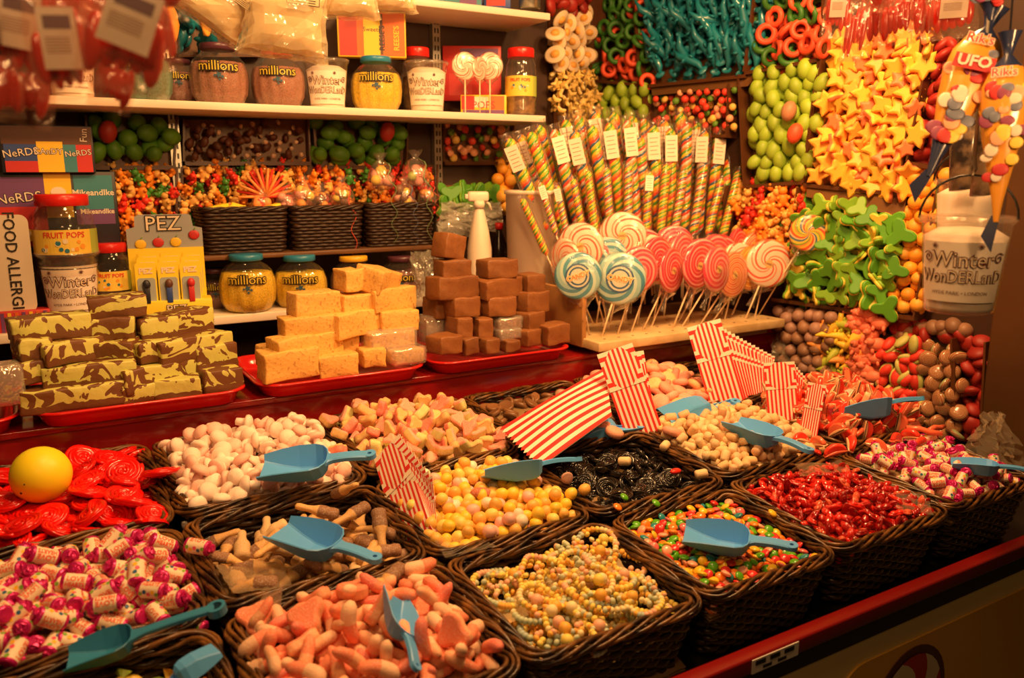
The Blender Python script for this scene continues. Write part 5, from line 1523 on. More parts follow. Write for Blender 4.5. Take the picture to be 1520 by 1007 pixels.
# boxes on the topmost shelf
t, w, h = pbox('board_box', 632, -25, 716, 10, 2.5, .08, 'blue box on the topmost shelf, left half', (CBU, [(.02, .02, .98, .6, CTL), (.6, .1, .9, .9, CPP)]))
t, w, h = pbox('board_box', 718, -20, 758, 12, 2.5, .08, 'narrow blue box on the topmost shelf, beside the steel tin', (CBU, [(.1, .1, .8, .7, CR)]))
o = MB().lathe([(.032, 0), (.036, .003), (.036, .07), (.032, .08), (0, .08)], 24).build('steel_tin', STEEL, None, atY(786, 14, 2.48)); tag(o, 'small shiny tin at the right end of the topmost shelf', 'tin')
# lollipop box
t, w, h = pbox('lollipop_box', 684, 142, 752, 172, 2.48, .09, 'low colourful box holding red and white lollipops on the upper shelf', (CYL, [(.02, .3, .3, .95, CR), (.3, .4, .6, .9, CWT), (.62, .3, .95, .95, COR), (.05, .05, .95, .28, CPP)]))
words(t, [('POPS', h * .5, 0, h * .5, 0, 0, 0)], [CR])
t2, w, h = pbox('backing_card', 658, 72, 744, 150, 2.60, .006, 'red and blue printed card behind the red and white lollipops', (CR, [(.3, .5, .95, .95, CPP), (.1, .1, .5, .5, CR)]), 'card')
for i, (x, y, ya, r) in enumerate(((690, 98, .3, 20), (712, 102, .9, 17), (727, 98, 0, 20))):
    c = at_depth(x, y, 2.62 + .03 * i); f = atY(x + 2, 160, 2.52); f = Vector((f.x, f.y, f.z))
    o = thing('swirl_lollipop', ('red and white lollipop leaning at the left of the upper shelf box', 'red and white lollipop turned aside in the upper shelf box', 'red and white lollipop at the right in the upper shelf box')[i], 'lollipop', group='lollipops in the upper shelf box')
    vd = CAM - c; vd.z = 0; Zv = (Matrix.Rotation(ya, 3, 'Z') @ vd).normalized(); Y_ = Vector((0, 0, 1)); X_ = Y_.cross(Zv); s = r * 2.62 / FPX / LR
    o.matrix_world = Matrix.Translation(c) @ Matrix((X_, Y_, Zv)).transposed().to_4x4() @ Matrix.Scale(s, 4)
    inst('swirl_disc', LDM['striped'], o); inst('clear_wrapper', LWM, o); MB().tube([(0, -.05, 0), (0, -.30, 0)], .004, 8).build('stick', STICK, o)

# PEZ dispensers display
PG = K('grey', (.36, .38, .40)); PY_ = K('lemon', (.92, .70, .04)); c0 = atY(255, 470, 2.42); dz = (c0 - CAM).dot(_fw); k = dz / FPX
t = thing('dispenser_display', 'grey and yellow PEZ counter display with blister packs on the lower shelf', 'display', c0, (0, 0, -math.atan2(c0.x, c0.y)))
w = 104 * k; h = 149 * k
hb = MB(); out = [(-w / 2, 0), (w / 2, 0), (w / 2, h * .86), (w * .38, h * .88), (w * .36, h * .98), (w * .33, h), (-w * .33, h), (-w * .38, h * .98), (-w * .39, h * .88), (-w / 2, h * .86)]
MYZ = Matrix(((1, 0, 0, 0), (0, 0, -1, .05), (0, 1, 0, 0), (0, 0, 0, 1)))
hb.poly(out, 0, .004, M=MYZ).build('header_card', PG, t)
MB().rbox((-w / 2, -.03, 0), (w / 2 + .01, .045, 26 * k), .002).build('front_tray', PY_, t)
MB().box((-w / 2, .043, 0), (w / 2, .0455, 100 * k)).build('yellow_band', PY_, t)
q = words(t, [('PEZ', 30 * k, -2 * k, 135 * k, .0026, 0, 0), ('PEZ', 30 * k, -2 * k, 135 * k, 0, 1, 0)], [BLK, K('letter', (.85, .72, .55))]); q.location = (0, .045, 0)
words(t, [('PEZ', 17 * k, 8 * k, 13 * k, .0016, 0, 0), ('PEZ', 17 * k, 8 * k, 13 * k, 0, 1, 0)], [BLK, K('letter', (.85, .72, .55))]).location = (0, -.031, 0)
fr_ = MB()
for i, (x, z, m) in enumerate(((-34, 106, 0), (-10, 108, 1), (14, 108, 2), (40, 118, 1))):
    fr_.ball((x * k, .043, z * k), (8 * k, .002, 7 * k), m, n=12, h=6); fr_.tube([(x * k, .043, z * k + 7 * k), (x * k + 3 * k, .043, z * k + 11 * k)], .001, 4, 3)
fr_.build('printed_fruit', [CYL, CR, CYL, SPG], t)
for i in range(9):
    r_, cI = divmod(i, 3); x = (-30 + cI * 30 + r_ * 3) * k; y = -.022 + r_ * .022; z0 = (20 + r_ * 7) * k
    o = thing('blister_pack', 'yellow and clear dispenser blister pack, %s of the display' % (['front left', 'front middle', 'front right', 'second row left', 'second row middle', 'second row right', 'rear left', 'rear middle', 'rear right'][i]), 'blister pack', group='dispenser blister packs')
    o.matrix_world = t.matrix_basis @ Matrix.Translation((x, y, z0))
    MB().poly(rrect(-14 * k, 0, 14 * k, 62 * k, 4 * k, 4), 0, .0008, M=Matrix(((1, 0, 0, 0), (0, 0, -1, .004), (0, 1, 0, 0), (0, 0, 0, 1)))).build('backing_card', PY_, o)
    MB().poly(rrect(-12 * k, 2 * k, 12 * k, 40 * k, 4 * k, 4), 0, .001, M=Matrix(((1, 0, 0, 0), (0, 0, -1, .0028), (0, 1, 0, 0), (0, 0, 0, 1)))).build('pale_panel', K('pale_blue', (.35, .40, .40)), o)
    textmb('PEZ', 11 * k, 0, .0008, 0, M=Matrix.Translation((0, .0015, 50 * k)) @ Matrix.Rotation(PI / 2, 4, 'X')).build('lettering', K('letter', (.85, .72, .55)), o)
    d = MB().rbox((-4 * k, -.010, 3 * k), (4 * k, .0, 26 * k), .002); d.build('dispenser_stem', (CDK, CBU, CR)[i % 3], o)
    MB().ball((0, -.006, 31 * k), (5.5 * k, .008, 7 * k), n=10, h=8).build('dispenser_head', (CDK, CGR, CR)[i % 3], o)
# allergy sign at the left
c = atY(20, 465, 2.42); t = thing('allergy_sign', 'pale sign with vertical FOOD ALLERGIES lettering at the left edge', 'sign', c, (0, 0, -.0))
MB().poly(rrect(-.20, 0, .055, 122 * .00203, .02, 5), 0, .003, M=Matrix(((1, 0, 0, 0), (0, 0, -1, 0), (0, 1, 0, 0), (0, 0, 0, 1)))).build('sign_plate', K('cream', (.70, .60, .46)), t)
words(t, [('FOOD ALLERGIES', .036, .012, .115, .0004, 0, -PI / 2), ('HAVE ANY', .03, -.055, .15, .0004, 0, -PI / 2)], [BLK]).location = (0, -.003, 0)
for i, (x, y, r, kd) in enumerate(((2, 416, 26, 'striped'), (38, 410, 23, 'blue'))):
    c = at_depth(x, y, 2.30); f = Vector((c.x, c.y, c.z - .16)); o = thing('swirl_lollipop', ('red and white swirl lollipop cut by the left edge', 'pale blue swirl lollipop near the left edge')[i], 'lollipop', group=None)
    vd = CAM - c; vd.z = 0; Zv = vd.normalized(); Y_ = Vector((0, 0, 1)); X_ = Y_.cross(Zv); s = r * 2.30 / FPX / LR
    o.matrix_world = Matrix.Translation(c) @ Matrix((X_, Y_, Zv)).transposed().to_4x4() @ Matrix.Scale(s, 4)
    inst('swirl_disc', LDM[kd], o); inst('clear_wrapper', LWM, o); MB().tube([(0, -.05, 0), (0, -.22, 0)], .004, 8).build('stick', STICK, o)
    if i: inst('round_label', LABM, o)
# striped sweet packet behind them
t, w, h = pbox('sweet_packet', -20, 462, 72, 500, 2.40, .05, 'low packet in magenta and orange stripes at the left end of the lower shelf', (CR, [(.1 * i, .1, .1 * i + .05, .95, (CPP, CYL, COR)[i % 3]) for i in range(10)]))

# ------------------------------------------------------------------ small dark wicker baskets with gifts
def small_basket(px0, px1, py0, py1, Y, label):
    a = atY(px0, py1, Y); b_ = atY(px1, py1, Y); tp = atY(px0, py0, Y); h = tp.z - a.z; w = b_.x - a.x; d = .16
    t = thing('small_wicker_basket', label, 'basket', ((a.x + b_.x) / 2, Y + d / 2, 1.367), group='small dark wicker baskets')
    dark = mat('wicker_dark', (.035, .016, .008), .4, bump=.3, bscale=80)
    wv = MB(); rows = int(h / .0095); n = 90
    for j in range(rows):
        z = .004 + (h - .012) * j / (rows - 1); path, tot = rr_path(w * (.93 + .07 * z / h), d * (.9 + .1 * z / h), .02, n)
        wv.tube([(x + nx * .003 * math.sin(17 * 2 * PI * i / n + PI * (j % 2)), y + ny * .003 * math.sin(17 * 2 * PI * i / n + PI * (j % 2)), z) for i, (x, y, nx, ny, s) in enumerate(path)], .0052, 5, closed=True)
    wv.build('woven_wall', dark, t)
    rm = MB(); path, tot = rr_path(w, d, .02, n)
    for k in range(3): rm.tube([(x + nx * .005 * math.cos(k * 2.1 + i * .5), y + ny * .005 * math.cos(k * 2.1 + i * .5), h - .002 + .004 * math.sin(k * 2.1 + i * .5)) for i, (x, y, nx, ny, s) in enumerate(path)], .0042, 5, closed=True)
    rm.build('rim', dark, t)
    MB().box((-w * .45, -d * .42, 0), (w * .45, d * .42, .004)).build('base', dark, t)
    return t


small_basket(304, 430, 308, 377, 2.475, 'small dark wicker basket with yellow packets, left one of the three')
small_basket(437, 541, 310, 375, 2.475, 'small dark wicker basket with wrapped gift sweets, middle one of the three')
small_basket(548, 646, 306, 370, 2.475, 'small dark wicker basket with ribboned gift bags, right one of the three')
GIFTF = film('gift_film', (1, .92, .85), .1, .12, .8, 30, .05)
RB = [mat('ribbon_red', (.60, .08, .05), .35), mat('ribbon_green', (.20, .32, .12), .35), mat('ribbon_blue', (.10, .14, .22), .35)]


def gift(px, py, rpx, cols, Y, label, ribbon=None, fan=None):
    c = atY(px, py, Y); dz = (c - CAM).dot(_fw); r = rpx * dz / FPX
    t = thing('gift_bag_of_sweets', label, 'gift bag', (c.x, c.y, c.z), (0, 0, 0))
    rr = random.Random(int(px * 3)); b = MB()
    for i in range(7): b.ball((rr.uniform(-.5, .5) * r, rr.uniform(-.4, .4) * r, (rr.uniform(-.6, .55)) * r), r * rr.uniform(.34, .46), i % len(cols))
    b.build('sweets_inside', cols, t)
    f = MB().lathe([(r * .5, -r), (r, -r * .7), (r * 1.05, 0), (r * .7, r * .8), (r * .18, r * 1.15), (r * .55, r * 1.7)], 12, cap=False).jitter(r * .08); f.build('clear_bag', GIFTF, t)
    if ribbon is not None:
        m, L = ribbon; ps = [(0, -r * .2, r * 1.15)]
        x = 0
        for k in range(1, 26): ps.append((r * .25 * math.sin(k * .9) + r * .4 * min(1, k / 8), -r * 1.0 - .02 * min(1, k / 6), r * 1.15 - L * k / 25))
        MB().tube(ps, .0022, 4, flat=.3).build('curled_ribbon', m, t)


GP, GY_, GO_ = K('sweet_pink', (.75, .35, .28)), K('sweet_yellow', (.85, .60, .10)), K('sweet_orange', (.85, .35, .08)); GG = K('sweet_lime', (.42, .48, .12)); GBn = K('sweet_brown', (.20, .09, .05))
for a in ((565, 262, 20, (GP, GY_, GP), 2.53, 'tied gift bag of pink and yellow balls in the right small basket', (RB[1], .26)), (617, 258, 20, (GP, GP, GG), 2.53, 'clear gift bag with pink coil and lime sweets, in the right small basket', (RB[1], .30)),
          (452, 292, 18, (GY_, GP, GO_), 2.53, 'round clear gift bag with yellow and grey balls in the middle small basket', None), (508, 290, 17, (GO_, GY_, GBn), 2.53, 'clear gift bag with an orange ball in the middle small basket', (RB[0], .30)),
          (478, 297, 15, (GBn, GO_), 2.56, 'small dark gift bag between the two round ones in the middle basket', None), (600, 290, 16, (GBn, GP, GY_), 2.50, 'gift bag of mixed sweets low in the right small basket', (RB[2], .2)), (425, 300, 16, (GP, GP), 2.55, 'pink gift bag at the left end of the middle small basket', None), (634, 290, 14, (GO_, GP), 2.54, 'gift bag with an orange sweet at the right rim of the right small basket', (RB[0], .12)), (388, 302, 15, (GO_, CR), 2.55, 'red and orange gift bag at the right rim of the left small basket', None)):
    gift(a[0], a[1], a[2], a[3], a[4], a[5], a[6])
rr = random.Random(8)
for i in range(7):
    c = atY(322 + i * 13, 309 + (i % 3) * 2, 2.50 + .03 * (i % 2)); o = MB().rbox((-.035, -.012, -.008), (.035, .012, .008), .003).build('yellow_packet', PY_, None, c, (0, rr.uniform(-.3, .3), rr.uniform(-.5, .5))); tag(o, 'small yellow packet lying in the left small basket', 'packet', 'yellow packets in the left small basket')

# ------------------------------------------------------------------ things between basket shelf and lollipops
WPL = mat('white_plastic', (.80, .68, .54), .4)
c = atY(712, 398, 2.38); dz = (c - CAM).dot(_fw); k = dz / FPX
t = thing('spray_bottle', 'white trigger spray bottle behind the brown fudge', 'spray bottle', (c.x, c.y, 1.203), (0, 0, -.3))
hz = 112 * k + (c.z - 1.203)
MB().lathe([(17 * k, 0), (18 * k, .01), (18 * k, hz * .45), (14 * k, hz * .62), (8 * k, hz * .80), (6 * k, hz * .84), (6 * k, hz * .86)], 28).build('bottle', WPL, t)
MB().rbox((-17 * k, -.012, hz * .90), (14 * k, .012, hz * 1.0), .008).lathe([(8 * k, hz * .84), (8 * k, hz * .91)], 20).rbox((-21 * k, -.005, hz * .93), (-14 * k, .005, hz * .975), .002).build('spray_head', WPL, t)
MB().tube([(6 * k, 0, hz * .92), (15 * k, 0, hz * .88), (18 * k, 0, hz * .82)], .004, 6).build('trigger', WPL, t)
c = atY(795, 405, 2.36); dz = (c - CAM).dot(_fw); k = dz / FPX; R_ = 38 * k; H = 127 * k
t = thing('white_bucket', 'tall white plastic bucket with dark band left of the twisted lollipops', 'bucket', (c.x - .035, 2.33, 1.204), (0, 0, .0))
H = atY(790, 282, 2.36).z - 1.204
MB().lathe([(R_ * .85, 0), (R_ * .9, .004), (R_ * 1.0, H * .96), (R_ * 1.06, H * .965), (R_ * 1.06, H), (R_ * 1.0, H), (R_ * .98, H * .9), (R_ * .84, .01), (0, .01)], 40, cap=False).build('bucket_wall', WPL, t)
MB().lathe([(R_ * .992, H * .70), (R_ * 1.0, H * .70), (R_ * 1.002, H * .72), (R_ * .992, H * .72)], 40, cap=False).build('dark_band', BLACK, t).rotation_euler = (0, .12, 0)
c = atY(741, 388, 2.5); t = thing('drink_bottle', 'dark drink bottle with red cap between the spray bottle and the white bucket', 'bottle', (c.x, 2.5, 1.204))
MB().lathe([(.028, 0), (.032, .01), (.032, .10), (.030, .14), (.012, .19), (.011, .205)], 24).build('bottle', mat('cola_dark', (.015, .008, .006), .15), t)
MB().lathe([(.0322, .05), (.0326, .05), (.0326, .095), (.0322, .095)], 24, cap=False).build('label', CBU, t)
MB().lathe([(.014, .203), (.014, .225), (0, .225)], 20).build('cap', LR_, t)


def crumple(name, quad, Y0, Y1, m, label, cat='plastic bag', n=12, amp=.02, seed=1, cols=None, par=None):
    """a crumpled sheet spanning a pixel quad (TL, TR, BR, BL), with real folds"""
    r = random.Random(seed); vs = []; fs = []
    for i in range(n + 1):
        for j in range(n + 1):
            u, v = i / n, j / n
            x = (quad[0][0] * (1 - u) + quad[1][0] * u) * (1 - v) + (quad[3][0] * (1 - u) + quad[2][0] * u) * v
            y = (quad[0][1] * (1 - u) + quad[1][1] * u) * (1 - v) + (quad[3][1] * (1 - u) + quad[2][1] * u) * v
            p = atY(x, y, Y0 + (Y1 - Y0) * v) if not callable(Y0) else Y0(x, y)
            fold = math.sin(u * 9 + seed + 2 * v) * .5 + math.sin(v * 7 + u * 5 + seed * 2) * .5
            e = 1 if 0 < u < 1 else .6
            vs.append(p + Vector((r.uniform(-.2, .2), -1 * (fold + r.uniform(-.7, .7) * (.3 if cat == 'liner' else 1)), r.uniform(-.3, .3) * (.5 if cat == 'liner' else 1))) * amp * e)
    if cat == 'liner': n_sm = True
    else: n_sm = False
    for i in range(n):
        for j in range(n): k = i * (n + 1) + j; fs.append((k, k + n + 1, k + n + 2, k + 1))
    o = MB().add(vs, fs, smooth=n_sm).build(name, m, par)
    return tag(o, label, cat) if par is None else o


GREYF = film('grey_bag', (.62, .60, .52), .5, .2, 1.0, 30, .55)
crumple('plastic_bag', ((655, 300), (745, 300), (745, 345), (650, 352)), 2.55, 2.52, GREYF, 'crumpled grey plastic bag lying behind the spray bottle', seed=3, amp=.02)
crumple('plastic_bag', ((610, 375), (652, 370), (648, 450), (615, 445)), 2.40, 2.36, film('silver_bag', (.62, .60, .5), .5, .12, 1.0, 40, .35), 'shiny clear plastic bag hanging beside the brown fudge', seed=5, amp=.02)

# ------------------------------------------------------------------ sweets displayed on the walls
def starm(R1=.040, R2=.020, T=.018, n=5):
    out = []
    for i in range(n * 4):
        a = 2 * PI * i / (n * 4); f = (math.cos(n * a) + 1) / 2; out.append(((R2 + (R1 - R2) * f ** 1.4) * math.cos(a), (R2 + (R1 - R2) * f ** 1.4) * math.sin(a)))
    return MB().poly(out, -T / 2, T / 2, 0, bev=.007, mside=1)


def clover(R_=.048):
    out = []
    for i in range(30):
        a = 2 * PI * i / 30; r = R_ * (.72 + .28 * math.cos(3 * a)); out.append((r * math.cos(a), r * math.sin(a)))
    b = MB().poly(out, 0, .010, 0, bev=.004); b.poly([(x * 1.0, y * 1.0) for x, y in out], -.007, .002, 1, bev=.003); return b


def fishm(L=.15):
    b = MB(); ps = [(0, 0, 0), (.01, 0, L * .2), (.006, 0, L * .5), (-.004, 0, L * .75), (.006, 0, L)]
    b.tube(ps, [.004, .013, .017, .012, .003], 8); b.ball((.0, 0, .0), (.022, .004, .012), n=8, h=5); b.ball((.014, -.012, L * .45), (.006, .016, .012), n=8, h=5); b.ball((-.012, -.01, L * .55), (.012, .012, .006), n=8, h=5); return b


def bearm():
    b = MB(); b.ball((0, 0, 0), (.014, .010, .018)); b.ball((0, -.002, .022), (.011, .009, .010))
    for s in (-1, 1): b.ball((s * .008, 0, .031), .004, n=6, h=5); b.ball((s * .012, -.007, .006), (.005, .007, .005), n=6, h=5); b.ball((s * .009, -.008, -.012), (.006, .009, .006), n=6, h=5)
    return b


def pigm():
    b = MB(); b.ball((0, 0, 0), (.028, .016, .020)); b.ball((-.022, -.004, .010), (.014, .012, .013)); b.ball((-.034, -.006, .008), (.006, .006, .006), n=8, h=5)
    for s in (-1, 1): b.ball((-.020, s * .008, .022), (.004, .004, .007), n=6, h=5); b.ball((s * .016, -.006, -.018), (.006, .006, .010), n=6, h=5)
    return b


def ringm(R_=.026):
    b = MB(); b.tube([(R_ * math.cos(2 * PI * i / 18), R_ * math.sin(2 * PI * i / 18), 0) for i in range(18)], .010, 8, closed=True); return b


def dinom():
    b = MB(); b.tube([(-.05, 0, -.01), (-.03, 0, 0), (0, 0, .008), (.02, 0, .004), (.034, 0, .02), (.044, 0, .03)], [.003, .010, .017, .014, .009, .008], 8)
    for s in (-.012, .012): b.ball((s, -.006, -.014), (.006, .006, .012), n=6, h=5)
    for i in range(5): b.ball((-.026 + i * .013, 0, .018 + .004 * (i % 2)), (.005, .004, .008), n=6, h=4)
    return b


G = lambda n, c, **k: mat('wall_' + n, c, .52, vary_obj=.16, sss=.12, **k)
eg = MB().ball((0, 0, 0), (.024, .024, .032), n=14, h=10); ball_ = MB().ball((0, 0, 0), .022, n=14, h=10)
EGG_G = [eg.mesh('egg', G('green_egg', (.34, .50, .04)))]; EGG_SHADED = [eg.mesh('egg', G('shaded_green_egg', (.10, .28, .02)))]; EGG_R = eg.mesh('egg', G('red_egg', (.80, .10, .04)))  # second green is the same egg with shade put into its colour
STARS = [starm(.046, .025, .022).mesh('star', [G('star_yellow', (.93, .52, .06)), G('star_pink', (.90, .24, .10))]), starm(.041, .022, .02).mesh('star', [G('star_orange', (.92, .44, .06)), G('star_pink', (.90, .24, .10))]), starm(.034, .020, .022).mesh('star', [G('star_coral', (.90, .26, .10)), G('star_yellow', (.93, .52, .06))])]
CLV = [clover().mesh('clover', [G('clover_green', (.10, .34, .02)), G('clover_yellow', (.80, .62, .08))]), clover(.039).mesh('clover', [G('clover_lime', (.20, .42, .025)), G('clover_yellow', (.80, .62, .08))]), clover(.033).mesh('clover', [G('clover_yellow', (.80, .62, .08)), G('clover_lime', (.20, .42, .025))])]
CLVD = [clover().mesh('clover', [G('clover_shade', (.10, .34, .03)), G('clover_lime', (.20, .42, .025))])]
DOL = [fishm().mesh('dolphin', G('teal', (.004, .19, .26), coat=.5))]
BEARC = dict(red=G('bear_red', (.70, .03, .015), coat=.3), orange=G('bear_orange', (.88, .28, .02), coat=.3), amber=G('bear_amber', (.90, .50, .12), coat=.3), green=G('bear_green', (.06, .26, .03), coat=.3))
BEAR = [bearm().mesh('bear', m) for m in BEARC.values()]
ORB = [ball_.mesh('ball', G('orange_ball', (.90, .38, .03))), ball_.mesh('ball', G('amber_ball', (.92, .46, .06)))]
CHO = [MB().ball((0, 0, 0), (.023, .023, .028), n=14, h=10).mesh('ball', G('cocoa_ball', (.30, .155, .09))), MB().ball((0, 0, 0), .022, n=14, h=10).mesh('ball', G('mauve_ball', (.36, .20, .15)))]
DIN = [dinom().mesh('dino', G('dino_yellow', (.88, .58, .05))), dinom().mesh('dino', G('dino_green', (.44, .50, .05))), dinom().mesh('dino', G('dino_orange', (.90, .36, .08)))]
PIG = [pigm().mesh('pig', G('pig_pink', (.93, .24, .14)))]
RNG = [ringm().mesh('ring', G('ring_red', (.85, .10, .04))), ringm().mesh('ring', G('ring_green', (.04, .17, .02)))]
MEL = [MB().ball((0, 0, .006), (.026, .016, .014), 0, n=12, h=8).ball((0, 0, -.004), (.030, .019, .012), 1, n=12, h=8).mesh('melon', [G('melon_red', (.80, .05, .03)), G('melon_rind', (.55, .55, .16))])]
BUTM = spiral_mat('wall_button', [(0, (.40, .12, .06)), (.35, (.50, .34, .17)), (.55, (.40, .12, .06)), (.8, (.52, .36, .18))], 3, 130)
BRA = [MB().lathe([(0, -.008), (.02, -.007), (.026, 0), (.02, .008), (.012, .011), (0, .011)], 16, fm=lambda i: 0 if i > 1 else 1).mesh('button', [BUTM, G('sage', (.30, .34, .16))])]
FRE = [MB().lathe([(0, -.005), (.026, -.005), (.030, 0), (.026, .005), (.013, .005), (.0129, .0052), (.011, .012), (0, .014)], 18, cap=False, fm=lambda i: 1 if i > 3 else 0).warp(lambda p: Vector((p.x * 1.25, p.y, p.z))).mesh('fried', [G('fried_white', (.80, .62, .40)), G('fried_yolk', (.85, .42, .08))])]
PUF = [starm(.028, .014, .016).mesh('puff', [G('popcorn_yellow', (.82, .54, .14)), G('popcorn_pale', (.86, .66, .30))])]
WBK = [MB().ball((0, 0, 0), (.016, .012, .010), n=10, h=6).mesh('nug', G('dark_choc', (.10, .03, .015))), MB().ball((0, 0, 0), (.008, .008, .005), n=8, h=5).mesh('nug', G('white_dot', (.65, .45, .30)))]
MUL = [MB().ball((0, 0, 0), (.014, .014, .010), n=10, h=6).mesh('jelly', G('mix_' + n, c)) for n, c in (('red', (.75, .06, .03)), ('yellow', (.88, .55, .12)), ('pink', (.88, .40, .22)), ('green', (.12, .28, .03)))]
REDJ = [MB().ball((0, 0, 0), (.03, .016, .026), n=12, h=8).mesh('bigred', G('dull_red', (.34, .02, .014)))]


def inside(p, q):
    s = 0
    for i in range(4):
        a, b = q[i], q[(i + 1) % 4]; c = (b[0] - a[0]) * (p[1] - a[1]) - (b[1] - a[1]) * (p[0] - a[0])
        if i == 0: s = c
        elif c * s < 0: return False
    return True


def wallfill(quad, surff, step, variants, name, label, cat, group, off=(.02, .055), tilt=.5, up=(1.57, 0), seed=1, wt=None, s=(.9, 1.1), rows=True, base=None, face=None):
    """sweets heaped against the wall over the area that the photo shows; surff(x, y, off) gives the point on the wall"""
    R = random.Random(seed); xs = [q[0] for q in quad]; ys = [q[1] for q in quad]; cx, cy = sum(xs) / 4, sum(ys) / 4
    c = surff(cx, cy, .03); dz = (c - CAM).dot(_fw); sp = step * FPX / dz
    for layer in (0, 1):
        y = min(ys) + sp * (.4 + .5 * layer); j = 0
        while y < max(ys) - sp * .25:
            x = min(xs) + sp * (.4 + .5 * ((j + layer) % 2))
            while x < max(xs) - sp * .2:
                p = (x + R.uniform(-.22, .22) * sp, y + R.uniform(-.22, .22) * sp)
                if inside(p, quad):
                    q = surff(p[0], p[1], off[layer] + R.uniform(-.006, .006)); me = R.choices(variants, wt)[0] if wt else R.choice(variants)
                    o = bpy.data.objects.new(name, me); COL.objects.link(o); o.location = q
                    o.rotation_euler = (up[0] + R.gauss(0, tilt), R.uniform(0, 6.28) if rows else R.gauss(0, tilt), (face if face is not None else -YAW - .4) + R.gauss(0, tilt)) if rows else (R.gauss(0, tilt * .5), R.gauss(0, tilt), (-YAW - .4) + R.gauss(0, tilt))
                    o.scale = (R.uniform(*s),) * 3
                    tag(o, where((label if isinstance(label, str) else label[variants.index(me)]), 3 * (p[0] - cx) / (max(xs) - min(xs)), 3 * (p[1] - cy) / (max(ys) - min(ys)), ('upper', 'middle', 'lower')), cat, group)
                x += sp
            y += sp * .92; j += 1


def backp(x, y, o): return atY(x, y, 2.655 - o)


CN = (W0 - Vector((1.73, 2.66, 0))).normalized(); CNN = Vector((CN.y, -CN.x, 0))


def cornp(x, y, o):
    r = ray(x, y); P = Vector((1.73, 2.66, 0)); t = ((P - CAM).dot(CNN) + o) / r.dot(CNN); return CAM + r * t


def bin_box(name, quad, surff, label, depth=.10, m=None):
    """clear fronted wooden bin: back board, two dividers, a floor"""
    P = [surff(x, y, .004) for x, y in quad]; F = [surff(x, y, depth) for x, y in quad]
    t = thing('display_bin', label, 'sweet bin', P[3], group=None)
    o = -Vector(P[3]); b = MB(); b.add([p + o for p in P] + [surff(x, y, .001) + o for x, y in quad], [(0, 3, 2, 1), (4, 5, 6, 7), (0, 1, 5, 4), (1, 2, 6, 5), (2, 3, 7, 6), (3, 0, 4, 7)], smooth=False); b.build('back_board', m or WOOD_DK, t)

    def slab(a, b2, nm, th=.006):
        A0, B0 = P[a], P[b2]; A1, B1 = A0 + (F[a] - P[a]), B0 + (F[b2] - P[b2]); n = (B0 - A0).cross(A1 - A0).normalized() * th
        # keep the slab depth square to the wall
        wn = WN if surff is atW else (Vector((0, -1, 0)) if surff is backp else CNN)
        A1, B1 = A0 + wn * depth * .6, B0 + wn * depth * .6; n = (B0 - A0).cross(A1 - A0).normalized() * th
        V = [A0, B0, B1, A1]; V = [v + o for v in V] + [v + n + o for v in V]
        MB().add(V, [(0, 1, 2, 3), (7, 6, 5, 4), (0, 4, 5, 1), (1, 5, 6, 2), (2, 6, 7, 3), (3, 7, 4, 0)], smooth=False).build(nm, DIVM, t)
    slab(0, 3, 'divider'); slab(1, 2, 'divider'); slab(3, 2, 'bin_floor', .012)
    return t


DIVM = mat('divider_brown', (.10, .035, .012), .35)
Q = dict(
    rings=((880, -10), (955, -10), (965, 125), (885, 118)), eggs_far=((885, 118), (962, 122), (966, 190), (890, 195)), dolphins=((952, -40), (1140, -40), (1122, 112), (966, 128)),
    mixed=((970, 138), (1098, 125), (1094, 200), (972, 200)), rings2=((1138, -20), (1240, -20), (1232, 88), (1120, 108)), eggs=((1112, 112), (1232, 88), (1206, 268), (1120, 275)),
    stars=((1240, 60), (1392, 15), (1348, 285), (1208, 272)), bears=((1090, 275), (1200, 278), (1185, 400), (1095, 400)), clovers=((1200, 290), (1342, 325), (1318, 462), (1160, 440)),
    oranges=((1356, 245), (1412, 255), (1372, 468), (1322, 460)), cocoa=((1150, 455), (1240, 460), (1228, 560), (1150, 540)), dinos=((1222, 470), (1280, 470), (1275, 560), (1205, 570)),
    pigs=((1262, 452), (1312, 460), (1300, 575), (1270, 590)), melons=((1310, 495), (1375, 505), (1368, 600), (1300, 610)), buttons=((1370, 510), (1432, 520), (1432, 660), (1362, 640)), reds=((1428, 500), (1478, 505), (1470, 650), (1430, 660)),
    redstrip=((1398, 60), (1440, 60), (1412, 248), (1362, 240)), darkband=((1320, 468), (1440, 480), (1436, 505), (1318, 495)))
for n_, lb_t in (('rings', 'back corner bin of red and green sweet rings'), ('eggs_far', 'back corner bin of green gummy eggs'), ('dolphins', 'bin of teal gummy dolphins on the right wall'), ('mixed', 'bin of small mixed jellies below the teal dolphins'), ('rings2', 'bin of sweet rings right of the teal dolphins'),
                 ('eggs', 'bin of bright green gummy eggs on the right wall'), ('stars', 'large bin of yellow and pink gummy stars on the right wall'), ('bears', 'bin of translucent orange and red bears behind the rainbow lollipop'), ('clovers', 'bin of green clover gummies on the right wall'),
                 ('oranges', 'narrow bin of orange sugared balls behind the hanging tub'), ('cocoa', 'bin of cocoa coloured balls below the lollipop board'), ('dinos', 'bin of yellow and green dinosaurs'), ('pigs', 'bin of pink piglet gummies'), ('melons', 'bin of melon gummies with red centre'),
                 ('buttons', 'bin of striped brown buttons'), ('reds', 'bin of dull red jellies next to the wooden post'), ('redstrip', 'narrow bin of red sweets behind the hanging striped bags')):
    bin_box(n_, Q[n_], atW, lb_t)
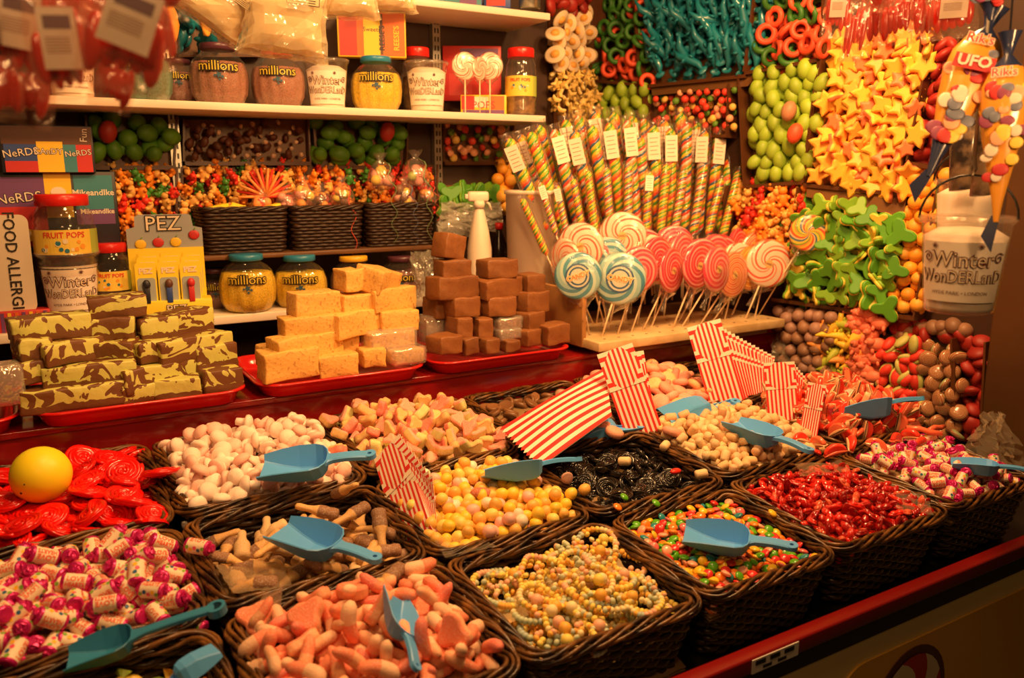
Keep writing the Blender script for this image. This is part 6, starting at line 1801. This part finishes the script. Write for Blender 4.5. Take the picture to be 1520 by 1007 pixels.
o = MB().add([atW(1199, 274, .05), atW(1348, 284, .05), atW(1340, 322, .075), atW(1196, 292, .075), atW(1199, 274, .0), atW(1348, 284, .0), atW(1340, 322, .0), atW(1196, 292, .0)], [(0, 3, 2, 1), (4, 5, 6, 7), (0, 1, 5, 4), (3, 7, 6, 2), (0, 4, 7, 3), (1, 2, 6, 5)], smooth=False).build('brown_board', mat('board_brown', (.16, .07, .022), .4)); tag(o, 'plain brown board between the star bin and the clover bin', 'board')
o = MB().add([atW(966, 126, .05), atW(1126, 110, .05), atW(1110, 128, .055), atW(968, 142, .055), atW(966, 126, .0), atW(1126, 110, .0), atW(1110, 128, .0), atW(968, 142, .0)], [(0, 3, 2, 1), (4, 5, 6, 7), (0, 1, 5, 4), (3, 7, 6, 2), (0, 4, 7, 3), (1, 2, 6, 5)], smooth=False).build('brown_board', mat('board_brown', (.16, .07, .022), .4)); tag(o, 'thin brown board below the teal dolphins', 'board')
wallfill(Q['rings'], atW, .056, RNG, 'gummy_ring', ('red gummy ring in the back corner bin', 'green gummy ring in the back corner bin'), 'sweet', 'rings in the back corner bin', seed=1)
wallfill(Q['rings2'], atW, .054, RNG, 'gummy_ring', ('red gummy ring right of the teal dolphins', 'green gummy ring right of the teal dolphins'), 'sweet', 'rings right of the dolphins', seed=2)
wallfill(Q['eggs_far'], atW, .052, EGG_G, 'gummy_egg', 'green gummy egg in the small back corner bin', 'sweet', 'green eggs in the back corner bin', seed=3, rows=False, tilt=.3)
wallfill(Q['dolphins'], atW, .050, DOL, 'gummy_dolphin', 'teal gummy dolphin hanging nose down on the right wall', 'sweet', 'teal gummy dolphins', seed=4, rows=False, tilt=.5)
wallfill(Q['mixed'], atW, .034, MUL, 'mixed_jelly', ('small red jelly below the teal dolphins', 'small yellow jelly below the teal dolphins', 'small pink jelly below the teal dolphins', 'small green jelly below the teal dolphins'), 'sweet', 'small mixed jellies', seed=5, wt=(4, 2, 2, 1))
wallfill(Q['eggs'], atW, .047, EGG_G, 'gummy_egg', 'bright green gummy egg in the bin left of the stars', 'sweet', 'bright green gummy eggs', seed=6, rows=False, tilt=.35, off=(.02, .05))
o = inst('gummy_egg', EGG_R, None, atW(1180, 198, .088), (.2, .2, 0), 1.05); tag(o, 'single red gummy egg among the green ones left of the stars', 'sweet')
o = inst('gummy_egg', eg.mesh('egg', G('pale_red_egg', (.55, .26, .14))), None, atW(1171, 165, .085), (.1, .2, 0), 1.05); tag(o, 'single dusky pink gummy egg above the red one left of the stars', 'sweet')
wallfill(Q['stars'], atW, .046, STARS, 'gummy_star', ('yellow gummy star in the large bin', 'orange gummy star in the large bin', 'coral gummy star in the large bin'), 'sweet', 'yellow and pink gummy stars', seed=7, wt=(6, 4, 2), tilt=.45, off=(.02, .06))
wallfill(Q['bears'], atW, .046, BEAR, 'gummy_bear', ('red gummy bear behind the rainbow lollipop', 'orange gummy bear behind the rainbow lollipop', 'amber gummy bear behind the rainbow lollipop', 'green gummy bear behind the rainbow lollipop'), 'sweet', 'gummy bears on the right wall', seed=8, wt=(3, 5, 4, .6), rows=False, tilt=.8, s=(1.25, 1.5))
wallfill(Q['clovers'], atW, .044, CLV, 'gummy_clover', ('green gummy clover with yellow back', 'lime gummy clover with yellow back', 'yellow gummy clover lying back side up'), 'sweet', 'green gummy clovers', seed=9, wt=(5, 4, 1.2), tilt=.5, off=(.03, .08))
wallfill(Q['oranges'], atW, .042, ORB, 'sugared_ball', ('orange sugared ball behind the hanging tub', 'amber sugared ball behind the hanging tub'), 'sweet', 'orange sugared balls', seed=10, off=(.02, .045))
wallfill(Q['cocoa'], atW, .040, CHO, 'cocoa_ball', ('cocoa brown ball below the lollipop board', 'mauve brown ball below the lollipop board'), 'sweet', 'cocoa coloured balls', seed=11, off=(.03, .075))
wallfill(Q['dinos'], atW, .042, DIN, 'gummy_dinosaur', ('yellow gummy dinosaur below the clover bin', 'green gummy dinosaur below the clover bin', 'orange gummy dinosaur below the clover bin'), 'sweet', 'gummy dinosaurs', seed=12, rows=False, tilt=.5, off=(.03, .07), wt=(4, 3, 2))
wallfill(Q['pigs'], atW, .038, PIG, 'gummy_piglet', 'pink gummy piglet stacked beside the dinosaurs', 'sweet', 'pink gummy piglets', seed=13, rows=False, tilt=.35, off=(.03, .07))
wallfill(Q['melons'], atW, .040, MEL, 'melon_gummy', 'red and lime melon gummy in the lower right bin', 'sweet', 'melon gummies', seed=14, tilt=.6)
wallfill(Q['buttons'], atW, .044, BRA, 'striped_button', 'round striped brown and sage sweet in the lower right bin', 'sweet', 'striped brown buttons', seed=15, tilt=.5)
wallfill(Q['reds'], atW, .046, REDJ, 'red_jelly', 'dull red jelly beside the wooden post', 'sweet', 'dull red jellies', seed=16, tilt=.5, off=(.01, .03))
wallfill(Q['redstrip'], atW, .045, REDJ, 'red_jelly', 'dull red jelly behind the hanging striped bags', 'sweet', 'red jellies behind the hanging bags', seed=17, tilt=.5, off=(.01, .03))
wallfill(Q['darkband'], atW, .034, [CHO[0], REDJ[0]], 'shaded_sweet', ('brown sweet in the shaded band under the orange balls', 'red sweet in the shaded band under the orange balls'), 'sweet', 'sweets in the shaded band', seed=18, off=(.005, .012))
# column in the corner
cq = ((812, -20), (878, -20), (888, 175), (822, 185))
bin_box('c', ((812, -20), (878, -20), (886, 240), (826, 240)), cornp, 'tall narrow corner panel of fried egg and popcorn sweets')
wallfill(((812, -20), (876, -20), (878, 18), (816, 25)), cornp, .04, REDJ, 'red_jelly', 'dull red jelly at the top of the corner panel', 'sweet', 'red jellies atop the corner panel', seed=19)
wallfill(((814, 25), (878, 15), (884, 105), (820, 110)), cornp, .045, FRE, 'fried_egg_sweet', 'fried egg shaped sweet in the corner panel', 'sweet', 'fried egg sweets', seed=20, tilt=.35, face=-.5)
wallfill(((819, 108), (884, 103), (890, 190), (824, 190)), cornp, .036, PUF, 'popcorn_sweet', 'yellow popcorn shaped sweet low in the corner panel', 'sweet', 'popcorn sweets', seed=21, tilt=.5)
# behind the shelves
BQ = [('eggs', ((128, 172), (262, 172), (258, 246), (132, 246)), .060, EGG_SHADED, 'gummy_egg', 'dark green gummy egg behind the shelves, left group', 'green eggs behind the left shelf'),
      ('eggs', ((462, 175), (602, 178), (600, 246), (468, 246)), .060, EGG_SHADED, 'gummy_egg', 'dark green gummy egg behind the shelves, right group', 'green eggs behind the right shelf'),
      ('choc', ((272, 178), (455, 178), (458, 240), (272, 240)), .040, WBK, 'chocolate_nugget', ('dark chocolate nugget behind the shelves', 'white dot sweet behind the shelves'), 'chocolate nuggets behind the shelves'),
      ('mix', ((655, 178), (760, 180), (755, 240), (655, 240)), .042, MUL, 'mixed_jelly', ('small red jelly at the back wall', 'small yellow jelly at the back wall', 'small pink jelly at the back wall', 'small green jelly at the back wall'), 'jellies behind the lollipops'),
      ('bears', ((165, 248), (262, 248), (262, 378), (172, 378)), .040, BEAR, 'gummy_bear', ('red gummy bear left of the slotted rail', 'orange gummy bear left of the slotted rail', 'amber gummy bear left of the slotted rail', 'green gummy bear left of the slotted rail'), 'bears left of the rail'),
      ('bears', ((270, 248), (645, 245), (645, 312), (270, 375)), .042, BEAR, 'gummy_bear', ('red gummy bear behind the small baskets', 'orange gummy bear behind the small baskets', 'amber gummy bear behind the small baskets', 'green gummy bear behind the small baskets'), 'bears behind the small baskets'),
      ('clover', ((655, 275), (732, 275), (732, 318), (655, 318)), .045, CLVD, 'gummy_clover', 'green gummy clover above the spray bottle', 'clovers above the spray bottle'),
      ('orange', ((735, 240), (760, 240), (758, 320), (735, 320)), .036, ORB, 'sugared_ball', ('orange sugared ball left of the twisted lollipops', 'amber sugared ball left of the twisted lollipops'), 'orange balls at the back wall'),
      ('green', ((0, 270), (14, 270), (14, 360), (0, 360)), .05, CLVD, 'gummy_clover', 'green gummy clover at the left edge', 'clovers at the left edge'),
      ('dol', ((255, 20), (385, 20), (385, 80), (262, 80)), .055, DOL, 'gummy_dolphin', 'teal gummy dolphin at the upper left of the back wall', 'teal dolphins on the back wall')]
for i, (n_, q, st_, vr, nm, lb2, gp) in enumerate(BQ):
    if q[1][0] - q[0][0] > 30: bin_box(n_, q, backp, 'flat back wall bin holding ' + gp, .05)
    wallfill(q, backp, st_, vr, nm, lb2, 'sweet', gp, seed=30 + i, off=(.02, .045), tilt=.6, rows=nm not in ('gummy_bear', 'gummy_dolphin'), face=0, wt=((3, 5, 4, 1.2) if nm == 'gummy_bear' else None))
for x, y in ((160, 196), (575, 196)):
    o = inst('gummy_egg', eg.mesh('egg', G('shaded_red_egg', (.40, .03, .02))), None, atY(x, y, 2.58), (.2, .2, 0)); tag(o, 'single dark red gummy egg among the green ones behind the shelves, ' + ('left' if x < 300 else 'right'), 'sweet')  # the red egg again, its colour darkened to stand for shade
# star shaped paper decoration behind the left small basket
b = MB()
for i in range(16):
    a = PI * i / 15; c_ = Vector((0, 0, 0)); b.tube([c_, Vector((.085 * math.cos(a), -.01 * math.sin(i * 3), .085 * math.sin(a)))], [.006, .004], 5, i % 2)
o = b.build('gummy_worm_fan', [G('worm_red', (.72, .04, .02)), G('worm_amber', (.85, .32, .08))], None, atY(395, 292, 2.56)); tag(o, 'fan of red gummy strips behind the left small basket', 'sweet')

# ------------------------------------------------------------------ hanging things at the front of the stall
rail = MB().tube([(-.6, .55, 2.32), (1.9, .95, 2.32)], .012, 10).build('hanging_rail', STEEL); tag(rail, 'steel rail above the counter from which tubs and bags hang', 'rail')
# the near tub and the one behind it
def hang_tub(px, py, wpx, d, label, front):
    c = at_depth(px, py, d); R_ = wpx / 2 * d / FPX
    t, R2, H, cc = tub(px, py, wpx, c.y, label, group=None, label_on=front)
    # wire handle and hook
    s = MB(); a = 1.15; ps = []
    for k in range(15):
        f = k / 14 * PI; ps.append((-R2 * 1.02 * math.cos(f), 0, H * .98 + R2 * 1.0 * math.sin(f)))
    s.tube(ps, .0022, 6); s.build('wire_handle', BLACK, t)
    MB().tube([(0, 0, H + R2 * .95), (.004, 0, H + R2 * 1.1), (.0, .0, H + R2 * 1.4), (-.003, 0, 2.32 - cc.z)], .003, 6).build('hook_chain', STEEL, t)
    return t


hang_tub(1421, 462, 124, 1.36, 'near white printed tub hanging from its black wire handle at the right', True)
hang_tub(1428, 372, 92, 1.62, 'second clear tub hanging behind the near printed tub', False)

# printed cone bags
NV = mat('bag_navy', (.02, .03, .09), .25, coat=.5); OR_ = mat('bag_orange', (.80, .35, .04), .3, coat=.4)


def cone_bag(pxt, pyt, pxb, pyb, wpx, d, label, navy_bottom=True, seed=1, word=None, tail=True):
    T = at_depth(pxt, pyt, d); B = at_depth(pxb, pyb, d); Z = (T - B); L = Z.length; Z.normalize(); w = wpx / 2 * d / FPX
    vd = (CAM - T).normalized(); Yv = -(vd - Z * vd.dot(Z)).normalized(); X = Yv.cross(Z)
    t = thing('printed_sweet_bag', label, 'sweet bag'); M = Matrix.Translation(B) @ Matrix((X, Yv, Z)).transposed().to_4x4(); t.matrix_world = M
    prof = [(.10, 0), (.22, .12), (.48, .30), (.78, .50), (1.0, .68), (.95, .80), (.6, .91), (.16, .985), (.30, 1.05), (.5, 1.12)]
    fm = (lambda i: 0 if i >= 6 else (0 if (i < 2 and navy_bottom) else 1))
    b = MB().lathe([(r * w, z * L) for r, z in prof], 20, fm=fm, cap=False, rad=lambda a, z: 1 + .07 * math.cos(7 * a + z * 30)).warp(lambda p: Vector((p.x, p.y * .55, p.z))); b.build('bag_film', [NV, OR_], t)
    rr = random.Random(seed); sp = MB(); cols = [K('print_yellow', (.90, .62, .08)), K('print_white', (.80, .68, .55)), K('print_plum', (.28, .05, .12)), K('print_pink', (.85, .40, .22)), K('print_slate', (.16, .18, .26)), CR]
    for k in range(26):
        z = rr.uniform(.24, .80); rmax = .30 + 1.0 * min(1, (z - .1) / .55); x = rr.uniform(-.75, .75) * min(1, rmax); r = w * rr.uniform(.20, .38)
        yy = -w * .55 * min(1, rmax) * math.sqrt(max(0, 1 - min(1, abs(x) / max(.3, min(1, rmax))) ** 2)) * .96
        sp.ball((x * w, yy, z * L), (r, w * .035, r * rr.uniform(.7, 1.1)), k % 6, n=10, h=6)
    sp.build('printed_sweets', cols, t)
    if word:
        q = MB(); M2 = Matrix.Translation((0, -w * .80, L * .70)) @ Matrix.Rotation(PI / 2, 4, 'X') @ Matrix.Rotation(.05, 4, 'Z')
        q.box((-w * .74, -w * .78, L * .655), (w * .74, -w * .76, L * .745), 0); textmb(word, w * .62, .002, .0008, 1, q, M=M2); q.build('word_panel', [CR, CWT], t)
    q = MB(); textmb("Rik's", w * .55, .0, .0014, 0, q, M=Matrix.Translation((-w * .1, -w * .62, L * .86)) @ Matrix.Rotation(PI / 2, 4, 'X')); textmb("Rik's", w * .55, .0005, 0, 1, q, M=Matrix.Translation((-w * .1, -w * .62, L * .86)) @ Matrix.Rotation(PI / 2, 4, 'X'))
    q.build('lettering', [CWT, CR], t)
    MB().tube([(0, 0, L * 1.0), (0, 0, L * 1.0 + max(.05, (2.32 - T.z)))], .0016, 5).build('string', CDK, t)
    if tail: MB().poly([(-w * .2, 0), (w * .15, 0), (-w * .1, -L * .22), (-w * .55, -L * .12)], 0, .0015, M=Matrix(((1, 0, 0, 0), (0, 0, 1, 0), (0, 1, 0, .01), (0, 0, 0, 1)))).build('bag_tail', NV, t)
    return t


cone_bag(1468, 38, 1378, 262, 74, 1.28, 'left printed cone bag in navy, orange and yellow with UFO lettering', True, 1, 'UFO')
cone_bag(1497, 78, 1478, 330, 66, 1.24, 'right printed cone bag with pale sweets, cut by the right edge', False, 2, None)
cone_bag(1470, -60, 1470, 30, 60, 1.20, 'navy bag end hanging down from above at the upper right corner', True, 3, None, False)
for i, (x, y, x2, y2) in enumerate(((1432, 130, 1424, 282), (1468, 150, 1455, 290))):
    A_ = at_depth(x, y, 1.50); B2 = at_depth(x2, y2, 1.50)
    o = MB().tube([A_, (A_ + B2) / 2 + Vector((.004, 0, 0)), B2], [.020, .026, .020], 12, flat=.45).build('dark_pouch', mat('pouch_dark', (.04, .03, .03), .25, coat=.4, col2=(.30, .20, .12), nscale=30), None); tag(o, ('narrow dark pouch hanging between the two cone bags', 'dark brown pouch hanging behind the right cone bag')[i], 'pouch')

# red sweet packs hanging at the top
PACK = film('pack_film', (1, .72, .55), .0, .14, 1.0, 30, .07); PRED2 = mat('pack_red', (.62, .02, .012), .2, coat=.5); PLAB = mat('pack_label', (.82, .66, .54), .55, col2=(.70, .54, .42), nscale=20)


def pillow(w, h, th, seed, jit, n=8, smooth=True):
    r = random.Random(seed); vs = []; fs = []
    for side in (-1, 1):
        for i in range(n + 1):
            for j in range(n + 1):
                u, v = i / n * 2 - 1, j / n * 2 - 1; q = th * w * ((1 - u ** 4) * (1 - v ** 4)) ** .7
                vs.append((u * w * (1 + .12 * abs(v) ** 3) + r.uniform(-jit, jit) * w, side * (q + .002) + r.uniform(-jit, jit) * w, v * h + r.uniform(-jit, jit) * h))
    m = (n + 1) ** 2
    for s in (0, 1):
        for i in range(n):
            for j in range(n):
                k = s * m + i * (n + 1) + j; f = (k, k + n + 1, k + n + 2, k + 1); fs.append(f if s == 0 else tuple(reversed(f)))
    return MB().add(vs, fs, smooth=smooth)


def pack(px, py, wpx, hpx, d, label, group, seed, lab=True, rot=0.0, red=True, col=PRED2, lcol=PLAB):
    c = at_depth(px, py, d); w = wpx / 2 * d / FPX; h = hpx / 2 * d / FPX; t = thing('hanging_sweet_pack', label, 'sweet pack', c, (0, rot, -math.atan2(c.x, c.y)), group)
    r = random.Random(seed); n = 7; vs = []; fs = []
    for side in (-1, 1):
        for i in range(n + 1):
            for j in range(n + 1):
                u, v = i / n * 2 - 1, j / n * 2 - 1; th = .35 * w * (1 - u * u) * (1 - v * v)
                vs.append((u * w * (1 - .25 * max(0, v) ** 2) + r.uniform(-.05, .05) * w, side * (th + .002) + r.uniform(-.06, .06) * w, v * h + r.uniform(-.03, .03) * h))
    m = (n + 1) ** 2
    for s in (0, 1):
        for i in range(n):
            for j in range(n):
                k = s * m + i * (n + 1) + j; f = (k, k + n + 1, k + n + 2, k + 1); fs.append(f if s == 0 else tuple(reversed(f)))
    MB().add(vs, fs).build('film', PACK, t)
    if red:
        b = MB()
        for k in range(5): b.ball(((-.62 + .31 * k) * w, r.uniform(-.10, .08) * w, r.uniform(-.25, .15) * h), (w * r.uniform(.20, .27), w * .15, h * r.uniform(.50, .68)), n=10, h=9)
        b.build('red_sweets', col, t)
    if lab:
        b = MB(); z0 = -.25 * h if seed % 2 else .0; b.box((-w * .55, -w * .52, z0 - h * .2), (w * .55, -w * .50, z0 + h * .95), 0)
        for k in range(6): b.box((-w * .42, -w * .525, z0 + h * .1 + k * h * .055), (w * .30, -w * .52, z0 + h * .12 + k * h * .055), 1)
        b.box((-w * .40, -w * .53, z0 + h * .55), (w * .40, -w * .52, z0 + h * .80), 2)
        b.build('printed_label', [lcol, LBT, mat('label_stamp', (.20, .12, .14), .6)], t).rotation_euler = (0, r.uniform(-.3, .3), 0)
    MB().tube([(0, 0, h), (0, 0, max(h + .03, 2.32 - c.z))], .0012, 5).build('string', CDK, t)


for i, (x, y, w_, h_, d, l, ro) in enumerate(((25, 60, 100, 140, .80, 1, .1), (90, 70, 90, 150, .78, 1, -.15), (185, 60, 130, 150, .76, 1, .18), (150, 30, 110, 120, .84, 0, 0), (30, 130, 95, 110, .82, 0, .2), (225, 40, 70, 130, .86, 0, -.1), (170, 120, 60, 90, .84, 0, .3), (60, -10, 120, 100, .8, 0, 0), (200, -20, 150, 90, .82, 0, 0), (5, 130, 50, 90, .78, 0, 0))):
    pack(x, y, w_, h_, d, ('blurred red labelled pack, upper left corner, ' if l else 'blurred red pack hanging at the upper left, ') + ('outermost left', 'second from left', 'largest at the right of the cluster', 'upper middle', 'low at the left', 'upper right end', 'low in the middle', 'top edge left', 'top edge right', 'lowest at the left edge')[i], 'red packs at the upper left', 40 + i, bool(l), ro)
for i, (x, y, w_, h_, l) in enumerate(((1243, 20, 40, 70, 1), (1270, 45, 34, 90, 0), (1300, 20, 50, 90, 0), (1330, 25, 46, 80, 0), (1350, 10, 50, 90, 0), (1378, 20, 46, 80, 0), (1415, 22, 66, 70, 1), (1290, -15, 90, 60, 1), (1390, -20, 80, 60, 0))):
    pack(x, y, w_, h_, 1.45 + .02 * (i % 3), 'red sweet pack hanging at the upper right, ' + ('leftmost with pale label', 'lowest dark one', 'third from left', 'middle one', 'fifth from left', 'sixth from left', 'rightmost with pale label', 'top edge left', 'top edge right')[i], 'red packs at the upper right', 60 + i, bool(l), .1 * math.sin(i * 2))
# cream floss bags at the top
FLO = mat('candy_floss', (.60, .45, .24), .8, bump=.6, bscale=15, sss=.1)


def floss(px, py, wpx, hpx, d, label, seed, rot=0):
    c = at_depth(px, py, d); w = wpx / 2 * d / FPX; h = hpx / 2 * d / FPX; t = thing('bag_of_candy_floss', label, 'sweet bag', c, (0, rot, -math.atan2(c.x, c.y)), 'candy floss bags at the top')
    pillow(w * .88, h * .86, .42, seed + 3, .03, 9).build('candy_floss', FLO, t)
    pillow(w, h, .50, seed, .055, 8, False).build('clear_bag', film('floss_film', (1, .85, .55), .2, .14, 1, 25, .28), t)
    b = MB(); b.box((0, -w * .52, h * .35), (w * .8, -w * .51, h * .62), 0); b.box((w * .02, -w * .525, h * .37), (w * .78, -w * .515, h * .60), 1)
    for k in range(3): b.box((w * .08, -w * .53, h * (.41 + .06 * k)), (w * .7, -w * .525, h * (.43 + .06 * k)), 0)
    b.build('printed_label', [BLK, FLO], t)
    MB().tube([(0, 0, h), (0, 0, max(h + .03, 2.45 - c.z))], .0014, 5).build('string', CDK, t)


floss(424, 30, 118, 110, 1.75, 'large bag of cream candy floss hanging above the red lidded jar', 1, .1)
floss(320, 5, 110, 80, 1.75, 'bag of cream candy floss at the top, left of the large one', 2, .6)
floss(520, -8, 80, 70, 1.8, 'bag of cream candy floss at the top edge above the orange pack', 3, 0)
floss(575, -12, 80, 60, 1.85, 'small bag of candy floss at the top edge, right of the others', 4, 0)
for i, (x, y) in enumerate(((250, 40), (300, 30))): 
    o = MB().ball((0, 0, 0), (.018, .012, .05), n=12, h=8).jitter(.002).build('orange_floss', G('floss_orange', (.80, .38, .05)), None, at_depth(x + 5, y - 5, 2.2)); tag(o, ('orange sweet hanging at the upper left, left of the teal dolphins', 'orange sweet hanging in front of the teal dolphins')[i], 'sweet')
    MB().tube([(0, 0, .04), (0, 0, 2.6 - o.location.z)], .001, 5).build('string', CDK, o)
# clear crumpled bag at the right end of the counter
cb = film('clear_crumple', (.95, .85, .65), .0, .22, .5, 20, .08)
crumple('plastic_bag', ((1462, 612), (1492, 612), (1530, 700), (1440, 672)), 1.16, 1.02, cb, 'clear crumpled plastic bag standing over the wrapped rolls at the right', seed=9, amp=.018, n=14)
crumple('plastic_bag', ((1150, 505), (1185, 500), (1190, 545), (1140, 540)), 1.93, 1.86, cb, 'clear plastic bag sticking up from the hidden basket under the board', seed=11, amp=.015)
crumple('plastic_liner', ((722, 905), (905, 812), (930, 845), (745, 930)), lambda x, y: atS(x, y, -.03 if y > 860 else -.012), 0, film('liner_film', (.80, .60, .32), .2, .2, .8, 30, .45), 'tan translucent plastic liner rising behind the candy necklaces', cat='liner', seed=12, amp=.006)
crumple('plastic_liner', ((640, 795), (700, 795), (740, 812), (660, 828)), lambda x, y: atS(x, y, .0), 0, cb, 'clear liner corner folded over the front left rim of the mini egg basket', cat='liner', seed=13, amp=.007)
crumple('plastic_liner', ((375, 905), (425, 860), (415, 900), (385, 1007)), lambda x, y: atS(x, y, .005), 0, film('liner_pink', (.95, .60, .42), .2, .15, .8, 30, .15), 'clear liner standing up at the left of the pink fizzy sweets', cat='liner', seed=14, amp=.008)
crumple('plastic_liner', ((1180, 690), (1250, 684), (1262, 700), (1190, 708)), lambda x, y: atS(x, y, .008), 0, cb, 'clear liner edge behind the shiny red jelly sweets', cat='liner', seed=15, amp=.008)
crumple('plastic_liner', ((1330, 730), (1375, 735), (1385, 765), (1330, 755)), lambda x, y: atS(x, y, .004), 0, cb, 'clear liner flap at the front right corner of the red jelly basket', cat='liner', seed=16, amp=.006)
crumple('plastic_liner', ((320, 840), (420, 845), (440, 878), (345, 880)), lambda x, y: atS(x, y, -.004), 0, film('liner_tan', (.90, .68, .42), .2, .15, .8, 30, .2), 'clear liner over the front left of the fizzy cola bottles', cat='liner', seed=17, amp=.008)
